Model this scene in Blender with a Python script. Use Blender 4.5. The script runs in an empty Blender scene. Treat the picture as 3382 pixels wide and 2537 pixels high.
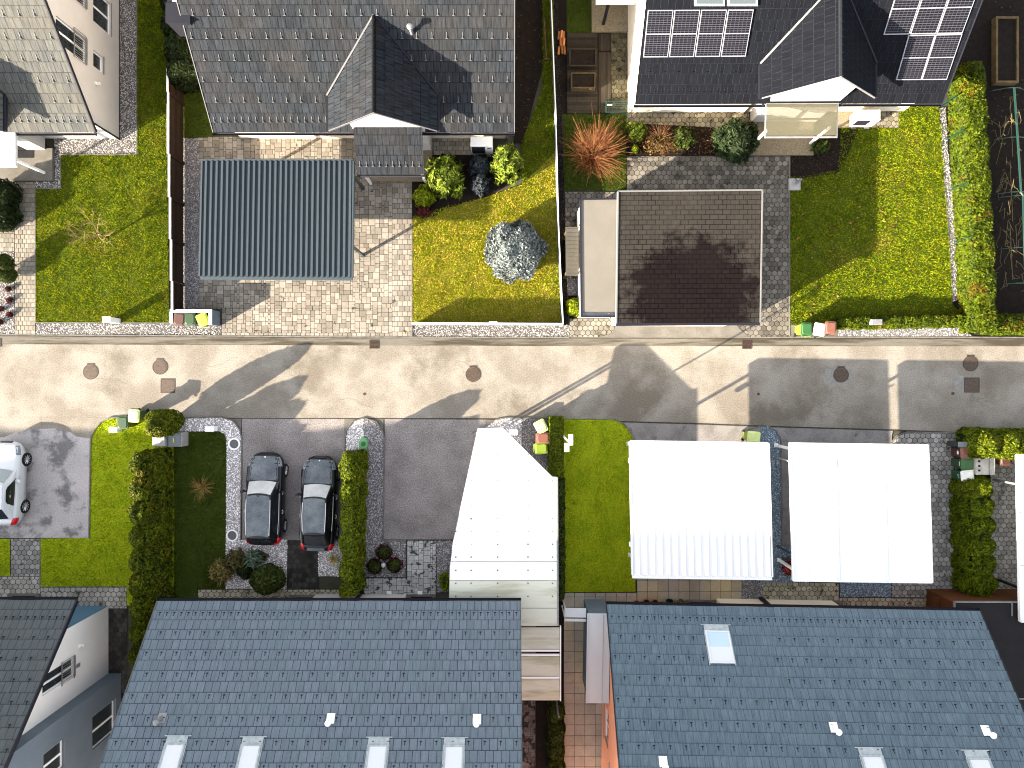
import bpy, math, random
import numpy as np
from mathutils import Vector, Matrix
random.seed(7); rng = np.random.default_rng(7)
C = bpy.context.scene.collection
R = math.radians
H = 35.0            # camera height in metres
PX = 64.0           # survey scale: photo pixels per metre on the ground
CX, CY = 1691.0, 1268.5
TILES = {'A': 0, 'B': 800, 'C': 1600, 'D': 2382}
ROWS = {'0': 0, '1': 600, '2': 1250, '3': 1787}

# ---------------------------------------------------------------- survey: plan position of a surveyed point of known height
def W(fx, fy, z=0.0):
    s = (H - z) / H / PX
    return Vector(((fx - CX) * s, -(fy - CY) * s, z))
def P(t, x, y, z=0.0):
    return W(TILES[t[0]] + x / 2.212, ROWS[t[1]] + y / 2.212, z)
def PL(t, pts, z=0.0):
    return [P(t, x, y, z) for x, y in pts]
def rect(t, x0, y0, x1, y1, z=0.0):
    a = P(t, x0, y1, z); b = P(t, x1, y0, z)
    return [(a.x, a.y), (b.x, a.y), (b.x, b.y), (a.x, b.y)]
def xy(pts): return [(p[0], p[1]) for p in pts]

# ---------------------------------------------------------------- scene object helpers
def link(o):
    C.objects.link(o); return o
def tag(o, label=None, cat=None, group=None, kind=None):
    if label: o['label'] = label
    if cat: o['category'] = cat
    if group: o['group'] = group
    if kind: o['kind'] = kind
    return o
def thing(name, label, cat, loc=(0, 0, 0), rz=0.0, group=None):
    o = bpy.data.objects.new(name, None); link(o)
    o.location = loc; o.rotation_euler = (0, 0, rz); o.empty_display_size = .2
    return tag(o, label, cat, group)
def copy_tree(o, parent=None):
    c = o.copy(); C.objects.link(c)
    if parent is not None: c.parent = parent
    for ch in o.children: copy_tree(ch, c)
    return c

class MB:
    """collects shapes and links them as ONE mesh object"""
    def __init__(s): s.v = []; s.f = []; s.m = []; s.uv = []; s.cur = 0; s.hasuv = False
    def face(s, pts, uv=None):
        n = len(s.v); s.v += [tuple(p) for p in pts]; s.f.append(list(range(n, n + len(pts)))); s.m.append(s.cur)
        if uv: s.hasuv = True
        s.uv.append(uv if uv else [(0, 0)] * len(pts)); return s
    def faces(s, vs, fs):
        n = len(s.v); s.v += [tuple(p) for p in vs]
        for f in fs:
            s.f.append([n + i for i in f]); s.m.append(s.cur); s.uv.append([(0, 0)] * len(f))
        return s
    def box(s, x0, y0, z0, x1, y1, z1, M=None):
        x0, x1 = min(x0, x1), max(x0, x1); y0, y1 = min(y0, y1), max(y0, y1); z0, z1 = min(z0, z1), max(z0, z1)
        vs = [Vector(p) for p in ((x0, y0, z0), (x1, y0, z0), (x1, y1, z0), (x0, y1, z0), (x0, y0, z1), (x1, y0, z1), (x1, y1, z1), (x0, y1, z1))]
        if M is not None: vs = [M @ v for v in vs]
        return s.faces(vs, [(3, 2, 1, 0), (4, 5, 6, 7), (0, 1, 5, 4), (1, 2, 6, 5), (2, 3, 7, 6), (3, 0, 4, 7)])
    def bbox(s, x0, y0, z0, x1, y1, z1, b=.01, M=None):
        """box with chamfered top edges"""
        x0, x1 = min(x0, x1), max(x0, x1); y0, y1 = min(y0, y1), max(y0, y1)
        def ring(i, z): return [(x0 + i, y0 + i, z), (x1 - i, y0 + i, z), (x1 - i, y1 - i, z), (x0 + i, y1 - i, z)]
        vs = [Vector(p) for p in ring(0, z0) + ring(0, z1 - b) + ring(b, z1)]
        if M is not None: vs = [M @ v for v in vs]
        fs = [(3, 2, 1, 0), (8, 9, 10, 11)]
        for k in (0, 4):
            for i in range(4): fs.append((k + i, k + (i + 1) % 4, k + 4 + (i + 1) % 4, k + 4 + i))
        return s.faces(vs, fs)
    def prism(s, poly, z0, z1):
        poly = ccw(poly); n = len(poly)
        vs = [(p[0], p[1], z0) for p in poly] + [(p[0], p[1], z1) for p in poly]
        fs = [list(range(n - 1, -1, -1)), list(range(n, 2 * n))] + [(i, (i + 1) % n, n + (i + 1) % n, n + i) for i in range(n)]
        return s.faces(vs, fs)
    def tube(s, p, q, r0, r1=None, n=6, cap=True):
        p, q = Vector(p), Vector(q); r1 = r0 if r1 is None else r1
        d = q - p
        if d.length < 1e-6: return s
        d.normalize(); u = d.orthogonal().normalized(); w = d.cross(u)
        vs = []
        for c, r in ((p, r0), (q, r1)):
            for i in range(n):
                a = 2 * math.pi * i / n; vs.append(c + (u * math.cos(a) + w * math.sin(a)) * r)
        fs = [(i, (i + 1) % n, n + (i + 1) % n, n + i) for i in range(n)]
        if cap: fs += [list(range(n - 1, -1, -1)), list(range(n, 2 * n))]
        return s.faces(vs, fs)
    def path(s, pts, r0, r1=None, n=5):
        r1 = r0 if r1 is None else r1; k = len(pts) - 1
        for i in range(k):
            a = r0 + (r1 - r0) * i / k; b = r0 + (r1 - r0) * (i + 1) / k
            s.tube(pts[i], pts[i + 1], a, b, n)
        return s
    def lathe(s, prof, c=(0, 0, 0), n=20, sx=1, sy=1):
        vs = []; m = len(prof)
        for r, z in prof:
            for i in range(n):
                a = 2 * math.pi * i / n; vs.append((c[0] + r * sx * math.cos(a), c[1] + r * sy * math.sin(a), c[2] + z))
        fs = [(j * n + i, j * n + (i + 1) % n, (j + 1) * n + (i + 1) % n, (j + 1) * n + i) for j in range(m - 1) for i in range(n)]
        fs += [list(range(n - 1, -1, -1)), list(range((m - 1) * n, m * n))]
        return s.faces(vs, fs)
    def loft(s, rings, close=True, caps=True):
        n = len(rings[0]); vs = [p for r in rings for p in r]
        k = n if close else n - 1
        fs = [(j * n + i, j * n + (i + 1) % n, (j + 1) * n + (i + 1) % n, (j + 1) * n + i) for j in range(len(rings) - 1) for i in range(k)]
        if caps and close: fs += [list(range(n - 1, -1, -1)), list(range((len(rings) - 1) * n, len(rings) * n))]
        return s.faces(vs, fs)
    def build(s, name, mats, parent=None, smooth=False, local=False):
        me = bpy.data.meshes.new(name)
        off = Vector((0, 0, 0))
        if parent is not None and not local:
            r = parent
            while r.parent is not None: r = r.parent
            off = r.location
        me.from_pydata([(p[0] - off[0], p[1] - off[1], p[2] - off[2]) for p in s.v], [], s.f)
        if not isinstance(mats, (list, tuple)): mats = [mats]
        for m in mats: me.materials.append(m)
        me.polygons.foreach_set('material_index', s.m)
        if smooth: me.polygons.foreach_set('use_smooth', [True] * len(s.f))
        if s.hasuv:
            uvl = me.uv_layers.new(name='UVMap')
            flat = [c for f in s.uv for t in f for c in t]
            uvl.data.foreach_set('uv', flat)
        me.update()
        o = bpy.data.objects.new(name, me); link(o)
        if parent is not None: o.parent = parent
        return o

def ccw(poly):
    a = sum(poly[i][0] * poly[(i + 1) % len(poly)][1] - poly[(i + 1) % len(poly)][0] * poly[i][1] for i in range(len(poly)))
    return list(poly) if a > 0 else list(poly)[::-1]
def np_mesh(name, verts, k, mat, parent=None, smooth=False):
    """verts: (n*k,3) array, every k vertices one face"""
    n = len(verts) // k
    me = bpy.data.meshes.new(name)
    off = np.array(parent.location) if parent is not None else 0
    me.vertices.add(n * k); me.vertices.foreach_set('co', (verts - off).astype(np.float32).ravel())
    me.loops.add(n * k); me.loops.foreach_set('vertex_index', np.arange(n * k, dtype=np.int32))
    me.polygons.add(n); me.polygons.foreach_set('loop_start', np.arange(0, n * k, k, dtype=np.int32))
    me.materials.append(mat); me.update(calc_edges=True); me.validate()
    o = bpy.data.objects.new(name, me); link(o)
    if parent is not None: o.parent = parent
    return o
def in_poly(px, py, poly):
    c = np.zeros(len(px), bool); n = len(poly); j = n - 1
    for i in range(n):
        xi, yi = poly[i][0], poly[i][1]; xj, yj = poly[j][0], poly[j][1]
        with np.errstate(divide='ignore', invalid='ignore'):
            t = ((yi > py) != (yj > py)) & (px < (xj - xi) * (py - yi) / ((yj - yi) if yj != yi else 1e-9) + xi)
        c ^= t; j = i
    return c
def area(poly):
    return abs(sum(poly[i][0] * poly[(i + 1) % len(poly)][1] - poly[(i + 1) % len(poly)][0] * poly[i][1] for i in range(len(poly)))) / 2
def scatter(poly, dens):
    xs = [p[0] for p in poly]; ys = [p[1] for p in poly]
    A = (max(xs) - min(xs)) * (max(ys) - min(ys)); n = int(A * dens)
    px = rng.uniform(min(xs), max(xs), n); py = rng.uniform(min(ys), max(ys), n)
    k = in_poly(px, py, poly); return px[k], py[k]
_ph = rng.uniform(0, 6.28, (24,)); _dr = rng.normal(size=(24, 3)); _dr /= np.linalg.norm(_dr, axis=1)[:, None]
def lump(p, f):
    """smooth pseudo noise -1..1 at points p (n,3)"""
    o = 0
    for i in range(8):
        o = o + np.sin(p @ (_dr[i] * f * (1 + .35 * (i % 4))) + _ph[i])
    return o / 4.5

# ---------------------------------------------------------------- materials
def _n(nt, t, x=0, y=0, **kw):
    n = nt.nodes.new(t); n.location = (x, y)
    for k, v in kw.items(): setattr(n, k, v)
    return n
def hexc(c): return (c[0], c[1], c[2], 1)
def M(name, c1, c2=None, scale=3.0, detail=6.0, lo=.35, hi=.65, rough=.8, bump=0.0, bscale=60.0, island=0.0, c3=None, scale3=.6, lo3=.5, hi3=.7,
      metal=0.0, spec=.5, stretch=None, coat=0.0, fine=0.0, fscale=90.0, dist=.01, transl=0.0, rdamp=0.0):
    if rough >= .65: spec = min(spec, .10)
    if fscale > 40: fscale = 17
    if bscale > 60: bscale = 30
    m = bpy.data.materials.new(name); m.use_nodes = True; nt = m.node_tree; nt.nodes.clear()
    out = _n(nt, 'ShaderNodeOutputMaterial', 900); b = _n(nt, 'ShaderNodeBsdfPrincipled', 600)
    L = nt.links.new
    geo = _n(nt, 'ShaderNodeNewGeometry', -900)
    pos = geo.outputs['Position']
    if stretch:
        mp = _n(nt, 'ShaderNodeMapping', -700); mp.inputs['Scale'].default_value = stretch; L(pos, mp.inputs['Vector']); pos = mp.outputs['Vector']
    col = None
    rgb = _n(nt, 'ShaderNodeRGB', -300); rgb.outputs[0].default_value = hexc(c1); col = rgb.outputs[0]
    fac3 = None
    def layer(col, c, sc, lo, hi, w=0.0):
        t = _n(nt, 'ShaderNodeTexNoise', -500); t.inputs['Scale'].default_value = sc; t.inputs['Detail'].default_value = detail; t.inputs['Roughness'].default_value = .62
        L(pos, t.inputs['Vector'])
        r = _n(nt, 'ShaderNodeMapRange', -350); r.inputs['From Min'].default_value = lo; r.inputs['From Max'].default_value = hi; L(t.outputs['Fac'], r.inputs['Value'])
        mx = _n(nt, 'ShaderNodeMix', -150, data_type='RGBA'); L(r.outputs[0], mx.inputs['Factor']); L(col, mx.inputs['A']); mx.inputs['B'].default_value = hexc(c)
        return mx.outputs['Result'], r.outputs[0]
    if c2: col, _ = layer(col, c2, scale, lo, hi)
    if c3: col, fac3 = layer(col, c3, scale3, lo3, hi3)
    if island > 0:
        mr = _n(nt, 'ShaderNodeMapRange', -350); mr.inputs['To Min'].default_value = 1 - island; mr.inputs['To Max'].default_value = 1 + island
        L(geo.outputs['Random Per Island'], mr.inputs['Value'])
        vm = _n(nt, 'ShaderNodeVectorMath', 0, operation='SCALE'); L(col, vm.inputs[0]); L(mr.outputs[0], vm.inputs['Scale']); col = vm.outputs[0]
    if fine > 0:
        t = _n(nt, 'ShaderNodeTexNoise', -500); t.inputs['Scale'].default_value = fscale; t.inputs['Detail'].default_value = 3; L(pos, t.inputs['Vector'])
        mr = _n(nt, 'ShaderNodeMapRange', -350); mr.inputs['From Min'].default_value = .25; mr.inputs['From Max'].default_value = .75
        mr.inputs['To Min'].default_value = 1 - fine; mr.inputs['To Max'].default_value = 1 + fine; L(t.outputs['Fac'], mr.inputs['Value'])
        vm = _n(nt, 'ShaderNodeVectorMath', 0, operation='SCALE'); L(col, vm.inputs[0]); L(mr.outputs[0], vm.inputs['Scale']); col = vm.outputs[0]
    L(col, b.inputs['Base Color'])
    b.inputs['Roughness'].default_value = rough; b.inputs['Metallic'].default_value = metal
    b.inputs['Specular IOR Level'].default_value = spec; b.inputs['Coat Weight'].default_value = coat; b.inputs['Coat Roughness'].default_value = .08
    if rdamp and fac3 is not None:
        mr = _n(nt, 'ShaderNodeMapRange', 200); mr.inputs['To Min'].default_value = rough; mr.inputs['To Max'].default_value = rough - rdamp; L(fac3, mr.inputs['Value']); L(mr.outputs[0], b.inputs['Roughness'])
    if bump:
        t = _n(nt, 'ShaderNodeTexNoise', 100, -300); t.inputs['Scale'].default_value = bscale; t.inputs['Detail'].default_value = 4; L(pos, t.inputs['Vector'])
        bp = _n(nt, 'ShaderNodeBump', 350, -300); bp.inputs['Strength'].default_value = bump; bp.inputs['Distance'].default_value = dist; L(t.outputs['Fac'], bp.inputs['Height']); L(bp.outputs[0], b.inputs['Normal'])
    sh = b.outputs[0]
    if transl > 0:
        tr = _n(nt, 'ShaderNodeBsdfTranslucent', 600, -300); L(col, tr.inputs['Color'])
        ms = _n(nt, 'ShaderNodeMixShader', 750); ms.inputs[0].default_value = transl; L(sh, ms.inputs[1]); L(tr.outputs[0], ms.inputs[2]); sh = ms.outputs[0]
    L(sh, out.inputs['Surface'])
    return m
def tile_mat(name, c1, c2, c3, tw=.33, th=.45, mortar=.014, cm=(.012, .012, .016), rough=.55, streak=.25, spec=.4, moff=.5):
    """roof tiles laid in broken bond: UV in metres, one tint per tile, lengthwise weather streaks"""
    m = bpy.data.materials.new(name); m.use_nodes = True; nt = m.node_tree; b = nt.nodes['Principled BSDF']; L = nt.links.new
    uv = _n(nt, 'ShaderNodeUVMap', -1200)
    br = _n(nt, 'ShaderNodeTexBrick', -800); br.offset = moff; br.inputs['Scale'].default_value = 1
    br.inputs['Brick Width'].default_value = tw; br.inputs['Row Height'].default_value = th; br.inputs['Mortar Size'].default_value = mortar; br.inputs['Mortar Smooth'].default_value = .3
    br.inputs['Color1'].default_value = hexc(c1); br.inputs['Color2'].default_value = hexc(c2); br.inputs['Mortar'].default_value = hexc(cm); br.inputs['Bias'].default_value = -.1
    L(uv.outputs[0], br.inputs['Vector'])
    t = _n(nt, 'ShaderNodeTexNoise', -800, -400); t.inputs['Scale'].default_value = 1; t.inputs['Detail'].default_value = 5
    mp = _n(nt, 'ShaderNodeMapping', -1000, -400); mp.inputs['Scale'].default_value = (14, 1.6, 1); L(uv.outputs[0], mp.inputs['Vector']); L(mp.outputs[0], t.inputs['Vector'])
    mr = _n(nt, 'ShaderNodeMapRange', -600, -400); mr.inputs['From Min'].default_value = .3; mr.inputs['From Max'].default_value = .7; mr.inputs['To Min'].default_value = 1 - streak; mr.inputs['To Max'].default_value = 1 + streak; L(t.outputs['Fac'], mr.inputs['Value'])
    t2 = _n(nt, 'ShaderNodeTexNoise', -800, -700); t2.inputs['Scale'].default_value = .5; t2.inputs['Detail'].default_value = 4; L(uv.outputs[0], t2.inputs['Vector'])
    r2 = _n(nt, 'ShaderNodeMapRange', -600, -700); r2.inputs['From Min'].default_value = .42; r2.inputs['From Max'].default_value = .68; L(t2.outputs['Fac'], r2.inputs['Value'])
    mx = _n(nt, 'ShaderNodeMix', -400, data_type='RGBA'); L(r2.outputs[0], mx.inputs['Factor']); L(br.outputs['Color'], mx.inputs['A'])
    m2 = _n(nt, 'ShaderNodeMix', -550, 200, data_type='RGBA'); m2.inputs['Factor'].default_value = .5; L(br.outputs['Color'], m2.inputs['A']); m2.inputs['B'].default_value = hexc(c3); L(m2.outputs['Result'], mx.inputs['B'])
    vm = _n(nt, 'ShaderNodeVectorMath', -200, operation='SCALE'); L(mx.outputs['Result'], vm.inputs[0]); L(mr.outputs[0], vm.inputs['Scale'])
    t3 = _n(nt, 'ShaderNodeTexNoise', -800, -1000); t3.inputs['Scale'].default_value = 26; t3.inputs['Detail'].default_value = 3; L(uv.outputs[0], t3.inputs['Vector'])
    r3 = _n(nt, 'ShaderNodeMapRange', -600, -1000); r3.inputs['From Min'].default_value = .3; r3.inputs['From Max'].default_value = .7; r3.inputs['To Min'].default_value = .86; r3.inputs['To Max'].default_value = 1.14; L(t3.outputs['Fac'], r3.inputs['Value'])
    v2 = _n(nt, 'ShaderNodeVectorMath', -100, operation='SCALE'); L(vm.outputs[0], v2.inputs[0]); L(r3.outputs[0], v2.inputs['Scale'])
    L(v2.outputs[0], b.inputs['Base Color']); b.inputs['Roughness'].default_value = rough; b.inputs['Specular IOR Level'].default_value = spec
    bp = _n(nt, 'ShaderNodeBump', 0, -300); bp.inputs['Strength'].default_value = .5; bp.inputs['Distance'].default_value = .02
    iv = _n(nt, 'ShaderNodeMath', -200, -300, operation='SUBTRACT'); iv.inputs[0].default_value = 1; L(br.outputs['Fac'], iv.inputs[1]); L(iv.outputs[0], bp.inputs['Height']); L(bp.outputs[0], b.inputs['Normal'])
    return m
def glass_mat(name, base=(.02, .025, .03), rough=.06):
    m = bpy.data.materials.new(name); m.use_nodes = True; b = m.node_tree.nodes['Principled BSDF']
    b.inputs['Base Color'].default_value = hexc(base); b.inputs['Roughness'].default_value = rough; b.inputs['Specular IOR Level'].default_value = .8
    return m
# ================================================================ world, sun, camera
SUN_EL = 18.0
SD = Vector((-.868, -.497, 0)).normalized()
sun_dir = Vector((SD.x * math.cos(R(SUN_EL)), SD.y * math.cos(R(SUN_EL)), math.sin(R(SUN_EL))))
w = bpy.data.worlds.new("World"); bpy.context.scene.world = w; w.use_nodes = True
nt = w.node_tree; bg = nt.nodes['Background']
sky = nt.nodes.new('ShaderNodeTexSky'); sky.sky_type = 'NISHITA'; sky.sun_disc = False
sky.sun_elevation = R(SUN_EL); sky.sun_rotation = math.atan2(SD.x, SD.y); sky.air_density = 1.0; sky.dust_density = 2.0; sky.ozone_density = 1.0; sky.altitude = 300
hs = nt.nodes.new('ShaderNodeHueSaturation'); hs.inputs['Saturation'].default_value = .24; hs.inputs['Value'].default_value = 1.0
nt.links.new(sky.outputs[0], hs.inputs['Color']); nt.links.new(hs.outputs[0], bg.inputs['Color']); bg.inputs['Strength'].default_value = .092
sl = bpy.data.lights.new('sun', 'SUN'); sl.energy = 4.4; sl.angle = R(.5); sl.color = (1.0, .87, .68)
so = bpy.data.objects.new('sun', sl); link(so); so.rotation_euler = (-sun_dir).to_track_quat('-Z', 'Y').to_euler(); so.location = (-60, -35, 40)
cam = bpy.data.cameras.new('camera'); co = bpy.data.objects.new('camera', cam); link(co)
co.location = (0, 0, H); co.rotation_euler = (0, 0, 0); cam.sensor_width = 36; cam.sensor_fit = 'HORIZONTAL'; cam.lens = 36 * H * PX / 3382.0; cam.clip_end = 2000; cam.clip_start = .1
sc = bpy.context.scene; sc.camera = co
sc.view_settings.view_transform = 'Standard'; sc.view_settings.look = 'None'; sc.view_settings.gamma = 1; sc.view_settings.exposure = 3.0
sc.cycles.max_bounces = 5; sc.cycles.diffuse_bounces = 3; sc.cycles.glossy_bounces = 3; sc.cycles.transmission_bounces = 4; sc.cycles.transparent_max_bounces = 6
sc.cycles.use_denoising = True; sc.cycles.filter_width = 1.1; sc.cycles.sample_clamp_indirect = 6

# ================================================================ materials
m_ground = M('ground soil', (.06, .055, .045), (.035, .04, .02), 1.2, bump=.3)
m_road = M('worn asphalt road', (.150, .133, .112), (.205, .188, .165), .42, 8, .42, .58, rough=.85, bump=.25, bscale=120, c3=(.118, .103, .084), scale3=.23, lo3=.53, hi3=.63, fine=.30, fscale=70)
m_gutter = M('gutter concrete', (.112, .102, .086), (.045, .038, .028), 1.0, 8, .44, .58, rough=.85, bump=.2, stretch=(.22, 3.2, 1), fine=.22)
m_patch = M('pale repair concrete', (.20, .195, .185), (.15, .14, .13), 3, rough=.85, fine=.2)
m_asph = M('grey driveway asphalt', (0.1978, 0.1782, 0.1725), (0.1449, 0.1299, 0.1265), .9, 7, .4, .65, rough=.85, bump=.4, bscale=110, fine=.5, fscale=60)
m_drive = M('stained driveway asphalt', (0.2875, 0.2702, 0.2668), (0.3277, 0.3013, 0.3013), .9, 7, .4, .6, rough=.85, bump=.2, bscale=110, c3=(0.1207, 0.1138, 0.1173), scale3=.75, lo3=.505, hi3=.60, fine=.25, fscale=70, rdamp=.25)
m_conc = M('pale concrete', (.125, .116, .104), (.09, .083, .072), 1.2, 7, .4, .66, rough=.85, bump=.15, fine=.15)
m_apron = M('apron concrete', (0.1898, 0.1794, 0.1748), (0.1323, 0.1242, 0.1207), 1.1, 7, .42, .66, rough=.85, bump=.15, fine=.25, c3=(0.0805, 0.0736, 0.0713), scale3=1.6, lo3=.6, hi3=.7)
m_wall = M('white render', (.47, .45, .44), (.43, .41, .40), .8, rough=.9, bump=.06, bscale=200)
m_wall2 = M('bright white render', (0.7130, 0.6900, 0.6842), (0.6670, 0.6440, 0.6325), .8, rough=.9, bump=.06, bscale=200)
m_cream = M('cream render', (.70, .62, .50), (.64, .56, .45), .8, rough=.9, bump=.06, bscale=200)
m_orange = M('apricot render', (.62, .26, .15), (.66, .30, .18), .8, rough=.9)
m_bluewall = M('slate blue render', (0.1150, 0.1403, 0.1702), (0.0978, 0.1207, 0.1518), .7, rough=.9, bump=.08, bscale=200, fine=.08)
m_gut = M('dark gutter metal', (.012, .012, .018), rough=.6, spec=.15)
m_trimw = M('white metal trim', (.74, .74, .74), rough=.4)
m_trimz = M('zinc trim', (.20, .20, .205), (.15, .15, .155), 4, rough=.5, metal=.2)
m_pvc = M('white window frame', (.74, .74, .75), rough=.4)
m_glass = glass_mat('window glass')
m_dark = M('black rubber', (.012, .012, .014), rough=.7)
m_roofUL = tile_mat('silver grey roof tile', (.066, .068, .064), (.047, .050, .052), (.075, .068, .056), cm=(.016, .016, .016), streak=.3, rough=.85, spec=.08)
m_roofUM = tile_mat('grey roof tile', (.0180, .0210, .0258), (.0112, .0131, .0164), (.026, .0235, .022), cm=(.003, .0035, .0045), streak=.42, rough=.85, spec=.06)
m_roofUR = tile_mat('anthracite roof tile', (.0052, .0060, .0086), (.0036, .0042, .0062), (.006, .0064, .0085), cm=(.014, .016, .02), streak=.2, rough=.8, spec=.05, mortar=.010)
m_roofLL = tile_mat('dark slate roof tile', (0.0598, 0.0690, 0.0736), (0.0506, 0.0575, 0.0621), (0.0633, 0.0667, 0.0644), cm=(0.0161, 0.0172, 0.0207), streak=.15, spec=.15, rough=.8)
m_roofLM = tile_mat('blue grey roof tile', (0.1058, 0.1288, 0.1564), (0.0874, 0.1081, 0.1334), (0.0851, 0.1173, 0.1311), cm=(0.0184, 0.0196, 0.0276), streak=.15, spec=.15, rough=.8)
m_roofLR = tile_mat('steel blue roof tile', (0.0805, 0.1104, 0.1368), (0.0644, 0.0909, 0.1162), (0.0759, 0.1058, 0.1230), cm=(0.0149, 0.0230, 0.0345), streak=.22, mortar=.009, spec=.15, rough=.8)
m_guard = M('snow guard steel', (.085, .085, .085), rough=.5)
m_guardd = M('dark snow guard', (.007, .008, .010), rough=.7)
m_lead = M('grey flashing', (.30, .33, .34), (.20, .23, .25), 6, rough=.5)
m_blind = M('skylight with pale blind', (.50, .51, .53), rough=.15, spec=.2)
m_sky2 = M('skylight glass over pale blue blind', (.36, .46, .60), rough=.1, spec=.2)
m_skyg = M('grey skylight glass', (.055, .068, .075), rough=.15, spec=.3)
m_trimd = M('dull grey flashing', (.075, .075, .08), rough=.6)
m_frm = M('pale skylight frame', (.50, .51, .52), rough=.4, spec=.2)
m_lawn = M('lawn turf', (.042, .060, .004), (.058, .072, .005), 1.3, 8, .4, .62, rough=.95, bump=.6, bscale=40, c3=(.085, .08, .01), scale3=.45, lo3=.55, hi3=.72, fine=.5, fscale=28, dist=.03)
m_lawndry = M('yellowing turf', (.14, .13, .01), (.17, .135, .025), 1.2, 8, .4, .62, rough=.95, bump=.6, bscale=40, fine=.5, fscale=28, dist=.03)
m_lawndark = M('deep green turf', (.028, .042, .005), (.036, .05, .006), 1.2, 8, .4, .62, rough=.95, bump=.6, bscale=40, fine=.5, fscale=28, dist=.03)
m_grass = M('grass blades', (.105, .150, .002), (.215, .245, .004), 2.4, 7, .42, .60, rough=.7, island=.8, c3=(.215, .190, .014), scale3=.5, lo3=.52, hi3=.72, transl=.35, spec=.2)
m_grassdry = M('yellow grass blades', (.245, .275, .006), (.40, .345, .035), 2.2, 7, .42, .60, rough=.7, island=.75, c3=(.24, .28, .006), scale3=.6, lo3=.52, hi3=.68, transl=.35, spec=.2)
m_lawnb = M('turf brightened for shade', (0.2070, 0.2645, 0.0069), (0.2645, 0.2990, 0.0092), 1.3, 8, .4, .62, rough=.95, bump=.4, bscale=40, fine=.5, fscale=28, dist=.03)  # lawn turf with its colour brightened for plots in shade
m_grassb = M('grass blades brightened for shade', (.24, .33, .005), (.40, .44, .010), 2.2, 7, .42, .60, rough=.7, island=.75, c3=(.20, .28, .005), scale3=.5, lo3=.52, hi3=.72, transl=.35, spec=.2)  # blade colour lifted to make up for the shade on these lawns
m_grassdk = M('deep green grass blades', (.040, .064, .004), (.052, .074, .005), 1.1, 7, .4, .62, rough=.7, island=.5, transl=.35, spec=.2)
m_soil = M('dark soil', (.0075, .0055, .0045), (.013, .0095, .0075), 4, rough=.95, bump=.7, bscale=30, dist=.03, fine=.4, fscale=30)
m_gravw = M('white pebbles', (.72, .675, .675), (.55, .52, .52), 8, rough=.8, island=.62)  # brighter copy of the white gravel, colour lifted for beds in shade
m_gravl = M('white pebbles darkened for sun', (.32, .30, .29), (.25, .235, .23), 8, rough=.8, island=.75)  # same white pebbles, colour darkened for strips in full sun
m_gravlb = M('pebble bed darkened for sun', (.10, .092, .088), (.05, .046, .044), 25, rough=.9, bump=.8, bscale=45, dist=.03)  # bed colour darkened to go with the sunlit pebble strips
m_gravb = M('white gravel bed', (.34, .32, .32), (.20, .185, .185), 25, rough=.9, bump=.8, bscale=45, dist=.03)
m_gravg = M('grey chippings', (.30, .285, .29), (.21, .20, .205), 8, rough=.8, island=.75)
m_gravgb = M('grey chipping bed', (.15, .142, .146), (.09, .084, .087), 25, rough=.9, bump=.8, bscale=45, dist=.03)
m_gravblue = M('blue grey chippings', (0.2587, 0.3162, 0.3737), (0.1840, 0.2415, 0.3047), 8, rough=.8, island=.7)
m_gravblueb = M('blue grey chipping bed', (.125, .16, .20), (.075, .105, .14), 25, rough=.9, bump=.8, bscale=45, dist=.03)
m_gravdk = M('black chippings', (.035, .033, .036), (.02, .02, .02), 8, rough=.8, island=.8)
m_joint = M('paving joint', (.022, .019, .014), (.035, .032, .02), 3, rough=.95)
m_jointw = M('sandy joint', (.07, .06, .048), rough=.95)
m_paver = M('mixed sandstone paver', (.168, .148, .125), (.205, .184, .160), .7, 5, .4, .6, rough=.85, island=.30, bump=.15, bscale=150, c3=(.050, .046, .038), scale3=2.4, lo3=.635, hi3=.68, fine=.12)
m_paverp = M('pale path paver', (.19, .168, .140), (.17, .155, .13), .8, rough=.85, island=.22, bump=.15, bscale=150, fine=.12)
m_pavery = M('sandy paver', (.145, .125, .085), (.12, .10, .07), .8, rough=.85, island=.3, bump=.15, bscale=150, fine=.12, c3=(.045, .04, .026), scale3=2.2, lo3=.6, hi3=.68)
m_hex = M('hexagon paver', (0.1242, 0.1115, 0.0954), (0.1012, 0.0909, 0.0782), 1.0, rough=.85, island=.42, bump=.2, bscale=120, c3=(0.0403, 0.0345, 0.0299), scale3=1.7, lo3=.57, hi3=.66, fine=.16)
m_hexw = M('pale hexagon paver', (.18, .165, .14), (.15, .138, .115), 1.0, rough=.85, island=.3, bump=.2, bscale=120, c3=(.06, .05, .03), scale3=2.1, lo3=.56, hi3=.66, fine=.16)
m_hexc = M('mossy beige hexagon paver', (.165, .148, .11), (.135, .12, .088), 1.0, rough=.85, island=.35, bump=.2, bscale=120, c3=(.035, .028, .018), scale3=2.6, lo3=.57, hi3=.63, fine=.16)
m_hexs = M('hexagon paver lightened for shade', (0.2300, 0.2208, 0.2093), (0.1898, 0.1817, 0.1725), 1.0, rough=.85, island=.36, bump=.2, bscale=120, c3=(0.0805, 0.0736, 0.0690), scale3=1.9, lo3=.58, hi3=.66, fine=.2)  # shade copy of the hexagon paver, colour lightened
m_hexs2 = M('pale paver lightened for shade', (0.3105, 0.2932, 0.2587), (0.2587, 0.2415, 0.2127), 1.0, rough=.85, island=.26, bump=.2, bscale=120, c3=(0.1035, 0.0920, 0.0690), scale3=1.8, lo3=.58, hi3=.66, fine=.2)  # pale paver with colour lightened where the plots lie in shade
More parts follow.
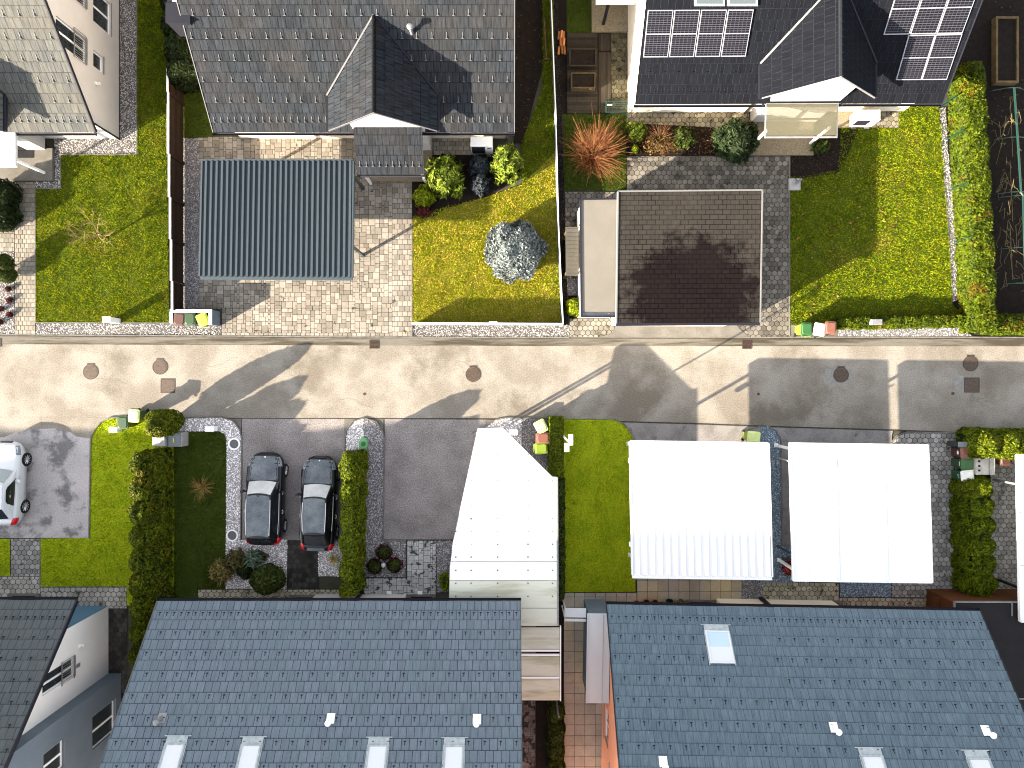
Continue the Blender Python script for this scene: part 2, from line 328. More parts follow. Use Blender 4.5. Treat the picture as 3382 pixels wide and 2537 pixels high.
m_hexcs = M('mossy pale paver lightened for shade', (0.3105, 0.2818, 0.2127), (0.2530, 0.2300, 0.1725), 1.0, rough=.85, island=.3, bump=.2, bscale=120, c3=(0.0690, 0.0552, 0.0345), scale3=2.6, lo3=.58, hi3=.64, fine=.2)  # mossy beige paver, its colour lightened for shade
m_hexm = M('shaded mossy paver', (.075, .066, .042), (.055, .05, .03), 1.0, rough=.85, island=.35, bump=.2, bscale=120, c3=(.02, .016, .01), scale3=2.6, lo3=.57, hi3=.63, fine=.16)  # mossy paver with the house shade darkened into its colour
m_hexd = M('dark hexagon paver', (.042, .039, .038), (.03, .027, .026), 1.0, rough=.8, island=.5, bump=.2, bscale=120, fine=.2)
m_mono = M('black and white marbled paver', (0.3910, 0.3852, 0.3737), (0.3220, 0.3220, 0.3162), 4, rough=.8, island=.14, c3=(0.0575, 0.0575, 0.0575), scale3=2.6, lo3=.56, hi3=.585, fine=.1)
m_monod = M('weathered dark marbled paver', (.10, .098, .10), (.07, .068, .075), 4, rough=.8, island=.3, c3=(.018, .017, .018), scale3=2.6, lo3=.5, hi3=.54, fine=.1)
m_slab = M('beige patio slab', (0.3105, 0.2760, 0.2242), (0.2415, 0.2127, 0.1725), .9, rough=.85, island=.14, bump=.12, bscale=120, c3=(0.3910, 0.3105, 0.1840), scale3=.35, lo3=.5, hi3=.66, fine=.12)
m_aggr = M('exposed aggregate slab', (.21, .175, .12), (.13, .105, .07), 28, 3, .35, .65, rough=.9, bump=.4, bscale=60, fine=.35, fscale=45)
m_kerb = M('concrete kerb', (.15, .142, .13), (.09, .085, .075), 3, rough=.85, bump=.2, fine=.15)
m_corru = M('blue grey sheet metal', (.032, .043, .052), (.036, .048, .057), 1.2, rough=.6, spec=.2, stretch=(1, .15, 1), fine=.06)
m_edge = M('grey metal edging', (.045, .060, .073), rough=.4, metal=.3)
m_wsheet = M('white sheet metal', (.62, .62, .625), (.59, .59, .595), .8, rough=.45, stretch=(3, .3, 1))
m_wsheet2 = M('white roof membrane', (.62, .62, .625), (.59, .59, .595), 1.0, rough=.5, c3=(.44, .42, .40), scale3=.9, lo3=.6, hi3=.8)
m_dirty = M('dirty cream canopy sheet', (.42, .425, .36), (.27, .27, .19), 1.3, 7, .48, .68, rough=.6, stretch=(.25, 1.6, 1), c3=(.25, .25, .11), scale3=.5, lo3=.6, hi3=.72)
m_zinc = M('grey standing seam zinc', (.38, .40, .415), (.42, .44, .455), 1.0, rough=.7, stretch=(2, .4, 1))
m_wood = M('brown stained boards', (.10, .036, .012), (.055, .02, .008), 3, rough=.7, stretch=(1, 12, 6), fine=.2)
m_deck = M('weathered deck board', (.032, .026, .019), (.022, .018, .0135), 2, rough=.8, island=.35, stretch=(9, 1, 1), fine=.2)
m_fence = M('dark brown fence board', (.020, .012, .009), (.012, .008, .006), 3, rough=.75, island=.35, stretch=(6, 1, 12), fine=.2)
m_planter = M('raw timber', (.115, .080, .038), (.075, .052, .025), 3, rough=.8, fine=.25)
m_green = M('green metal', (.003, .024, .018), rough=.4)
m_iron = M('rusty cast iron', (.055, .030, .020), (.035, .020, .015), 6, rough=.6, metal=.3, bump=.5, bscale=60, fine=.4, fscale=40)
m_irond = M('dark grate iron', (.05, .028, .02), (.03, .02, .016), 6, rough=.6, metal=.3)
m_stone = M('grey granite', (.26, .25, .24), (.19, .185, .18), 20, rough=.6, fine=.3)
m_terra = M('terracotta', (.34, .095, .045), (.26, .075, .038), 4, rough=.8)
m_binbody = {}
def plastic(name, c, rough=.42):
    if name not in m_binbody: m_binbody[name] = M(name, c, tuple(x * .85 for x in c), 3, rough=rough, bump=.03)
    return m_binbody[name]
# ================================================================ ground helpers
def idx_mesh(name, verts, faces, mat):
    """verts (n,3), faces (m,k) index array"""
    me = bpy.data.meshes.new(name); n = len(verts); m, k = faces.shape
    me.vertices.add(n); me.vertices.foreach_set('co', verts.astype(np.float32).ravel())
    me.loops.add(m * k); me.loops.foreach_set('vertex_index', faces.astype(np.int32).ravel())
    me.polygons.add(m); me.polygons.foreach_set('loop_start', np.arange(0, m * k, k, dtype=np.int32))
    me.materials.append(mat); me.update(calc_edges=True)
    o = bpy.data.objects.new(name, me); link(o); return o
def sheet(name, poly, z, mat):
    mb = MB(); poly = ccw(xy(poly)); mb.face([(p[0], p[1], z) for p in poly])
    return tag(mb.build(name, mat), kind='structure')
def block(name, poly, z0, z1, mat):
    mb = MB(); mb.prism(xy(poly), z0, z1); return tag(mb.build(name, mat), kind='structure')
def FR(x0, y0, x1, y1):
    a = W(x0, y1); b = W(x1, y0); return [(a.x, a.y), (b.x, a.y), (b.x, b.y), (a.x, b.y)]
def FP(pts): return [(W(x, y).x, W(x, y).y) for x, y in pts]
def lawn(poly, label, mat=None, gmat=None, dens=650, z=.03, h=.085, cat='lawn grass'):
    poly = ccw(xy(poly)); sheet('lawn', poly, z, mat or m_lawn)
    px, py = scatter(poly, dens); n = len(px)
    a = rng.uniform(0, 6.28, n); wd = rng.uniform(.010, .020, n); hh = h * rng.uniform(.5, 1.25, n)
    pts = np.stack([px, py, np.zeros(n)], 1); hh = hh * (1 + .35 * lump(pts, 3.0))
    la = rng.uniform(0, 6.28, n); ln = hh * rng.uniform(.3, 1.1, n)
    v = np.zeros((n, 3, 3))
    v[:, 0] = np.stack([px - np.cos(a) * wd, py - np.sin(a) * wd, np.full(n, z)], 1)
    v[:, 1] = np.stack([px + np.cos(a) * wd, py + np.sin(a) * wd, np.full(n, z)], 1)
    v[:, 2] = np.stack([px + np.cos(la) * ln, py + np.sin(la) * ln, z + hh], 1)
    o = np_mesh('grass', v.reshape(-1, 3), 3, gmat or m_grass)
    return tag(o, label, cat, kind='stuff')
def gravel(poly, label, bed, mat, dens=330, size=.032, z=.02):
    poly = ccw(xy(poly)); sheet('gravel_bed', poly, z, bed)
    px, py = scatter(poly, dens); n = len(px)
    s = size * rng.uniform(.55, 1.25, n); a = rng.uniform(0, 6.28, n); e = rng.uniform(.6, 1.0, n); tz = rng.uniform(.5, .9, n)
    v = np.zeros((n, 6, 3))
    for k in range(5):
        t = a + 2 * math.pi * k / 5 + rng.uniform(-.2, .2, n)
        cx = np.cos(t) * s; cy = np.sin(t) * s * e
        v[:, k] = np.stack([px + cx * np.cos(a) - cy * np.sin(a), py + cx * np.sin(a) + cy * np.cos(a), z + .2 * s * rng.uniform(0, 1, n)], 1)
    v[:, 5] = np.stack([px + rng.uniform(-.3, .3, n) * s, py + rng.uniform(-.3, .3, n) * s, z + s * tz], 1)
    f = np.array([(k, (k + 1) % 5, 5) for k in range(5)])
    fs = (np.arange(n) * 6)[:, None, None] + f[None]
    return tag(idx_mesh('gravel', v.reshape(-1, 3), fs.reshape(-1, 3), mat), label, 'gravel', kind='stuff')
def clip(poly, cp):
    out = list(poly)
    for i in range(len(cp)):
        a = cp[i]; b = cp[(i + 1) % len(cp)]; inp = out; out = []
        def side(p): return (b[0] - a[0]) * (p[1] - a[1]) - (b[1] - a[1]) * (p[0] - a[0])
        for j in range(len(inp)):
            p, q = inp[j - 1], inp[j]; sp, sq = side(p), side(q)
            if (sp >= 0) != (sq >= 0):
                t = sp / (sp - sq); out.append((p[0] + (q[0] - p[0]) * t, p[1] + (q[1] - p[1]) * t))
            if sq >= 0: out.append(q)
        if not out: return []
    return out
def paved(name, poly, cells, mat, joint, z=.03, gap=.0095):
    """every stone a small slab inside one paving mesh, laid on a bed of jointing sand"""
    poly = ccw(xy(poly)); sheet('paving_bed', poly, z - .012, joint)
    mb = MB()
    for c in cells:
        c = clip(c, poly)
        if len(c) < 3 or area(c) < .0015: continue
        cx = sum(p[0] for p in c) / len(c); cy = sum(p[1] for p in c) / len(c)
        r = math.sqrt(area(c)) / 2; k = max(.3, 1 - gap / r); k2 = max(.25, 1 - (gap + .010) / r); n = len(c); dz = random.uniform(-.003, .003)
        lo = [(cx + (p[0] - cx) * k, cy + (p[1] - cy) * k) for p in c]; hi = [(cx + (p[0] - cx) * k2, cy + (p[1] - cy) * k2) for p in c]
        vs = [(p[0], p[1], z - .014) for p in lo] + [(p[0], p[1], z - .004 + dz) for p in lo] + [(p[0], p[1], z + dz) for p in hi]
        fs = [list(range(2 * n, 3 * n))] + [(j * n + i, j * n + (i + 1) % n, (j + 1) * n + (i + 1) % n, (j + 1) * n + i) for j in (0, 1) for i in range(n)]
        mb.faces(vs, fs)
    return tag(mb.build(name, mat), kind='structure')
def bounds(poly):
    return min(p[0] for p in poly), min(p[1] for p in poly), max(p[0] for p in poly), max(p[1] for p in poly)
def hexes(poly, s):
    x0, y0, x1, y1 = bounds(poly); r = s / math.sqrt(3); out = []; j = 0; y = y0
    while y < y1 + r:
        x = x0 + (s / 2 if j % 2 else 0)
        while x < x1 + s:
            out.append([(x + r * math.cos(R(90 + 60 * k)), y + r * math.sin(R(90 + 60 * k))) for k in range(6)]); x += s
        y += r * 1.5; j += 1
    return out
def hexpave(poly, mat, s=.272, name='hexagon_paving', joint=None, z=.03): return paved(name, poly, hexes(xy(poly), s), mat, joint or m_joint, z, .0125)
def grid(poly, w, h, off=0.0):
    x0, y0, x1, y1 = bounds(poly); out = []; j = 0; y = y0
    while y < y1:
        x = x0 - (off * w if j % 2 else 0)
        while x < x1: out.append([(x, y), (x + w, y), (x + w, y + h), (x, y + h)]); x += w
        y += h; j += 1
    return out
def mosaic(poly, u, sizes=((2, 2), (3, 2), (2, 3), (3, 3), (2, 2), (3, 2))):
    x0, y0, x1, y1 = bounds(poly); nx = int((x1 - x0) / u) + 1; ny = int((y1 - y0) / u) + 1
    occ = np.zeros((ny + 4, nx + 4), bool); out = []
    for j in range(ny):
        for i in range(nx):
            if occ[j, i]: continue
            ss = list(sizes); random.shuffle(ss)
            for (a, b) in ss + [(2, 1), (1, 2), (1, 1)]:
                if not occ[j:j + b, i:i + a].any() and i + a <= nx + 3 and j + b <= ny + 3: break
            occ[j:j + b, i:i + a] = True
            out.append([(x0 + i * u, y0 + j * u), (x0 + (i + a) * u, y0 + j * u), (x0 + (i + a) * u, y0 + (j + b) * u), (x0 + i * u, y0 + (j + b) * u)])
    return out
def kerb(pts, w=.07, z=.07, mat=None):
    """line of edging stones following a polyline"""
    mb = MB(); pts = [Vector((p[0], p[1], 0)) for p in pts]
    for a, b in zip(pts, pts[1:]):
        d = b - a; L_ = d.length
        if L_ < .02: continue
        d.normalize(); nrm = Vector((-d.y, d.x, 0)) * w / 2; k = max(1, int(L_ / 1.0))
        for i in range(k):
            p = a + d * (L_ * i / k + .003); q = a + d * (L_ * (i + 1) / k - .003)
            mb.prism([(p - nrm).to_tuple()[:2], (q - nrm).to_tuple()[:2], (q + nrm).to_tuple()[:2], (p + nrm).to_tuple()[:2]], -.02, z + random.uniform(-.003, .003))
    return tag(mb.build('kerb', mat or m_kerb), kind='structure')

# ================================================================ ground, road, aprons
sheet('ground', [(-300, -300), (300, -300), (300, 300), (-300, 300)], -.03, m_ground)
south = [(7000, 1440), (3382, 1431), (3182, 1428), (2950, 1419), (2580, 1408), (2382, 1401), (2280, 1397), (2050, 1391), (2000, 1385), (1700, 1382), (800, 1381), (400, 1380), (-3500, 1376)]
sheet('road', FP([(-3500, 1106), (7000, 1116)] + south), 0, m_road)
sheet('road_gutter', FP([(-3500, 1108), (0, 1111), (1700, 1115), (3382, 1117), (7000, 1118), (7000, 1146), (3382, 1144), (1700, 1143), (0, 1137), (-3500, 1134)]), .004, m_gutter)
kerb([W(x, y) for x, y in ((-600, 1106), (50, 1106), (733, 1110), (1361, 1114), (1880, 1115))], .06, .05)
kerb([W(x, y) for x, y in ((2608, 1113), (3180, 1114), (4000, 1118))], .06, .05)
sheet('apron', PL('A2', [(-2000, 285), (870, 285), (790, 300), (730, 345), (695, 400), (665, 470), (-2000, 470)]), .004, m_road)
sheet('driveway', PL('A2', [(-2000, 430), (30, 430), (110, 395), (250, 370), (400, 365), (520, 395), (560, 425), (666, 440), (655, 1165), (-2000, 1165)]), .008, m_drive)  # far edge drawn along the shade line; asphalt colour lightened for shade
sheet('driveway', FP([(798, 1383), (1137, 1384), (1135, 1785), (798, 1785)]), .004, m_asph)
sheet('apron', PL('B2', [(745, 292), (1040, 292), (1040, 440), (745, 440)]), .004, m_conc)
sheet('apron', PL('A2', [(1640, 285), (1768, 290), (1768, 440), (1740, 440)]), .004, m_conc)
sheet('driveway', FP([(1267, 1383), (1604, 1385), (1604, 1425), (1760, 1520), (1760, 1782), (1264, 1782)]), .004, m_asph)
sheet('apron', PL('B2', [(1782, 300), (1960, 300), (1960, 420), (1782, 420)]), .005, m_conc)
sheet('apron', FP([(2040, 1390), (2280, 1397), (2480, 1403), (2520, 1412), (2545, 1930), (2080, 1915), (2075, 1450)]), .004, m_apron)
sheet('apron', FP([(2500, 1405), (2580, 1408), (2950, 1419), (2945, 1440), (2960, 1800), (2578, 1800)]), .006, m_apron)
sheet('apron', FP([(2045, 1060), (2420, 1060), (2440, 1085), (2475, 1114), (1980, 1114), (2020, 1100)]), .044, m_conc)
def strip(name, pts, w_, z, mat):
    mb = MB(); pts = [Vector((p[0], p[1], 0)) for p in pts]
    for a, b in zip(pts, pts[1:]):
        d = (b - a).normalized(); n = Vector((-d.y, d.x, 0)) * w_ / 2; e = d * .0
        mb.face([(*(a - n).xy, z), (*(b - n).xy, z), (*(b + n).xy, z), (*(a + n).xy, z)])
    return tag(mb.build(name, mat), kind='structure')
m_crack = M('tar joint', (.022, .019, .016), (.05, .045, .038), 5, rough=.8, detail=3)
strip('road_joint', FP([(400, 1381), (798, 1382), (1137, 1383), (1267, 1383), (1604, 1385), (1640, 1386)]), .035, .0125, m_crack)
strip('road_joint', FP([(1985, 1387), (2052, 1393), (2280, 1399), (2382, 1403), (2580, 1410), (2950, 1421), (3182, 1430), (3500, 1440)]), .07, .0125, m_crack)
strip('road_joint', FP([(-300, 1109), (0, 1110), (733, 1114), (1700, 1117), (3382, 1119), (4000, 1120)]), .03, .0125, m_crack)
strip('road_joint', FP([(798, 1383), (798, 1785)]), .03, .0125, m_crack)
strip('road_joint', FP([(1264, 1783), (1700, 1783)]), .04, .0125, m_crack)
strip('road_joint', PL('A2', [(-300, 1168), (656, 1168)]), .03, .0125, m_crack)
for i in range(7):
    random.seed(40 + i); x, y = random.choice(((300, 1250), (1100, 1320), (1500, 1210), (2250, 1180), (2700, 1300), (1900, 1330), (650, 1330))) if i > 6 else ((300, 1250), (1120, 1320), (1500, 1200), (2250, 1180), (2700, 1330), (1900, 1330), (640, 1200))[i]
    q = [W(x, y)]
    for k in range(9): q.append(q[-1] + Vector((random.uniform(.10, .32), random.gauss(0, .10), 0)))
    strip('road_crack', q, .007, .006, m_crack)
# ---------------- plot 1, upper left
lawn(PL('A1', [(1005, -1400), (1205, -1400), (1240, 1032), (265, 1032), (265, 60), (445, 60), (445, -192), (1000, -192)]), 'green lawn with the bare tree, left of the brown fence', dens=800)
paved('garden_path', PL('A1', [(108, 5), (258, 5), (262, 1118), (112, 1118)]), grid(xy(PL('A1', [(108, 5), (262, 1118)])), .215, .235, .5), m_paverp, m_joint)
paved('garden_path', PL('A1', [(-150, 365), (108, 365), (108, 512), (-150, 512)]), grid(xy(PL('A1', [(-150, 365), (108, 512)])), .215, .235, .5), m_paverp, m_joint)
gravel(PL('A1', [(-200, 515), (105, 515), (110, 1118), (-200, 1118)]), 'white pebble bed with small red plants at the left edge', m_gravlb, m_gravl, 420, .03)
sheet('soil', PL('A1', [(-200, -60), (98, -60), (98, 355), (-200, 355)]), .02, m_soil)
kerb(PL('A1', [(100, -60), (100, 360), (-200, 360)]), .05, .06)
block('landing', PL('A0', [(-200, 1090), (395, 1090), (395, 1325), (-200, 1325)]), -.02, .14, m_conc)
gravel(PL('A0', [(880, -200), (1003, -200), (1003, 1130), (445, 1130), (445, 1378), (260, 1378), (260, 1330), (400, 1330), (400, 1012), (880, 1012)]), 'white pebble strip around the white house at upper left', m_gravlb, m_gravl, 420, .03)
kerb(PL('A0', [(1004, -200), (1004, 1132), (447, 1132), (447, 1380), (260, 1380)]), .05, .06)
kerb(PL('A1', [(262, 60), (264, 1032), (1240, 1034)]), .05, .07)
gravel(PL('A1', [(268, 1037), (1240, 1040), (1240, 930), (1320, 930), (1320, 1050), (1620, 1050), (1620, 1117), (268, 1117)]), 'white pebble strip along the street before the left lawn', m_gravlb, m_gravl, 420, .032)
# ---------------- plot 2, upper middle
gravel(PL('A1', [(1325, -317), (1455, -317), (1455, 928), (1328, 928)]), 'speckled grey gravel strip beside the brown fence', m_gravgb, m_gravg, 420, .03)
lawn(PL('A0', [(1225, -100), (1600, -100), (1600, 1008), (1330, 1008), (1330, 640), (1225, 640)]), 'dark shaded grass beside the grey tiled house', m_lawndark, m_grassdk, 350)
pd = FP([(658, 452), (1360, 452), (1361, 1113), (733, 1111), (733, 1020), (658, 1020)])
dcells = mosaic(pd, .115)
paved('paved_driveway', FR(658, 452, 1296, 1020), dcells, m_paver, m_joint)
paved('paved_driveway', FR(733, 1020, 1296, 1100), dcells, m_paver, m_joint)
paved('paved_driveway', FR(1296, 452, 1361, 1113), grid(FR(1296, 452, 1361, 1113), .26, .265, .5), m_paver, m_joint)
paved('paved_driveway', FP([(733, 1100), (1296, 1100), (1296, 1114), (733, 1111)]), grid(FR(733, 1098, 1296, 1114), .24, .27), m_paver, m_joint)
paved('paved_driveway', FR(1361, 452, 1580, 514), grid(FR(1361, 452, 1580, 514), .28, .24, .5), m_paver, m_joint)
block('porch_slab', FP([(1227, 500), (1428, 490), (1428, 602), (1227, 600)]), -.02, .12, m_aggr)
sheet('soil', FP([(1361, 602), (1430, 512), (1580, 512), (1700, 470), (1722, 590), (1610, 650), (1470, 690), (1440, 715), (1361, 722)]), .034, m_soil)
lawn(FP([(1363, 716), (1450, 690), (1610, 650), (1725, 610), (1838, 500), (1853, 1064), (1363, 1064)]), 'yellowing lawn with the round blue spruce', m_lawndry, m_grassdry, 850)
lawn(FP([(1790, -60), (1826, -60), (1838, 500), (1725, 610), (1722, 470), (1790, 300)]), 'narrow green lawn strip beside the grey tiled house', m_lawn, m_grass, 700)
sheet('soil', PL('C0', [(205, -150), (425, -150), (430, 480), (280, 1050), (215, 1050)]), .036, m_soil)
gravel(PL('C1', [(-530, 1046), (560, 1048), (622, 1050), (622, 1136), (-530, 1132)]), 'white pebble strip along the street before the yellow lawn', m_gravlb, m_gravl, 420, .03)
kerb([W(1361, y) for y in (722, 1064, 1113)], .05, .06)
# ---------------- plot 3, upper right
gravel(PL('C1', [(500, -1450), (535, -1450), (612, 1050), (580, 1050)]), 'black chippings between the white rail fence and the neighbour plot', m_soil, m_gravdk, 300, .025)
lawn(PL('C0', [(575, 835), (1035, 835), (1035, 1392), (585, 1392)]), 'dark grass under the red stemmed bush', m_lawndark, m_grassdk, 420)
hexpave(PL('C1', [(588, 75), (990, 75), (990, 340), (590, 340)]), m_hex)
hexpave(FR(2070, 516, 2610, 1114), m_hex)
hexpave(PL('C1', [(622, 1000), (1000, 1000), (1000, 1060), (960, 1100), (870, 1137), (622, 1135)]), m_hexw)
gravel(PL('C1', [(600, 690), (700, 690), (700, 832), (608, 832)]), 'dark chippings beside the flat garage annex', m_gravgb, m_gravg, 300, .03)
sheet('soil', PL('C1', [(612, 835), (700, 835), (700, 998), (622, 998)]), .02, m_soil)
sheet('soil', PL('C0', [(1035, 900), (1700, 935), (1935, 935), (1935, 1140), (1035, 1140)]), .036, m_soil)
hexpave(PL('C0', [(1035, 815), (1935, 815), (1935, 945), (1035, 925)]), m_hexc)
block('patio', PL('C0', [(780, -60), (1075, -60), (1055, 240), (782, 240)]), -.02, .15, m_aggr)
hexpave(PL('C0', [(925, 242), (1048, 242), (1048, 800), (925, 800)]), m_hexm)
paved('wooden_deck', PL('C0', [(600, 245), (830, 245), (830, 832), (600, 832)]), grid(xy(PL('C0', [(600, 245), (830, 832)])), 3.0, .14), m_deck, m_soil, .06)
paved('wooden_deck', PL('C0', [(832, 245), (922, 245), (922, 832), (832, 832)]), grid(xy(PL('C0', [(832, 245), (922, 832)])), .12, 3.2), m_deck, m_soil, .06)
sheet('soil', PL('C0', [(530, -60), (600, -60), (600, 835), (545, 835)]), .01, m_soil)
lawn(PL('C0', [(600, -60), (778, -60), (778, 240), (600, 240)]), 'dark grass left of the raised patio', m_lawndark, m_grassdk, 400)
block('porch_slab', FR(2473, 400, 2683, 515), -.02, .15, m_aggr)
block('terrace', PL('D0', [(850, 790), (1125, 790), (1125, 936), (850, 936)]), -.02, .05, m_aggr)
hexpave(PL('D0', [(1127, 790), (1296, 790), (1296, 936), (1127, 936)]), m_hexc)
sheet('soil', PL('D0', [(505, 1140), (665, 1140), (850, 945), (1000, 945), (860, 1270), (610, 1300), (505, 1290)]), .042, m_soil)
lawn(PL('D1', [(500, -40), (600, -40), (850, -80), (870, -390), (1296, -390), (1296, -560), (1590, -560), (1625, 0), (1660, 430), (1685, 900), (1770, 975), (840, 1046), (500, 1046)]), 'bright green lawn beside the yellow green hedge', dens=800)
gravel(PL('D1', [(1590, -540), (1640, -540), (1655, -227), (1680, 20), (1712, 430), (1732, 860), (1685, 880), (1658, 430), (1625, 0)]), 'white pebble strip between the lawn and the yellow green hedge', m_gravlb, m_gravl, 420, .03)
block('bin_pad', PL('D1', [(498, 1048), (845, 1048), (845, 1130), (498, 1130)]), -.02, .04, m_conc)
gravel(PL('D1', [(845, 1062), (1775, 1052), (1775, 1095), (1840, 1130), (845, 1130)]), 'grey pebble strip before the low street hedge', m_gravgb, m_gravg, 420, .034)
sheet('soil', PL('D1', [(1640, -1400), (3300, -1400), (3300, 1130), (1780, 1110), (1690, 880)]), .012, m_soil)
kerb(PL('D1', [(497, -200), (497, 1130)]), .05, .06)
# ---------------- lower left
lawn(PL('A2', [(668, 470), (675, 420), (700, 370), (745, 320), (800, 294), (860, 286), (1278, 286), (1278, 1659), (930, 1659), (930, 1520), (300, 1520), (300, 1170), (660, 1165)]), 'partly lit lawn beside the white car driveway', m_lawnb, m_grassb, 750, h=.06)
kerb(PL('A2', [(655, 1168), (666, 470), (673, 420), (698, 368), (742, 318), (800, 290), (870, 284), (1000, 286)]), .06, .08)
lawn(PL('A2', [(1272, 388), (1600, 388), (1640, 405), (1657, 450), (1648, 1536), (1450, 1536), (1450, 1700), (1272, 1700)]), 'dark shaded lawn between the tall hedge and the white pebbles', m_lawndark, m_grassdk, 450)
lawn(PL('A2', [(-300, 1172), (75, 1172), (75, 1442), (-300, 1442)]), 'small lawn corner left of the hexagon path', m_lawnb, m_grassb, 700, h=.06)
hexpave(PL('A2', [(80, 1170), (296, 1170), (296, 1444), (80, 1444)]), m_hexs, .28)
hexpave(PL('A2', [(-300, 1446), (296, 1446), (296, 1760), (-300, 1760)]), m_hexs2, .28)
hexpave(PL('A2', [(298, 1524), (928, 1524), (928, 1680), (298, 1680)]), m_hexs2, .28)
hexpave(PL('A3', [(790, 490), (930, 490), (930, 1300), (790, 1300)]), m_hexd, .28)
kerb(PL('A2', [(297, 1170), (297, 1522), (930, 1522)]), .05, .05)
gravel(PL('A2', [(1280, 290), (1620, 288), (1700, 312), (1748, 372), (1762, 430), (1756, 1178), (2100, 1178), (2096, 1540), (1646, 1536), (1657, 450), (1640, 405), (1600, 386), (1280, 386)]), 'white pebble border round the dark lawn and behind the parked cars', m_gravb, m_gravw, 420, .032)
kerb(PL('A2', [(1100, 284), (1622, 284), (1703, 308), (1752, 368), (1767, 430), (1760, 1180)]), .05, .06)
hexpave(FR(654, 1947, 1175, 2010), m_hexcs, .28)
hexpave(FP([(950, 1784), (1051, 1784), (1051, 1947), (946, 1947)]), m_hexd, .28)
gravel(PL('B2', [(556, 1186), (740, 1186), (740, 1445), (556, 1445)]), 'white pebble bed behind the second black car', m_gravb, m_gravw, 420, .032)
gravel(PL('B2', [(757, 450), (768, 385), (808, 322), (850, 300), (885, 296), (885, 520), (757, 520)]), 'white pebble head of the gravel island between the driveways', m_gravb, m_gravw, 420, .03)
gravel(PL('B2', [(887, 296), (930, 300), (975, 325), (1022, 385), (1034, 450), (1025, 1180), (1195, 1182), (1195, 1450), (735, 1450), (755, 522), (887, 522)]), 'grey pebble bed beside the clipped green hedge', m_gravgb, m_gravg, 420, .034)
kerb(PL('B2', [(742, 1180), (750, 450), (762, 383), (804, 316), (890, 288), (980, 318), (1028, 383), (1040, 450), (1030, 1180), (1200, 1182)]), .05, .07)
paved('marbled_paving', PL('B2', [(1205, 1185), (1415, 1185), (1415, 1700), (1205, 1700)]), mosaic(xy(PL('B2', [(1205, 1185), (1415, 1700)])), .12), m_mono, m_joint)
paved('marbled_paving', PL('B2', [(890, 1458), (1203, 1458), (1203, 1700), (890, 1700)]), mosaic(xy(PL('B2', [(890, 1458), (1203, 1700)])), .12), m_mono, m_joint)
gravel(PL('B2', [(1420, 1185), (1570, 1185), (1570, 1560), (1420, 1560)]), 'pale gravel bed with the ball cushion plant', m_gravgb, m_gravg, 420, .032)
gravel(PL('C2', [(-80, 400), (30, 345), (90, 305), (160, 292), (272, 292), (272, 520), (60, 520)]), 'white pebble corner beside the white canopy', m_gravb, m_gravw, 420, .032)
gravel(PL('C2', [(274, 292), (478, 292), (470, 760), (274, 560)]), 'dark grey chippings under the three bins beside the thin hedge', m_gravgb, m_gravg, 380, .03)
kerb(PL('C2', [(-90, 400), (24, 342), (84, 301), (156, 288), (480, 290)]), .05, .06)
lawn(PL('C2', [(470, 298), (940, 302), (1010, 332), (1060, 390), (1090, 460), (1102, 1556), (470, 1560)]), 'long green lawn between the thin hedge and the ribbed white carport', m_lawnb, m_grassb, 750, h=.06)
kerb(PL('C2', [(940, 298), (1014, 328), (1066, 388), (1096, 460)]), .05, .07)
paved('patio_slabs', PL('C3', [(580, 378), (1112, 378), (1112, 560), (580, 560)]), grid(xy(PL('C3', [(580, 378), (1112, 560)])), .54, .54), m_slab, m_joint)
paved('patio_slabs', PL('C3', [(1114, 250), (1880, 250), (1880, 520), (1114, 520)]), grid(xy(PL('C3', [(1114, 250), (1880, 520)])), .54, .54), m_slab, m_joint)
paved('patio_slabs', PL('C3', [(580, 562), (1000, 562), (1000, 1800), (580, 1800)]), grid(xy(PL('C3', [(580, 562), (1000, 1800)])), .54, .54), m_slab, m_joint)
paved('marbled_paving', PL('C3', [(150, 1100), (372, 1100), (372, 1800), (150, 1800)]), mosaic(xy(PL('C3', [(150, 1100), (372, 1800)])), .12), m_monod, m_joint)
sheet('soil', PL('C3', [(374, 300), (578, 300), (578, 1800), (374, 1800)]), .016, m_soil)
# ---------------- lower right
gravel(PL('D2', [(285, 350), (340, 352), (395, 387), (428, 450), (438, 1222), (640, 1222), (640, 1490), (250, 1490), (250, 455), (285, 420)]), 'blue grey chippings between the two white carports', m_gravblueb, m_gravblue, 380, .03)
kerb(PL('D2', [(338, 346), (400, 381), (436, 450), (444, 1222), (640, 1226)]), .05, .06)
kerb(PL('D2', [(282, 350), (200, 372), (150, 420), (140, 470)]), .05, .06)
gravel(PL('C3', [(1884, 280), (2040, 280), (2030, 500), (1884, 500)]), 'light grey chippings behind the ribbed white carport', m_gravgb, m_gravg, 380, .028)
hexpave(PL('D3', [(305, 300), (858, 306), (858, 520), (305, 520)]), m_hexcs, .28)
hexpave(PL('D3', [(862, 414), (1560, 414), (1560, 560), (862, 560)]), m_hexcs, .28)
gravel(PL('D3', [(866, 300), (1240, 304), (1240, 410), (866, 408)]), 'blue grey chippings behind the flat white carport', m_gravblueb, m_gravblue, 380, .03)
hexpave(PL('D3', [(1244, 230), (1770, 230), (1770, 410), (1244, 410)]), m_hexs)
hexpave(PL('D2', [(1240, 470), (1290, 420), (1360, 396), (1785, 402), (1770, 1420), (1240, 1420)]), m_hexs)
kerb(PL('D2', [(1236, 475), (1286, 416), (1358, 391), (1790, 398), (2300, 412)]), .05, .05)
kerb(PL('D2', [(1768, 740), (1772, 1600), (1250, 1606)]), .05, .05)
sheet('soil', PL('D2', [(1690, 405), (2500, 420), (2500, 590), (1990, 590), (1990, 1640), (1772, 1640), (1740, 720)]), .016, m_soil)
hexpave(PL('D2', [(1965, 575), (2500, 575), (2500, 1640), (1965, 1640)]), m_hexs2)
